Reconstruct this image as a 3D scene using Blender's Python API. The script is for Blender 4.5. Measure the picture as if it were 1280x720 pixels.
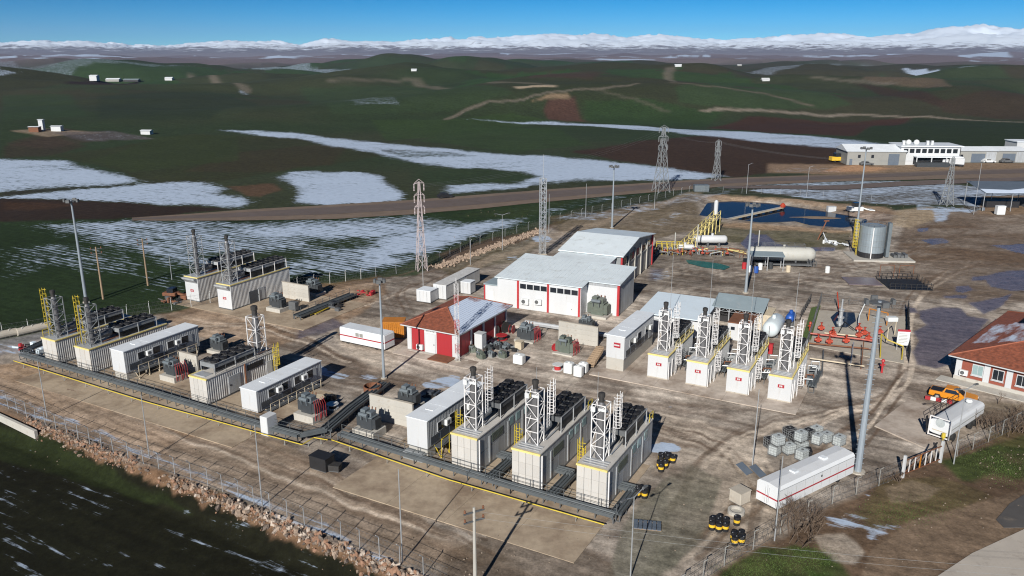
import bpy, math, random
import numpy as np
from mathutils import Vector, Matrix

for _o in list(bpy.data.objects):
    bpy.data.objects.remove(_o, do_unlink=True)
R = math.radians
SC = bpy.context.scene
COL = SC.collection
random.seed(7)

# ------------------------------------------------------------------ camera
FPX, CAM_H = 1020.0, 42.0                 # focal length in photo pixels, drone height in metres
PITCH = math.atan(295.0 / FPX)
SP, CP = math.sin(PITCH), math.cos(PITCH)
cam_d = bpy.data.cameras.new('camera')
cam_d.sensor_width = 36.0
cam_d.lens = 36.0 * FPX / 1280.0
cam_d.clip_start = 0.5
cam_d.clip_end = 80000.0
cam = bpy.data.objects.new('camera', cam_d)
cam.location = (0, 0, CAM_H)
cam.rotation_euler = (math.pi / 2 - PITCH, 0, 0)
COL.objects.link(cam)
SC.camera = cam

# ------------------------------------------------------------------ sky, sun, exposure
SUN_AZ, SUN_EL = R(19.5), R(27.5)         # shadows run 19.5 deg to the right of straight ahead
wd = bpy.data.worlds.new('World')
SC.world = wd
wd.use_nodes = True
nt = wd.node_tree
sky = nt.nodes.new('ShaderNodeTexSky')
sky.sky_type = 'NISHITA'
sky.sun_disc = False
sky.sun_elevation = SUN_EL
sky.sun_rotation = math.pi + SUN_AZ
sky.altitude = 700
sky.air_density = 1.0
sky.dust_density = 0.1
sky.ozone_density = 3.0
nt.nodes['Background'].inputs['Strength'].default_value = 0.072
_tc = nt.nodes.new('ShaderNodeTexCoord'); _mp = nt.nodes.new('ShaderNodeMapping'); _mp.vector_type = 'POINT'
_mp.inputs['Location'].default_value = (0, 0, 0.06); _mp.inputs['Scale'].default_value = (1, 1, 1.8)
nt.links.new(_tc.outputs['Generated'], _mp.inputs[0])       # look up a clearer, higher band of air: thin dry winter sky
_nz = nt.nodes.new('ShaderNodeVectorMath'); _nz.operation = 'NORMALIZE'
nt.links.new(_mp.outputs[0], _nz.inputs[0]); nt.links.new(_nz.outputs[0], sky.inputs['Vector'])
_s1 = nt.nodes.new('ShaderNodeVectorMath'); _s1.operation = 'SCALE'; _s1.inputs['Scale'].default_value = 0.1
_gm = nt.nodes.new('ShaderNodeGamma'); _gm.inputs['Gamma'].default_value = 1.8          # crisp, contrasty winter sky
_s2 = nt.nodes.new('ShaderNodeVectorMath'); _s2.operation = 'SCALE'; _s2.inputs['Scale'].default_value = 12.5
_hs = nt.nodes.new('ShaderNodeHueSaturation'); _hs.inputs['Saturation'].default_value = 1.24; _hs.inputs['Hue'].default_value = 0.488
nt.links.new(sky.outputs[0], _s1.inputs[0]); nt.links.new(_s1.outputs[0], _gm.inputs[0]); nt.links.new(_gm.outputs[0], _s2.inputs[0])
nt.links.new(_s2.outputs[0], _hs.inputs['Color'])
nt.links.new(_hs.outputs[0], nt.nodes['Background'].inputs['Color'])
sun_d = bpy.data.lights.new('sun', 'SUN')
sun_d.energy = 5.0
sun_d.angle = R(0.55)
sun_d.color = (1.0, 0.95, 0.87)
sun = bpy.data.objects.new('sun', sun_d)
_dir = Vector((math.sin(SUN_AZ) * math.cos(SUN_EL), math.cos(SUN_AZ) * math.cos(SUN_EL), -math.sin(SUN_EL)))
sun.rotation_euler = _dir.to_track_quat('-Z', 'Y').to_euler()
COL.objects.link(sun)
vs = SC.view_settings
vs.view_transform = 'Standard'
vs.look = 'None'
vs.gamma = 1.0
vs.use_curve_mapping = False
vs.exposure = 0.4
SC.cycles.filter_width = 1.15

# ------------------------------------------------------------------ noise helpers
def _hash(ix, iy, seed):
    n = (ix.astype(np.int64) * 374761393 + iy.astype(np.int64) * 668265263 + seed * 974634777) & 0xFFFFFFFF
    n = ((n ^ (n >> 13)) * 1274126177) & 0xFFFFFFFF
    n = n ^ (n >> 16)
    return (n & 0xFFFFFF) / float(0xFFFFFF)

def vnoise(x, y, seed=0):
    ix, iy = np.floor(x), np.floor(y)
    fx, fy = x - ix, y - iy
    fx = fx * fx * fx * (fx * (fx * 6 - 15) + 10)
    fy = fy * fy * fy * (fy * (fy * 6 - 15) + 10)
    a, b = _hash(ix, iy, seed), _hash(ix + 1, iy, seed)
    c, d = _hash(ix, iy + 1, seed), _hash(ix + 1, iy + 1, seed)
    return (a + (b - a) * fx) * (1 - fy) + (c + (d - c) * fx) * fy

def fbm(x, y, oct=4, seed=0, gain=0.5):
    s = np.zeros_like(x, dtype=float); a = 1.0; t = 0.0
    for i in range(oct):
        s = s + a * vnoise(x, y, seed + i * 17); t += a
        a *= gain
        x, y = x * 2.03 + 11.3, y * 2.03 - 7.7
    return s / t

def sstep(a, b, x):
    t = np.clip((x - a) / (b - a), 0, 1)
    return t * t * (3 - 2 * t)

# ------------------------------------------------------------------ terrain height
EDGE_A = (-63.6, 93.3); EDGE_B = (-9.5, 60.1)      # crest of the stone embankment
_e = np.array([EDGE_B[0] - EDGE_A[0], EDGE_B[1] - EDGE_A[1]]); _e = _e / np.hypot(*_e)
POND = [(49.7, 217), (57, 238), (66, 241), (75.6, 237.5), (86, 226), (92, 218), (95, 212), (90, 204.5), (82, 200.5), (76, 203), (74, 208.5), (64, 207)]

def poly_sd(px, py, poly):
    """signed distance to a polygon, negative inside"""
    P = np.asarray(poly, float)
    d2 = np.full(px.shape, 1e18); ins = np.zeros(px.shape, bool)
    n = len(P)
    for i in range(n):
        ax, ay = P[i]; bx, by = P[(i + 1) % n]
        ex, ey = bx - ax, by - ay
        l = ex * ex + ey * ey + 1e-12
        t = np.clip(((px - ax) * ex + (py - ay) * ey) / l, 0, 1)
        dx, dy = px - ax - t * ex, py - ay - t * ey
        d2 = np.minimum(d2, dx * dx + dy * dy)
        c = ((ay > py) != (by > py)) & (px < (bx - ax) * (py - ay) / (by - ay + 1e-12) + ax)
        ins ^= c
    d = np.sqrt(d2)
    return np.where(ins, -d, d)

def line_d(px, py, pts):
    d2 = np.full(px.shape, 1e18)
    for (ax, ay), (bx, by) in zip(pts[:-1], pts[1:]):
        ex, ey = bx - ax, by - ay
        l = ex * ex + ey * ey + 1e-12
        t = np.clip(((px - ax) * ex + (py - ay) * ey) / l, 0, 1)
        dx, dy = px - ax - t * ex, py - ay - t * ey
        d2 = np.minimum(d2, dx * dx + dy * dy)
    return np.sqrt(d2)

def terrain(x, y):
    x = np.asarray(x, float); y = np.asarray(y, float)
    dist = np.hypot(x, y)
    far = sstep(330, 720, y - 0.15 * x)
    amp = 0.068 * np.minimum(dist, 1250) * far * (1 - 0.55 * sstep(1800, 3500, dist))
    wx = x + 90 * vnoise(x / 300, y / 300, 5); wy = y + 90 * vnoise(x / 300, y / 300, 9)
    z = amp * (0.62 * fbm((wx * .82 + wy * .57) / 560 + 3.3, (wy * .82 - wx * .57) / 250 + 1.7, 3, 3, 0.40) + 0.38 * fbm(wx / 330 + 9.1, wy / 420 + 4.2, 3, 13, 0.42) - 0.53) * 2.0
    z = z + 0.0012 * np.clip(dist - 4500, 0, 6000) + far * 0.02 * np.clip(dist - 4200, 0, 5000) * (fbm(x / 1500, y / 900, 5, 31) - 0.45)
    # plant apron: minor relief outside the yard
    z = z + 0.25 * (fbm(x / 14, y / 14, 3, 8) - 0.5) * sstep(125, 180, y) * (1 - far)
    # fields to the left lie lower, behind the embankment
    sd = (x - EDGE_A[0]) * _e[1] - (y - EDGE_A[1]) * _e[0]        # positive to the camera side
    drop = sstep(0.2, 3.6, sd) * (1 - sstep(0, 14, x)) * (y < 330)
    z = z - 1.7 * drop
    # pond basin
    near = (y > 180) & (y < 300) & (x > 20) & (x < 150)
    if near.any():
        pd = poly_sd(np.where(near, x, 0), np.where(near, y, 0), POND)
        z = np.where(near, z * sstep(0, 14, pd) + 0.5 * np.exp(-((pd - 5) / 3.0) ** 2) - 1.5 * sstep(2.5, -5, pd), z)
    return z

def th(x, y):
    if y < 122 and abs(x) < 300:                       # flat yard: only the drop at the embankment matters
        sd = (x - EDGE_A[0]) * _e[1] - (y - EDGE_A[1]) * _e[0]
        if sd < 0.2: return 0.0
        t = min(1.0, (sd - 0.2) / 3.4); u = min(1.0, max(0.0, x / 14.0))
        return -1.7 * t * t * (3 - 2 * t) * (1 - u * u * (3 - 2 * u))
    return float(terrain(np.array([x]), np.array([y]))[0])

def G(px, py, z=None):
    """where the line of sight through a photo pixel meets the ground (or the level z)"""
    u, v = (px - 640) / FPX, (py - 360) / FPX
    dx, dy, dz = u, CP - v * SP, -(SP + v * CP)
    if z is not None:
        t = (CAM_H - z) / -dz
        return Vector((dx * t, dy * t, z))
    if dz < 0:
        t = CAM_H / -dz
        if dy * t < 118 and th(dx * t, dy * t) == 0.0: return Vector((dx * t, dy * t, 0.0))
    a, b = 45.0, 45.0 * 1.006 ** 1000
    ts = 45.0 * 1.02 ** np.arange(303)
    for rep in range(3):
        zz = CAM_H + dz * ts - terrain(dx * ts, dy * ts)
        k = int(np.argmax(zz < 0)) if (zz < 0).any() else len(ts) - 1
        a, b = ts[max(k - 1, 0)], ts[k]
        ts = np.linspace(a, b, 24)
    return Vector((dx * b, dy * b, th(dx * b, dy * b)))

def GP(pts):
    return [tuple(G(*p)[:2]) for p in pts]

# ------------------------------------------------------------------ materials
MATS = {}
def _new(name):
    m = bpy.data.materials.new(name); m.use_nodes = True
    return m, m.node_tree.nodes, m.node_tree.links, m.node_tree.nodes['Principled BSDF']

def mat(name, col, rough=0.6, metal=0.0, var=0.18, scale=0.8, dirt=None, dirt_amt=0.0, bump=0.0, spec=0.5, streak=False, emit=None):
    """paint / concrete / metal with mottling, vertical or even grime and a little relief"""
    if name in MATS: return MATS[name]
    m, N, L, b = _new(name)
    tc = N.new('ShaderNodeTexCoord')
    mp = N.new('ShaderNodeMapping')
    L.new(tc.outputs['Object'], mp.inputs[0])
    if streak: mp.inputs['Scale'].default_value = (1, 1, 0.14)
    n1 = N.new('ShaderNodeTexNoise'); n1.inputs['Scale'].default_value = scale; n1.inputs['Detail'].default_value = 6; n1.inputs['Roughness'].default_value = 0.65
    L.new(mp.outputs[0], n1.inputs['Vector'])
    oi = N.new('ShaderNodeObjectInfo')
    mr = N.new('ShaderNodeMapRange')
    mr.inputs[1].default_value = 0.25; mr.inputs[2].default_value = 0.75
    mr.inputs[3].default_value = 1 - var; mr.inputs[4].default_value = 1 + var * 0.6
    L.new(n1.outputs[0], mr.inputs[0])
    hs = N.new('ShaderNodeHueSaturation'); hs.inputs['Color'].default_value = (*col, 1)
    rn = N.new('ShaderNodeMath'); rn.operation = 'MULTIPLY_ADD'
    L.new(oi.outputs['Random'], rn.inputs[0]); rn.inputs[1].default_value = 0.12; rn.inputs[2].default_value = -0.06
    ad = N.new('ShaderNodeMath'); ad.operation = 'ADD'
    L.new(mr.outputs[0], ad.inputs[0]); L.new(rn.outputs[0], ad.inputs[1])
    L.new(ad.outputs[0], hs.inputs['Value'])
    out = hs.outputs[0]
    if dirt is not None:
        n2 = N.new('ShaderNodeTexNoise'); n2.inputs['Scale'].default_value = scale * 2.3; n2.inputs['Detail'].default_value = 8; n2.inputs['Roughness'].default_value = 0.7
        L.new(mp.outputs[0], n2.inputs['Vector'])
        r2 = N.new('ShaderNodeMapRange'); r2.inputs[1].default_value = 0.62 - 0.3 * dirt_amt; r2.inputs[2].default_value = 0.80 - 0.2 * dirt_amt
        r2.inputs[3].default_value = 0; r2.inputs[4].default_value = min(1.0, 0.35 + dirt_amt)
        L.new(n2.outputs[0], r2.inputs[0])
        mx = N.new('ShaderNodeMixRGB'); mx.inputs[2].default_value = (*dirt, 1)
        L.new(r2.outputs[0], mx.inputs[0]); L.new(out, mx.inputs[1])
        out = mx.outputs[0]
    L.new(out, b.inputs['Base Color'])
    b.inputs['Roughness'].default_value = rough
    b.inputs['Metallic'].default_value = metal
    b.inputs['Specular IOR Level'].default_value = spec
    if bump:
        bp = N.new('ShaderNodeBump'); bp.inputs['Strength'].default_value = bump; bp.inputs['Distance'].default_value = 0.05
        n3 = N.new('ShaderNodeTexNoise'); n3.inputs['Scale'].default_value = 7; n3.inputs['Detail'].default_value = 5
        L.new(tc.outputs['Object'], n3.inputs['Vector']); L.new(n3.outputs[0], bp.inputs['Height'])
        L.new(bp.outputs[0], b.inputs['Normal'])
    MATS[name] = m
    return m

BR = (0.16, 0.11, 0.07)
mat('white', (0.50, 0.515, 0.53), 0.45, var=0.06, scale=0.5, dirt=(0.36, 0.32, 0.27), dirt_amt=0.10, streak=True)
mat('trailer_white', (0.60, 0.62, 0.64), 0.4, var=0.06, scale=0.4, dirt=(0.42, 0.40, 0.36), dirt_amt=0.15)
mat('white_roof', (0.68, 0.72, 0.76), 0.45, var=0.10, scale=0.35, dirt=(0.42, 0.42, 0.42), dirt_amt=0.2)
mat('pale_blue_roof', (0.60, 0.69, 0.76), 0.4, var=0.06, scale=0.3, dirt=(0.5, 0.5, 0.48), dirt_amt=0.1)
mat('tin_roof', (0.66, 0.73, 0.77), 0.42, metal=0.0, var=0.10, scale=0.25, dirt=(0.36, 0.36, 0.34), dirt_amt=0.28)
mat('grey_roof', (0.25, 0.31, 0.34), 0.5, var=0.12, scale=0.4, dirt=(0.4, 0.4, 0.4), dirt_amt=0.2)
mat('beige_panel', (0.47, 0.455, 0.43), 0.6, var=0.12, scale=0.7, dirt=(0.36, 0.29, 0.21), dirt_amt=0.25, streak=True)
mat('grey_panel', (0.36, 0.38, 0.40), 0.45, metal=0.1, var=0.22, scale=0.9, dirt=(0.18, 0.17, 0.15), dirt_amt=0.35, streak=True)
mat('grey_corr', (0.56, 0.56, 0.55), 0.55, var=0.18, scale=0.8, dirt=(0.22, 0.17, 0.13), dirt_amt=0.35, streak=True)
mat('dark_frame', (0.10, 0.105, 0.11), 0.55, var=0.25, scale=1.5)
mat('mid_grey', (0.22, 0.235, 0.245), 0.5, var=0.2, scale=1.2, dirt=(0.2, 0.16, 0.12), dirt_amt=0.2)
mat('tray', (0.105, 0.12, 0.13), 0.45, metal=0.2, var=0.25, scale=0.8, dirt=(0.22, 0.19, 0.15), dirt_amt=0.2)
mat('galv', (0.50, 0.52, 0.54), 0.4, metal=0.5, var=0.15, scale=1.0)
mat('pole_grey', (0.27, 0.31, 0.35), 0.5, metal=0.2, var=0.12, scale=0.4)
mat('white_steel', (0.66, 0.65, 0.65), 0.45, var=0.1, scale=1.0, dirt=(0.4, 0.33, 0.26), dirt_amt=0.1)
mat('stack', (0.16, 0.16, 0.168), 0.45, metal=0.4, var=0.2, scale=1.0, dirt=(0.12, 0.09, 0.07), dirt_amt=0.2)
mat('black', (0.016, 0.016, 0.018), 0.55, var=0.3, scale=2.0)
mat('soot', (0.03, 0.028, 0.027), 0.7, var=0.3, scale=2.0)
mat('yellow', (0.52, 0.40, 0.035), 0.5, var=0.15, scale=1.5, dirt=(0.3, 0.22, 0.1), dirt_amt=0.2)
mat('yellow_edge', (0.66, 0.55, 0.20), 0.55, var=0.2, scale=1.5, dirt=(0.45, 0.38, 0.26), dirt_amt=0.35)
mat('red_wall', (0.31, 0.018, 0.024), 0.6, var=0.12, scale=0.7, dirt=(0.25, 0.06, 0.05), dirt_amt=0.15, streak=True)
mat('red_paint', (0.38, 0.025, 0.03), 0.5, var=0.15, scale=1.0)
mat('red_sign', (0.33, 0.018, 0.03), 0.5, var=0.05, scale=1.0)
mat('orange', (0.45, 0.17, 0.02), 0.5, var=0.15, scale=0.9, dirt=(0.25, 0.12, 0.05), dirt_amt=0.2)
mat('valve_red', (0.36, 0.045, 0.02), 0.5, var=0.25, scale=2.0, dirt=(0.2, 0.08, 0.05), dirt_amt=0.25)
mat('rust', (0.17, 0.07, 0.035), 0.8, var=0.35, scale=2.0, bump=0.3)
mat('concrete', (0.40, 0.365, 0.31), 0.8, var=0.15, scale=0.6, dirt=(0.2, 0.16, 0.12), dirt_amt=0.25, bump=0.15)
mat('concrete_light', (0.40, 0.385, 0.35), 0.8, var=0.12, scale=0.5, dirt=(0.26, 0.21, 0.16), dirt_amt=0.25, bump=0.12)
mat('tx_green', (0.042, 0.048, 0.054), 0.45, var=0.2, scale=1.5, dirt=(0.1, 0.08, 0.06), dirt_amt=0.2)
mat('tx_top', (0.13, 0.155, 0.172), 0.45, var=0.2, scale=1.5, dirt=(0.1, 0.1, 0.09), dirt_amt=0.25)
mat('tx_olive', (0.105, 0.125, 0.105), 0.5, var=0.2, scale=1.5, dirt=(0.1, 0.08, 0.06), dirt_amt=0.25)
mat('dark_side', (0.055, 0.065, 0.08), 0.35, var=0.2, scale=1.0)
mat('blue', (0.02, 0.08, 0.33), 0.4, var=0.1, scale=1.0)
mat('pale_tank', (0.60, 0.67, 0.70), 0.4, var=0.08, scale=0.6, dirt=(0.35, 0.33, 0.3), dirt_amt=0.15)
mat('cream_tank', (0.40, 0.40, 0.37), 0.45, var=0.10, scale=0.5, dirt=(0.3, 0.26, 0.2), dirt_amt=0.25)
mat('steel_tank', (0.34, 0.40, 0.44), 0.38, metal=0.5, var=0.15, scale=0.5, dirt=(0.2, 0.18, 0.16), dirt_amt=0.15)
mat('tyre', (0.02, 0.02, 0.02), 0.85, var=0.2, scale=3)
mat('car_orange', (0.60, 0.23, 0.02), 0.25, var=0.03, scale=1)
mat('glass', (0.018, 0.022, 0.028), 0.08, var=0.05, scale=1, spec=0.6)
mat('window_pale', (0.26, 0.36, 0.37), 0.1, var=0.1, scale=1, spec=0.6)
mat('brick_red', (0.235, 0.062, 0.038), 0.8, var=0.2, scale=2.2, dirt=(0.14, 0.05, 0.035), dirt_amt=0.25)
mat('wood', (0.28, 0.20, 0.13), 0.8, var=0.25, scale=1.5)
mat('wood_pale', (0.50, 0.43, 0.32), 0.8, var=0.25, scale=1.5)
mat('plastic_white', (0.62, 0.64, 0.64), 0.35, var=0.08, scale=2)
mat('ibc', (0.42, 0.46, 0.47), 0.3, var=0.15, scale=2.5, dirt=(0.2, 0.17, 0.14), dirt_amt=0.25)
mat('drum_yellow', (0.68, 0.43, 0.03), 0.4, var=0.1, scale=2)
mat('green_tarp', (0.02, 0.12, 0.10), 0.4, var=0.3, scale=1.0, dirt=(0.35, 0.42, 0.4), dirt_amt=0.2)
mat('snow', (0.52, 0.60, 0.73), 0.7, var=0.06, scale=1.0, bump=0.3)
mat('rock', (0.31, 0.235, 0.18), 0.95, var=0.4, scale=1.6, dirt=(0.17, 0.105, 0.07), dirt_amt=0.3, bump=0.6)
mat('rock_red', (0.27, 0.155, 0.10), 0.95, var=0.4, scale=1.6, dirt=(0.13, 0.085, 0.06), dirt_amt=0.3, bump=0.6)
mat('rock_dark', (0.14, 0.11, 0.09), 0.95, var=0.4, scale=1.6, bump=0.6)
mat('rock_pale', (0.44, 0.37, 0.31), 0.95, var=0.3, scale=1.6, dirt=(0.25, 0.18, 0.13), dirt_amt=0.25, bump=0.6)
mat('twig', (0.12, 0.085, 0.06), 0.9, var=0.3, scale=1.0)
mat('painted_shadow', (0.075, 0.07, 0.068), 0.85, var=0.25, scale=0.25, dirt=(0.20, 0.165, 0.13), dirt_amt=0.25)  # dark tone for the cast shadow painted at the road corner
mat('hut_grey', (0.25, 0.25, 0.235), 0.7, var=0.12, scale=0.3)
mat('blue_grey', (0.10, 0.125, 0.16), 0.5, var=0.15, scale=0.6)
mat('tiles', (0.27, 0.085, 0.045), 0.8, var=0.25, scale=1.2, dirt=(0.16, 0.075, 0.05), dirt_amt=0.3, bump=0.3)

def tile_snow(name, amt, ax):
    """clay roof tiles with courses, and thin melting snow lying on the slope"""
    m, N, L, b = _new(name)
    tc = N.new('ShaderNodeTexCoord')
    n1 = N.new('ShaderNodeTexNoise'); n1.inputs['Scale'].default_value = 2.5; n1.inputs['Detail'].default_value = 6
    L.new(tc.outputs['Object'], n1.inputs[0])
    cr = N.new('ShaderNodeValToRGB')
    cr.color_ramp.elements[0].position = 0.3; cr.color_ramp.elements[0].color = (0.13, 0.042, 0.024, 1)
    cr.color_ramp.elements[1].position = 0.7; cr.color_ramp.elements[1].color = (0.27, 0.085, 0.046, 1)
    L.new(n1.outputs[0], cr.inputs[0])
    out = cr.outputs[0]
    if amt > 0:
        mp = N.new('ShaderNodeMapping'); mp.inputs['Scale'].default_value = (0.5, 0.16, 0.5) if ax == 0 else (0.16, 0.5, 0.5)
        L.new(tc.outputs['Object'], mp.inputs[0])
        n2 = N.new('ShaderNodeTexNoise'); n2.inputs['Scale'].default_value = 1.0; n2.inputs['Detail'].default_value = 8; n2.inputs['Roughness'].default_value = 0.68
        L.new(mp.outputs[0], n2.inputs[0])
        at = N.new('ShaderNodeAttribute'); at.attribute_name = 'snow'
        ad = N.new('ShaderNodeMath'); ad.operation = 'ADD'; L.new(n2.outputs[0], ad.inputs[0]); L.new(at.outputs['Fac'], ad.inputs[1])
        r = N.new('ShaderNodeMapRange'); r.inputs[1].default_value = 0.98; r.inputs[2].default_value = 1.16
        L.new(ad.outputs[0], r.inputs[0])
        mx = N.new('ShaderNodeMixRGB'); mx.inputs[2].default_value = (0.52, 0.60, 0.73, 1)
        L.new(r.outputs[0], mx.inputs[0]); L.new(out, mx.inputs[1]); out = mx.outputs[0]
    L.new(out, b.inputs['Base Color']); b.inputs['Roughness'].default_value = 0.75
    MATS[name] = m
    return m
tile_snow('tiles_plain', 0, 0)
tile_snow('tiles_snow', 1, 0)

# ------------------------------------------------------------------ mesh builder
class MB:
    def __init__(s): s.v = []; s.f = []; s.sm = False
    def add(s, vs, fs):
        o = len(s.v); s.v += [tuple(p) for p in vs]; s.f += [tuple(i + o for i in q) for q in fs]; return s
    def box(s, x0, x1, y0, y1, z0, z1):
        return s.add([(x0, y0, z0), (x1, y0, z0), (x1, y1, z0), (x0, y1, z0), (x0, y0, z1), (x1, y0, z1), (x1, y1, z1), (x0, y1, z1)],
                     [(3, 2, 1, 0), (4, 5, 6, 7), (0, 1, 5, 4), (1, 2, 6, 5), (2, 3, 7, 6), (3, 0, 4, 7)])
    def bev(s, x0, x1, y0, y1, z0, z1, c=0.04):
        """box with chamfered vertical and top edges"""
        def ring(d, z): 
            e = c
            return [(x0 + d + e, y0 + d, z), (x1 - d - e, y0 + d, z), (x1 - d, y0 + d + e, z), (x1 - d, y1 - d - e, z),
                    (x1 - d - e, y1 - d, z), (x0 + d + e, y1 - d, z), (x0 + d, y1 - d - e, z), (x0 + d, y0 + d + e, z)]
        vs = ring(0, z0) + ring(0, z1 - c) + ring(c, z1)
        fs = [tuple(range(7, -1, -1)), tuple(range(16, 24))]
        for k in range(2):
            for i in range(8):
                j = (i + 1) % 8
                fs.append((k * 8 + i, k * 8 + j, k * 8 + 8 + j, k * 8 + 8 + i))
        return s.add(vs, fs)
    def bar(s, a, b, w, h=None):
        a, b = Vector(a), Vector(b); d = (b - a)
        if d.length < 1e-6: return s
        d.normalize(); h = h or w
        up = Vector((0, 0, 1)) if abs(d.z) < 0.95 else Vector((0, 1, 0))
        sx = d.cross(up).normalized() * w / 2; sz = d.cross(sx).normalized() * h / 2
        vs = [p + sgx * sx + sgz * sz for p in (a, b) for sgx, sgz in ((-1, -1), (1, -1), (1, 1), (-1, 1))]
        return s.add(vs, [(3, 2, 1, 0), (4, 5, 6, 7), (0, 1, 5, 4), (1, 2, 6, 5), (2, 3, 7, 6), (3, 0, 4, 7)])
    def cyl(s, a, b, r, n=10, r2=None, cap=True):
        a, b = Vector(a), Vector(b); d = (b - a).normalized(); r2 = r if r2 is None else r2
        up = Vector((0, 0, 1)) if abs(d.z) < 0.95 else Vector((1, 0, 0))
        sx = d.cross(up).normalized(); sy = d.cross(sx).normalized()
        vs = []
        for p, q in ((a, r), (b, r2)):
            for i in range(n):
                t = 2 * math.pi * i / n
                vs.append(p + q * (math.cos(t) * sx + math.sin(t) * sy))
        fs = [(i, (i + 1) % n, n + (i + 1) % n, n + i) for i in range(n)]
        if cap: fs += [tuple(range(n - 1, -1, -1)), tuple(range(n, 2 * n))]
        return s.add(vs, fs)
    def path(s, pts, r, n=6):
        for a, b in zip(pts[:-1], pts[1:]): s.cyl(a, b, r, n)
        return s
    def lathe(s, prof, c=(0, 0, 0), axis='z', n=14):
        c = Vector(c); vs = []; fs = []
        for r, h in prof:
            for i in range(n):
                t = 2 * math.pi * i / n
                p = (r * math.cos(t), r * math.sin(t), h)
                if axis == 'y': p = (p[0], h, p[1])
                if axis == 'x': p = (h, p[0], p[1])
                vs.append(c + Vector(p))
        m = len(prof)
        for k in range(m - 1):
            for i in range(n):
                j = (i + 1) % n
                fs.append((k * n + i, k * n + j, k * n + n + j, k * n + n + i))
        fs += [tuple(range(n - 1, -1, -1)), tuple(range((m - 1) * n, m * n))]
        return s.add(vs, fs)
    def poly(s, pts, z0, z1):
        n = len(pts)
        vs = [(x, y, z0) for x, y in pts] + [(x, y, z1) for x, y in pts]
        return s.add(vs, [tuple(range(n - 1, -1, -1)), tuple(range(n, 2 * n))] + [(i, (i + 1) % n, n + (i + 1) % n, n + i) for i in range(n)])
    def corr(s, a, b, z0, z1, pitch=0.28, depth=0.05):
        """corrugated sheet standing from a to b, ridges proud on its right-hand side"""
        a, b = Vector(a), Vector(b); d = b - a; L_ = d.length; d.normalize(); nrm = Vector((d.y, -d.x, 0))
        k = max(1, int(L_ / pitch)); pts = []
        for i in range(k):
            for t, o in ((0, 0), (0.3, 0), (0.5, 1), (0.8, 1)):
                pts.append(a + d * (i + t) * L_ / k + nrm * depth * o)
        pts.append(b)
        vs = [(p.x, p.y, z0) for p in pts] + [(p.x, p.y, z1) for p in pts]; n = len(pts)
        return s.add(vs, [(i, i + 1, n + i + 1, n + i) for i in range(n - 1)])
    def mesh(s, name, m, smooth=False):
        me = bpy.data.meshes.new(name)
        me.from_pydata(s.v, [], s.f); me.update()
        me.materials.append(MATS[m] if isinstance(m, str) else m)
        if smooth:
            for p in me.polygons: p.use_smooth = True
        return me
    def build(s, name, m, parent=None, smooth=False, loc=None, rz=0.0):
        o = bpy.data.objects.new(name, s.mesh(name, m, smooth))
        COL.objects.link(o)
        if parent is not None: o.parent = parent
        if loc is not None: o.location = loc
        if rz: o.rotation_euler[2] = rz
        return o

def inst(name, me, parent, loc=(0, 0, 0), rz=0.0, rot=None, scale=None):
    o = bpy.data.objects.new(name, me); COL.objects.link(o); o.parent = parent; o.location = loc
    o.rotation_euler = rot if rot is not None else (0, 0, rz)
    if scale is not None: o.scale = scale
    return o

def tag(o, label, cat, group=None):
    o['label'] = label; o['category'] = cat
    if group: o['group'] = group
    return o

def struct(o):
    o['kind'] = 'structure'; return o

def thing(name, label, cat, loc=(0, 0, 0), rz=0.0, group=None):
    o = bpy.data.objects.new(name, None); COL.objects.link(o)
    o.empty_display_size = 0.3
    o.location = loc; o.rotation_euler = (0, 0, rz)
    return tag(o, label, cat, group)

KIDS = {}
def copy_tree(o, parent=None):
    c = o.copy(); COL.objects.link(c); c.parent = parent
    for ch in list(o.children): copy_tree(ch, c)
    return c

def dup(o, label, loc, rz=None):
    c = copy_tree(o); c.location = loc
    if rz is not None: c.rotation_euler = (0, 0, rz)
    c['label'] = label
    return c

TH = R(-28.5)                                  # bearing of the plant's front row
UX, UY = math.cos(TH), math.sin(TH)            # along the row, to the right and nearer
VX, VY = -math.sin(TH), math.cos(TH)           # away from the camera
def P(px, py): 
    g = G(px, py, 0.0); return (g.x, g.y, 0.0)
def UV(p, u, v, z=0.0):
    return (p[0] + u * UX + v * VX, p[1] + u * UY + v * VY, z)

# ================================================================== GROUND
def srgb(r, g, b):
    f_ = lambda c: ((c / 255 + 0.055) / 1.055) ** 2.4 if c > 10 else c / 255 / 12.92
    return np.array([f_(r), f_(g), f_(b)])

ALB = 1.18                                   # photo tone -> surface albedo
def C3(r, g, b, k=1.0): return srgb(r, g, b) * ALB * k

_rows = []
for _py in np.concatenate([np.arange(790, 175, -1.6), np.arange(175, 66.9, -0.6)]):
    _v = (_py - 360) / FPX
    _dn = SP + _v * CP
    if _dn <= 0.0016: break
    _rows.append((CP - _v * SP) * CAM_H / _dn)
_rows = np.array(_rows); _rows = _rows[_rows < 26000]
_rows = np.concatenate([[-400, -150, -60, -10, 15, 30, 38], _rows])
_inner = np.linspace(-1, 1, 800)
_outer = 1 + np.linspace(0, 1, 26)[1:] ** 2 * 2.2
_cols = np.concatenate([-_outer[::-1], _inner, _outer])
_YY, _SS = np.meshgrid(_rows, _cols, indexing='ij')
_XX = _SS * 0.80 * np.maximum(np.abs(_YY), 52)
GX, GY = _XX.ravel(), _YY.ravel()
GZ = terrain(GX, GY)
NV = GX.size
DIST = np.hypot(GX, GY)

col = np.zeros((NV, 3)); snow = np.zeros(NV); wet = np.zeros(NV)
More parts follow.
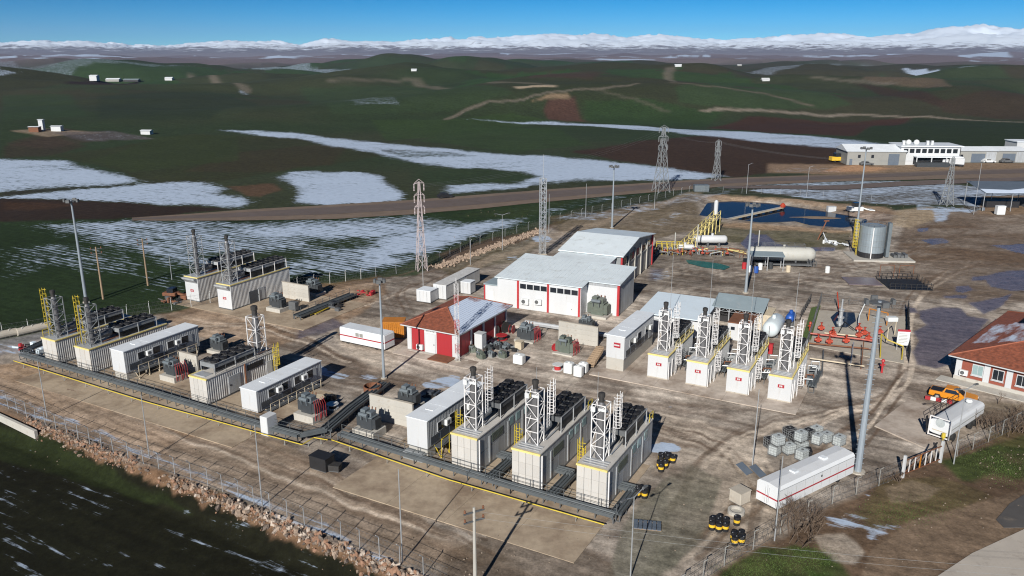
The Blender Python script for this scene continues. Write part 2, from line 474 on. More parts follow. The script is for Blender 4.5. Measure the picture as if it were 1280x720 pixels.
# wobble the outlines, more the farther away
_wa = np.clip(DIST * 0.012, 0.25, 30)
WXp = GX + _wa * (fbm(GX / (_wa * 3), GY / (_wa * 3), 3, 41) - 0.5) * 1.6
WYp = GY + _wa * (fbm(GX / (_wa * 3), GY / (_wa * 3), 3, 57) - 0.5) * 1.6

def mask(pts, feather=None, world=False):
    poly = pts if world else GP(pts)
    A = np.array(poly); mg = 0.06 * np.abs(A).max() + 10
    sel = np.where((WXp > A[:, 0].min() - mg) & (WXp < A[:, 0].max() + mg) & (WYp > A[:, 1].min() - mg) & (WYp < A[:, 1].max() + mg))[0]
    m = np.zeros(NV)
    if len(sel):
        sd = poly_sd(WXp[sel], WYp[sel], poly)
        ft = feather if feather is not None else np.clip(DIST[sel] * 0.004, 0.3, 12)
        m[sel] = 1 - sstep(-ft, ft, sd)
    return m

def paint(pts, c, a=1.0, feather=None, world=False, nz=None, sn=None, wt=None):
    m = mask(pts, feather, world) * a
    if nz is not None: m = m * nz
    global col
    if c is not None: col = col * (1 - m[:, None]) + c[None, :] * m[:, None]
    if sn is not None: snow[:] = snow * (1 - m) + sn * m
    if wt is not None: wet[:] = np.maximum(wet, wt * m)

def track(pts, w, c, a=1.0, sn=None, world=False):
    global col
    poly = pts if world else GP(pts)
    A = np.array(poly); mg = w * 3 + 30
    sel = np.where((GX > A[:, 0].min() - mg) & (GX < A[:, 0].max() + mg) & (GY > A[:, 1].min() - mg) & (GY < A[:, 1].max() + mg))[0]
    if not len(sel): return
    d = line_d(WXp[sel], WYp[sel], poly)
    cell = np.clip(DIST[sel] ** 2 / 170000, 0.1, 9)
    m = (1 - sstep(w * 0.35, w * 0.65 + cell, d)) * a
    col[sel] = col[sel] * (1 - m[:, None]) + c[None, :] * m[:, None]
    if sn is not None: snow[sel] = snow[sel] * (1 - m) + sn * m

n_big = fbm(GX / 260, GY / 190, 4, 71)
n_mid = fbm(GX / 38, GY / 30, 4, 73)
n_sm = fbm(GX / 6, GY / 6, 4, 77)
n_xs = fbm(GX / 1.6, GY / 1.6, 4, 79)
Uc = GX * UX + GY * UY; Vc = GX * VX + GY * VY
n_str = fbm(Uc / 16, Vc / 1.3, 4, 83)                     # ruts and plough lines along the row
GREEN = C3(50, 63, 42); GREEN2 = C3(46, 66, 34); OLIVE = C3(64, 60, 40); BROWN = C3(62, 48, 39); DBROWN = C3(50, 40, 34)
DIRT = C3(152, 137, 121); DIRT_L = C3(186, 173, 158); DIRT_D = C3(94, 79, 67); MUD = C3(92, 84, 82)

# rolling farmland
t = sstep(0.38, 0.62, n_big)
col[:] = GREEN * (1 - t[:, None]) + C3(58, 64, 46)[None, :] * t[:, None]
fld = _hash(np.floor(GX / 420 + 0.4 * n_big), np.floor(GY / 310 + 0.5 * n_mid), 5)
fm = (sstep(0.62, 0.66, fld) * sstep(500, 800, GY))[:, None] * 0.4
col[:] = col * (1 - fm) + C3(66, 56, 46) * fm
fm = (sstep(0.22, 0.18, fld) * sstep(500, 800, GY))[:, None] * 0.6
col[:] = col * (1 - fm) + C3(50, 76, 42) * fm
# far plain, purplish brown with snow remnants
ft_ = sstep(2500, 4200, DIST)[:, None]
col[:] = col * (1 - ft_) + (C3(100, 90, 92) * (0.7 + 0.6 * fbm(GX / 900, GY / 330, 4, 95)[:, None])) * ft_
snow[:] = sstep(3000, 5200, DIST) * sstep(0.60 - 0.10 * sstep(3500, 9000, DIST), 0.72 - 0.12 * sstep(3500, 9000, DIST), fbm(GX / 520, GY / 330, 5, 91, .6)) * 0.95
paint([(-80, 74), (0, 75), (150, 76), (260, 80), (220, 83), (100, 82), (0, 84), (-80, 86)], None, sn=0.42)
paint([(-80, 88), (0, 86), (30, 90), (0, 95), (-80, 96)], None, sn=0.6)
paint([(300, 84), (400, 83), (440, 86), (330, 88)], None, sn=0.5)
paint([(1120, 83), (1400, 82), (1400, 85), (1200, 85)], None, sn=0.8)
paint([(880, 80), (1010, 78), (1100, 79), (1000, 82)], None, sn=0.45)
# individual fields and lanes beyond the road
paint([(690, 127), (725, 123), (735, 153), (690, 151), (682, 140)], C3(80, 60, 52))
paint([(735, 127), (800, 122), (900, 140), (880, 158), (760, 156), (733, 150)], C3(48, 68, 40), 0.8)
paint([(930, 145), (1130, 146), (1060, 170), (960, 166), (880, 160)], C3(66, 48, 40))
paint([(1130, 146), (1400, 154), (1400, 195), (1180, 186), (1060, 172)], C3(44, 54, 34), 0.9)
paint([(1070, 99), (1130, 95), (1190, 108), (1150, 111), (1085, 103)], C3(98, 86, 72), 0.9)
paint([(1060, 104), (1100, 108), (1185, 128), (1175, 134), (1120, 122)], C3(60, 46, 40), 0.8)
paint([(1170, 128), (1400, 125), (1400, 150), (1180, 140)], C3(66, 53, 44), 0.7)
paint([(690, 90), (760, 92), (740, 100), (660, 98)], C3(74, 58, 52), 0.7)
paint([(900, 85), (1300, 85), (1300, 93), (1000, 94)], C3(62, 58, 48), 0.7)
paint([(720, 190), (800, 176), (930, 166), (1080, 184), (1062, 206), (990, 213), (915, 222), (840, 210), (760, 199)], BROWN)
paint([(0, 183), (60, 170), (110, 182), (60, 195), (0, 197)], C3(62, 52, 44), 0.7)
paint([(60, 195), (240, 168), (430, 172), (520, 186), (420, 205), (250, 230), (180, 228), (120, 205)], C3(56, 56, 36), 0.6)
paint([(230, 215), (300, 190), (440, 178), (420, 205), (340, 215)], C3(64, 54, 42), 0.5)
paint([(0, 180), (80, 160), (150, 170), (60, 186)], C3(70, 58, 50), 0.6)
paint([(12, 163), (60, 161), (130, 165), (60, 171)], C3(140, 125, 108), 0.9)
paint([(60, 166), (130, 163), (200, 173), (110, 176)], C3(92, 86, 88), 0.7, sn=0.35)
paint([(82, 104), (110, 98), (180, 100), (160, 106)], C3(44, 33, 34), 0.95)
paint([(430, 124), (470, 122), (500, 131), (440, 131)], None, 0.8, sn=0.52)
paint([(300, 110), (312, 113), (324, 120), (306, 118)], None, 0.8, sn=0.65)
paint([(695, 119), (715, 118), (720, 124), (665, 128)], C3(150, 128, 105), 0.8)
paint([(640, 108), (700, 107), (700, 110), (645, 110)], C3(190, 172, 150), 0.8)
for pts, c_ in [([(120, 120), (260, 112), (330, 130), (260, 150), (120, 148)], C3(46, 56, 40)), ([(460, 150), (560, 150), (640, 140), (690, 152), (560, 170), (480, 176)], C3(56, 74, 42)), ([(520, 176), (600, 158), (700, 160), (740, 182), (640, 190)], C3(54, 72, 42)), ([(380, 110), (520, 108), (640, 116), (560, 140), (420, 142)], C3(54, 70, 46)), ([(0, 120), (90, 118), (110, 145), (0, 150)], C3(52, 68, 44)), ([(200, 170), (300, 168), (300, 200), (160, 215), (110, 200)], C3(54, 64, 38)), ([(840, 108), (1000, 112), (1060, 130), (940, 137), (850, 128)], C3(58, 76, 50)), ([(1100, 90), (1260, 88), (1290, 100), (1130, 98)], C3(56, 72, 48))]:
    paint(pts, c_, 0.75)
lane = C3(112, 105, 94)
track([(240, 96), (270, 100), (300, 104), (315, 115)], 5, lane, 0.8)
track([(555, 150), (580, 140), (610, 128), (660, 122), (740, 112), (800, 104)], 2.0, lane, 0.9)
track([(835, 84), (832, 92), (838, 101)], 4, lane, 0.8)
track([(840, 103), (900, 109), (960, 118), (1010, 132)], 4.5, C3(110, 100, 90), 0.8)
track([(880, 137), (960, 139), (1060, 142), (1160, 146), (1300, 153)], 4.5, C3(140, 130, 118), 0.85)
track([(420, 99), (520, 100), (620, 103), (690, 107)], 7, lane, 0.6)
track([(745, 113), (790, 122), (830, 138)], 4, C3(100, 96, 84), 0.5)
track([(1020, 97), (1060, 101), (1110, 105)], 8, lane, 0.7, sn=0.3)
# snow lying on the slopes
S1 = 0.95
paint([(275, 162), (330, 163), (400, 169), (470, 178), (560, 186), (620, 192), (701, 196), (786, 204), (866, 213), (908, 221), (870, 226), (733, 226), (680, 231), (600, 240), (560, 242), (553, 232), (590, 219), (570, 212), (540, 207), (487, 198), (450, 188), (380, 175), (300, 166)], None, sn=S1, feather=7)
paint([(520, 212), (600, 211), (650, 214), (672, 221), (640, 229), (600, 230), (550, 232), (520, 225)], GREEN, sn=0.06, feather=5)
paint([(455, 184), (560, 190), (600, 196), (500, 196)], None, 0.8, sn=0.5)
paint([(585, 149), (700, 153), (799, 157), (871, 162), (980, 168), (1033, 171.5), (1130, 183), (1090, 189), (1020, 184), (940, 177), (860, 168), (826, 164), (720, 157), (640, 154)], None, sn=0.9, feather=9)
paint([(360, 216), (400, 213.5), (450, 214.5), (475, 221), (480, 229), (490, 234), (504, 242), (497, 251), (450, 254), (400, 256), (372, 255), (377, 242), (370, 235), (360, 227), (346, 221)], None, sn=0.98, feather=4.5)
paint([(-90, 199), (0, 198), (84, 201), (116, 210), (178, 226), (131, 231.5), (0, 240), (-90, 246)], None, sn=0.95, feather=6)
paint([(-90, 249), (0, 245), (94, 236), (200, 227), (256, 227), (287, 235), (275, 241), (312, 246), (322, 252), (297, 260), (187, 255), (62, 250), (-90, 249)], None, sn=0.85, feather=6)
paint([(0, 240), (131, 232), (200, 227), (94, 236), (0, 245)], C3(52, 52, 44), sn=0.12)
paint([(285, 233), (345, 229), (355, 237), (330, 246), (312, 244)], C3(92, 72, 56), 0.9, sn=0.0)
paint([(-120, 249), (0, 248), (120, 251), (230, 258), (297, 261), (165, 273), (0, 277), (-120, 282)], DBROWN, sn=0.0)
paint([(0, 252), (100, 255), (60, 262), (0, 262)], C3(78, 56, 40), 0.5, sn=0)
# verge between the fields and the road
paint([(297, 262), (420, 257), (520, 251), (680, 233), (820, 227), (905, 222), (905, 226), (700, 238), (520, 256), (380, 264)], C3(58, 62, 46), sn=0.05)

col[:] = col * np.where((DIST < 3600) & (GY > 205), 0.74, 1.0)[:, None]
# field between the road and the yard: winter wheat with streaks of snow
FF = [(-160, 284), (0, 277), (165, 272), (320, 274), (420, 270), (520, 262), (690, 251), (880, 234), (760, 250), (695, 272), (590, 300), (530, 325), (470, 342), (330, 362), (200, 384), (0, 420), (-160, 455)]
mFF = mask(FF, 1.0)
col[:] = col * (1 - mFF[:, None]) + (C3(33, 46, 25) * (0.75 + 0.5 * n_mid[:, None])) * mFF[:, None]
snow[:] = snow * (1 - mFF)
def addsnow(pts, v, ft=6): 
    m = mask(pts, ft) * mFF * 1.0; snow[:] = np.maximum(snow, m * v)
addsnow([(30, 281), (165, 273), (330, 277), (520, 268), (600, 282), (590, 300), (530, 318), (470, 340), (400, 348), (330, 352), (200, 330), (100, 300)], 0.58)
addsnow([(270, 285), (480, 275), (560, 285), (470, 300), (320, 300)], 0.74)
addsnow([(430, 300), (560, 282), (660, 270), (640, 283), (560, 310), (500, 332), (440, 340)], 0.80)
addsnow([(60, 280), (165, 273), (220, 285), (120, 292)], 0.66)
addsnow([(0, 310), (100, 300), (200, 330), (170, 345), (60, 338), (0, 350)], 0.42)
addsnow([(170, 330), (300, 350), (240, 368), (170, 362)], 0.36)
addsnow([(640, 262), (760, 244), (800, 243), (740, 258), (690, 270)], 0.55)
paint([(570, 270), (690, 253), (740, 250), (650, 272)], C3(46, 56, 32), 0.85, feather=4, sn=0.1)
paint([(250, 318), (370, 312), (400, 325), (300, 330)], C3(40, 50, 30), 0.8, feather=4, sn=0.2)
paint([(380, 300), (460, 297), (470, 308), (390, 312)], C3(40, 50, 30), 0.8, feather=4, sn=0.25)
# rubbly soil of the embankment slope, then the field below it
sdE = (GX - EDGE_A[0]) * _e[1] - (GY - EDGE_A[1]) * _e[0]
mLow = sstep(0.9, 1.6, sdE + 1.2 * (n_xs - .5)) * (GX < 14) * (GY < 240)
lowc = C3(20, 23, 12) * (0.75 + 0.5 * n_mid[:, None]) * (0.8 + 0.4 * n_str[:, None])
lowc = lowc * 0.75 + C3(30, 24, 19) * 0.25
col[:] = col * (1 - mLow[:, None]) + lowc * mLow[:, None]
_mb = sstep(-.6, .3, sdE) * (1 - sstep(1.25, 1.7, sdE + 1.6 * (n_xs - .5))) * (GX < 14) * (GY < 240)
col[:] = col * (1 - _mb[:, None]) + C3(104, 82, 64) * (0.5 + n_xs[:, None]) * _mb[:, None]
snow[:] = snow * (1 - mLow) + mLow * np.clip(0.16 + 0.5 * (fbm(Uc / 9, Vc / 4, 3, 101) - 0.42), 0, 0.30)
paint([(-40, 500), (0, 528), (60, 545), (140, 590), (240, 640), (60, 590), (-40, 560)], C3(34, 42, 20), 0.7, sn=0.05)

# ---------------------------------------------------------------- the works yard
YARD = [(-60, 490), (0, 506), (60, 535), (142, 568), (260, 609), (500, 709), (560, 745), (880, 745), (975, 680), (1070, 622), (1140, 590), (1210, 560), (1400, 500), (1400, 240), (1230, 262), (1120, 262), (870, 243), (760, 262), (700, 282), (620, 300), (560, 320), (520, 345), (470, 347), (330, 370), (200, 392), (100, 410), (-60, 448)]
mY = mask(YARD, 0.5)
ruts = sstep(0.36, 0.66, n_str) * 0.5 + sstep(0.35, 0.65, n_sm) * 0.5
yc = DIRT_D * (1 - ruts[:, None]) + DIRT_L * ruts[:, None]
yc = yc * (0.66 + 0.46 * sstep(0.3, 0.62, n_mid)[:, None]) * (0.72 + 0.56 * n_xs[:, None])
yc = yc * 0.78 + DIRT[None, :] * 0.26
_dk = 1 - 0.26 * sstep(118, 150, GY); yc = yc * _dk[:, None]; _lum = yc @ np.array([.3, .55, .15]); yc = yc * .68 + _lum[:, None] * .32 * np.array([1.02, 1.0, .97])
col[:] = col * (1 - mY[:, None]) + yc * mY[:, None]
snow[:] = snow * (1 - mY)
grey = C3(126, 115, 103)
# reddish bare soil at the far left corner and along the front strip
paint([(0, 455), (60, 450), (340, 545), (520, 640), (600, 700), (500, 706), (260, 606), (57, 532), (0, 503)], C3(150, 120, 90), 0.6, nz=0.5 + 0.5 * n_sm)
paint([(200, 392), (330, 366), (470, 345), (480, 365), (440, 400), (330, 440), (240, 420)], C3(152, 122, 92), 0.6, nz=0.5 + 0.5 * n_sm)
paint([(300, 520), (470, 620), (640, 700), (560, 720), (440, 680), (280, 610), (200, 560)], grey, 0.75, nz=0.5 + 0.6 * n_sm)
# lane between the rows, dark wheel tracks
paint([(400, 400), (480, 395), (500, 470), (700, 500), (860, 520), (960, 560), (940, 640), (840, 660), (830, 560), (660, 500), (470, 470)], C3(180, 168, 154), 0.75, nz=0.55 + 0.5 * ruts)
for pts, w, a in [([(360, 415), (470, 465), (640, 500), (860, 540)], 2.0, .5), ([(340, 425), (480, 478), (700, 520), (880, 560)], 1.2, .5), ([(420, 390), (440, 430), (600, 478), (780, 500), (900, 520)], 1.6, .4), ([(820, 520), (1000, 560), (1080, 600)], 1.6, .35), ([(690, 500), (860, 505), (1010, 520), (1130, 505)], 1.2, .35)]:
    track(pts, w, DIRT_D, a)
_rr = random.Random(21)
for base in ([(430, 470), (600, 490), (760, 515), (900, 560)], [(700, 500), (850, 530), (950, 590), (930, 690)], [(1000, 530), (1090, 500), (1140, 470), (1130, 380), (1200, 330)], [(860, 640), (900, 560), (1000, 525), (1120, 500)], [(1100, 330), (1160, 345), (1230, 330), (1300, 320)], [(830, 350), (930, 360), (1050, 370), (1150, 372)], [(840, 335), (1000, 345), (1100, 335), (1200, 300)], [(300, 400), (360, 420), (440, 450)], [(240, 410), (330, 400), (430, 385), (500, 360)], [(60, 480), (200, 530), (330, 580), (480, 640), (600, 690)], [(1150, 300), (1200, 320), (1270, 330)], [(870, 690), (960, 610), (1060, 560), (1130, 480)], [(500, 390), (470, 360), (530, 345), (620, 310)]):
    for k in range(3):
        ox, oy = _rr.gauss(0, 10), _rr.gauss(0, 5)
        pw = [Vector((*q, 0)) for q in GP([(a_ + ox + _rr.gauss(0, 5), b_ + oy + _rr.gauss(0, 2.5)) for a_, b_ in base])]
        # smooth the wheel path
        for _ in range(2):
            pw = [pw[0]] + [r_ for a_, b_ in zip(pw[:-1], pw[1:]) for r_ in (a_.lerp(b_, .25), a_.lerp(b_, .75))] + [pw[-1]]
        off = Vector((.85, 1.1, 0)).normalized() * .95
        tone = DIRT_D if _rr.random() < .65 else DIRT_L
        for sg in (-1, 1): track([tuple((q + off * sg)[:2]) for q in pw], .38, tone, _rr.uniform(.35, .7), world=True)
paint([(375, 405), (420, 395), (436, 404), (400, 422), (372, 424)], C3(90, 82, 86), 0.8, wt=0.75)
# dark damp ground
paint([(880, 560), (1000, 600), (960, 690), (860, 720), (800, 720), (830, 640)], C3(100, 88, 74), 0.6, nz=n_sm)
paint([(800, 620), (860, 580), (900, 600), (870, 680), (800, 745), (745, 740), (780, 660)], C3(92, 92, 80), 0.75, nz=0.4 + 0.8 * n_sm)
paint([(560, 690), (640, 660), (760, 700), (780, 745), (540, 745)], C3(78, 64, 50), 0.75, nz=0.3 + 0.9 * n_sm)
# old grass behind the hall, weeds round the pond
paint([(690, 272), (790, 258), (870, 252), (880, 285), (830, 295), (815, 300), (700, 290)], C3(92, 80, 60), 0.8, nz=0.4 + 0.8 * n_sm)
paint([(880, 275), (960, 285), (1060, 290), (1050, 312), (960, 310), (890, 300), (870, 290)], C3(74, 72, 48), 0.85, nz=0.5 + 0.7 * n_sm)
paint([(600, 305), (660, 290), (690, 300), (650, 325), (560, 345), (545, 335)], C3(78, 72, 50), 0.7, nz=0.4 + 0.8 * n_sm)
paint([(545, 318), (620, 297), (700, 280), (690, 290), (610, 312), (560, 330)], C3(84, 66, 54), 0.7)
track([(530, 372), (600, 330), (690, 298), (760, 275), (870, 240)], 3.0, C3(150, 135, 118), 0.5)
paint([(690, 275), (760, 258), (880, 236), (930, 232), (900, 244), (820, 262), (740, 276)], None, 0.9, sn=0.62, nz=0.3 + 0.9 * n_sm)
paint([(800, 280), (850, 262), (870, 262), (830, 282)], None, 0.8, sn=0.45)
paint([(640, 300), (690, 282), (700, 288), (650, 306)], None, 0.6, sn=0.4)
paint([(872, 246), (900, 243), (1100, 258), (1120, 268), (1090, 266), (960, 252), (890, 250)], C3(138, 118, 98), 0.9)
paint([(905, 278), (960, 281), (1060, 288), (1060, 291), (940, 288), (890, 282)], C3(132, 112, 92), 0.9)
paint([(985, 276), (1020, 271), (1052, 274), (1030, 282), (1000, 282)], C3(150, 132, 108), 0.9)
paint([(1040, 262), (1110, 264), (1108, 280), (1050, 284)], C3(92, 64, 48), 0.7, nz=n_sm)
# wet mud and puddles on the right-hand yard
paint([(1130, 262), (1400, 250), (1400, 370), (1230, 380), (1150, 370), (1100, 330)], C3(98, 84, 72), 0.85, nz=0.35 + 0.9 * fbm(GX / 14, GY / 5, 4, 103))
for pts, w_ in [([(1150, 388), (1175, 383), (1205, 385), (1215, 394), (1235, 398), (1215, 425), (1190, 440), (1192, 455), (1170, 460), (1148, 455), (1140, 440), (1150, 425), (1141, 415), (1160, 405), (1150, 398)], 1.0),
             ([(1230, 345), (1250, 338), (1300, 336), (1300, 362), (1260, 363), (1238, 358)], 1.0),
             ([(1195, 358), (1215, 356), (1222, 362), (1205, 366), (1194, 364)], 0.9), ([(1180, 369), (1215, 368), (1212, 373), (1180, 372)], 0.85),
             ([(1150, 300), (1178, 297), (1188, 303), (1165, 306)], 1.0), ([(1240, 306), (1300, 303), (1300, 322), (1262, 314)], 1.0),
             ([(1143, 286), (1162, 284), (1160, 289), (1146, 290)], 0.9), ([(1220, 345), (1235, 343), (1232, 350), (1218, 350)], 0.8),
             ([(1128, 382), (1145, 385), (1150, 392), (1130, 390)], 0.7), ([(1215, 378), (1240, 372), (1262, 366), (1250, 380), (1230, 392)], 0.9),
             ([(922, 304), (935, 292), (958, 294), (968, 305), (990, 309), (1040, 308), (1038, 313), (975, 314), (930, 312)], 1.0)]:
    paint(pts, C3(92, 84, 88), 0.95, feather=0.5, wt=w_)
paint([(1110, 295), (1150, 340), (1220, 330), (1300, 335), (1300, 290), (1200, 270)], C3(88, 70, 54), 0.6, nz=sstep(0.5, 0.62, fbm(GX / 22, GY / 4, 4, 107)))
paint([(1110, 262), (1165, 258), (1180, 272), (1130, 285), (1105, 280)], C3(150, 134, 112), 0.7)
paint([(1165, 260), (1190, 262), (1185, 276), (1168, 278)], None, 0.9, sn=0.75)
paint([(1140, 255), (1230, 262), (1215, 266), (1140, 262)], None, 0.9, sn=0.8)
paint([(810, 340), (835, 337), (840, 345), (815, 352)], None, 0.8, sn=0.55)
paint([(810, 335), (826, 335), (824, 348), (810, 350)], C3(70, 70, 88), 0.6, wt=0.8)
# far side strip: snow and slush between the yard and the highway
paint([(930, 238), (1040, 232), (1100, 230), (1180, 229), (1280, 238), (1400, 250), (1400, 262), (1230, 262), (1200, 256), (1120, 256), (1000, 248)], C3(78, 74, 68), 0.9, sn=0.72)
paint([(905, 226), (1050, 226), (1120, 225), (1110, 231), (1050, 233), (940, 237)], None, 0.9, sn=0.7)
paint([(960, 205), (1062, 206), (1180, 203), (1400, 204), (1400, 213), (1180, 214), (1050, 219), (960, 216)], C3(128, 108, 90), 0.85, sn=0.0)
paint([(1060, 205), (1110, 210), (1090, 214), (1020, 214)], C3(165, 128, 98), 0.8)
paint([(960, 211), (1050, 209), (1055, 215), (970, 216)], None, 0.7, sn=0.5)
paint([(1100, 215), (1260, 211), (1280, 216), (1150, 222)], C3(78, 68, 52), 0.8)
paint([(1235, 245), (1400, 240), (1400, 268), (1225, 268)], C3(120, 100, 80), 0.8, sn=0.0)
# green and worn ground outside the gate
mR = mask([(820, 760), (880, 722), (975, 668), (1070, 612), (1140, 582), (1210, 552), (1420, 470), (1420, 760)], 0.6)
rc = C3(90, 74, 60) * (0.75 + 0.5 * n_sm[:, None])
col[:] = col * (1 - mR[:, None]) + rc * mR[:, None]
GR = C3(50, 65, 30)
paint([(885, 730), (940, 690), (990, 680), (1040, 690), (1055, 720), (1000, 740), (880, 740)], GR, 0.95, nz=0.45 + 0.7 * n_xs)
paint([(1180, 575), (1300, 535), (1300, 600), (1250, 612), (1200, 600)], GR, 0.85, nz=sstep(0.35, 0.6, n_sm))
paint([(1060, 640), (1100, 600), (1180, 595), (1240, 620), (1180, 640), (1090, 665)], C3(84, 76, 52), 0.8, nz=0.4 + 0.8 * n_sm)
paint([(1105, 610), (1140, 600), (1180, 610), (1160, 625), (1115, 628)], C3(122, 108, 92), 0.6)
paint([(1010, 670), (1050, 665), (1075, 690), (1060, 703), (1040, 700)], C3(152, 142, 130), 0.9, feather=0.3, nz=0.7 + 0.3 * n_xs)
paint([(1085, 690), (1140, 650), (1280, 610), (1280, 660), (1190, 700), (1150, 740), (1060, 740)], C3(118, 102, 86), 0.75, nz=0.5 + 0.6 * n_sm)
paint([(1030, 645), (1060, 638), (1085, 650), (1135, 655), (1110, 672), (1085, 678), (1070, 660), (1035, 658)], None, 0.95, feather=1.0, sn=0.60)
paint([(1070, 615), (1085, 612), (1080, 625)], None, 0.8, sn=0.5)
paint([(1140, 500), (1200, 488), (1290, 480), (1290, 530), (1230, 535), (1180, 560)], C3(112, 96, 76), 0.5, nz=n_sm)
paint([(1205, 500), (1300, 505), (1300, 560), (1240, 555)], C3(84, 76, 50), 0.7, nz=n_sm)
# snow crust along the front fence and melting heaps
paint([(0, 480), (60, 512), (170, 556), (300, 605), (420, 660), (500, 702), (470, 700), (260, 606), (57, 532), (0, 503)], None, 0.9, sn=0.50)
for (x_, y_, rx, ry, v_) in [(420, 468, 22, 5, .62), (828, 558, 24, 7, .95), (560, 478, 20, 8, .8), (545, 480, 18, 6, .7), (462, 470, 16, 4, .5), (15, 437, 26, 5, .55), (840, 508, 5, 2, .5), (970, 512, 8, 2, .4), (1235, 540, 4, 2, .4), (404, 462, 10, 4, .85), (150, 480, 5, 2, .4), (505, 320, 25, 4, .5), (680, 300, 16, 5, .7), (640, 322, 10, 3, .5)]:
    paint([(x_ + rx * math.cos(k * .785), y_ + ry * math.sin(k * .785)) for k in range(8)], None, 1.0, feather=0.35, sn=v_)
paint([(0, 425), (60, 412), (75, 420), (40, 432), (0, 445)], C3(130, 128, 130), 0.7, sn=0.4)
paint([(100, 405), (240, 385), (330, 370), (470, 345), (475, 350), (330, 376), (240, 393), (100, 414)], C3(70, 55, 42), 0.5)

# wind-blown and ploughed: thin the snow along the working direction of each field
_hf = (GY > 225)
_w1 = fbm((GX * .9 + GY * .43) / 60, (GY * .9 - GX * .43) / 5.5, 4, 121); _w2 = fbm(GX / 40, GY / 26, 3, 131)
snow[:] = np.where(_hf & (DIST < 1500), snow * np.clip(0.42 + 0.62 * _w1 + 0.40 * _w2, 0.3, 1.0), snow)
# oil stains and spills on the yard
for (x_, y_, rx, ry, a_) in [(915, 514, 22, 4, .6), (870, 508, 16, 3, .5), (790, 486, 10, 3, .6), (640, 545, 10, 4, .4), (700, 575, 9, 3, .4), (760, 668, 16, 5, .6), (610, 650, 10, 3, .35), (545, 625, 12, 4, .4), (845, 588, 12, 10, .55), (1120, 470, 10, 4, .4), (1028, 478, 8, 3, .5), (1060, 352, 12, 2, .5), (980, 355, 14, 2, .4), (330, 545, 14, 4, .4), (250, 520, 14, 4, .4), (600, 470, 16, 3, .45), (520, 455, 12, 3, .4), (890, 600, 20, 8, .4)]:
    paint([(x_ + rx * math.cos(k * .785), y_ + ry * math.sin(k * .785)) for k in range(8)], C3(58, 48, 42), a_, feather=0.8, nz=sstep(.3, .6, n_xs))
# relief of ruts in the yard
GZ = GZ + mY * (sstep(36, 60, GY)) * (0.10 * (n_str - 0.5) + 0.10 * (n_sm - 0.5)) * (1 - wet) * (GY < 215) - 0.03 * wet

me = bpy.data.meshes.new('ground')
nr, nc = len(_rows), len(_cols)
idx = np.arange(NV).reshape(nr, nc)
quads = np.stack([idx[:-1, :-1], idx[:-1, 1:], idx[1:, 1:], idx[1:, :-1]], -1).reshape(-1, 4)
me.vertices.add(NV); me.vertices.foreach_set('co', np.stack([GX, GY, GZ], 1).astype(np.float32).ravel())
nq = len(quads)
me.loops.add(nq * 4); me.loops.foreach_set('vertex_index', quads.astype(np.int32).ravel())
me.polygons.add(nq); me.polygons.foreach_set('loop_start', (np.arange(nq) * 4).astype(np.int32)); me.polygons.foreach_set('loop_total', np.full(nq, 4, np.int32))
me.polygons.foreach_set('use_smooth', np.ones(nq, bool))
me.update(calc_edges=True); me.validate()
ca = me.attributes.new('tone', 'FLOAT_COLOR', 'POINT')
ca.data.foreach_set('color', np.concatenate([np.clip(col, 0, 1), np.ones((NV, 1))], 1).astype(np.float32).ravel())
for nm, arr in (('snow', snow), ('wet', wet)):
    a_ = me.attributes.new(nm, 'FLOAT', 'POINT'); a_.data.foreach_set('value', arr.astype(np.float32))

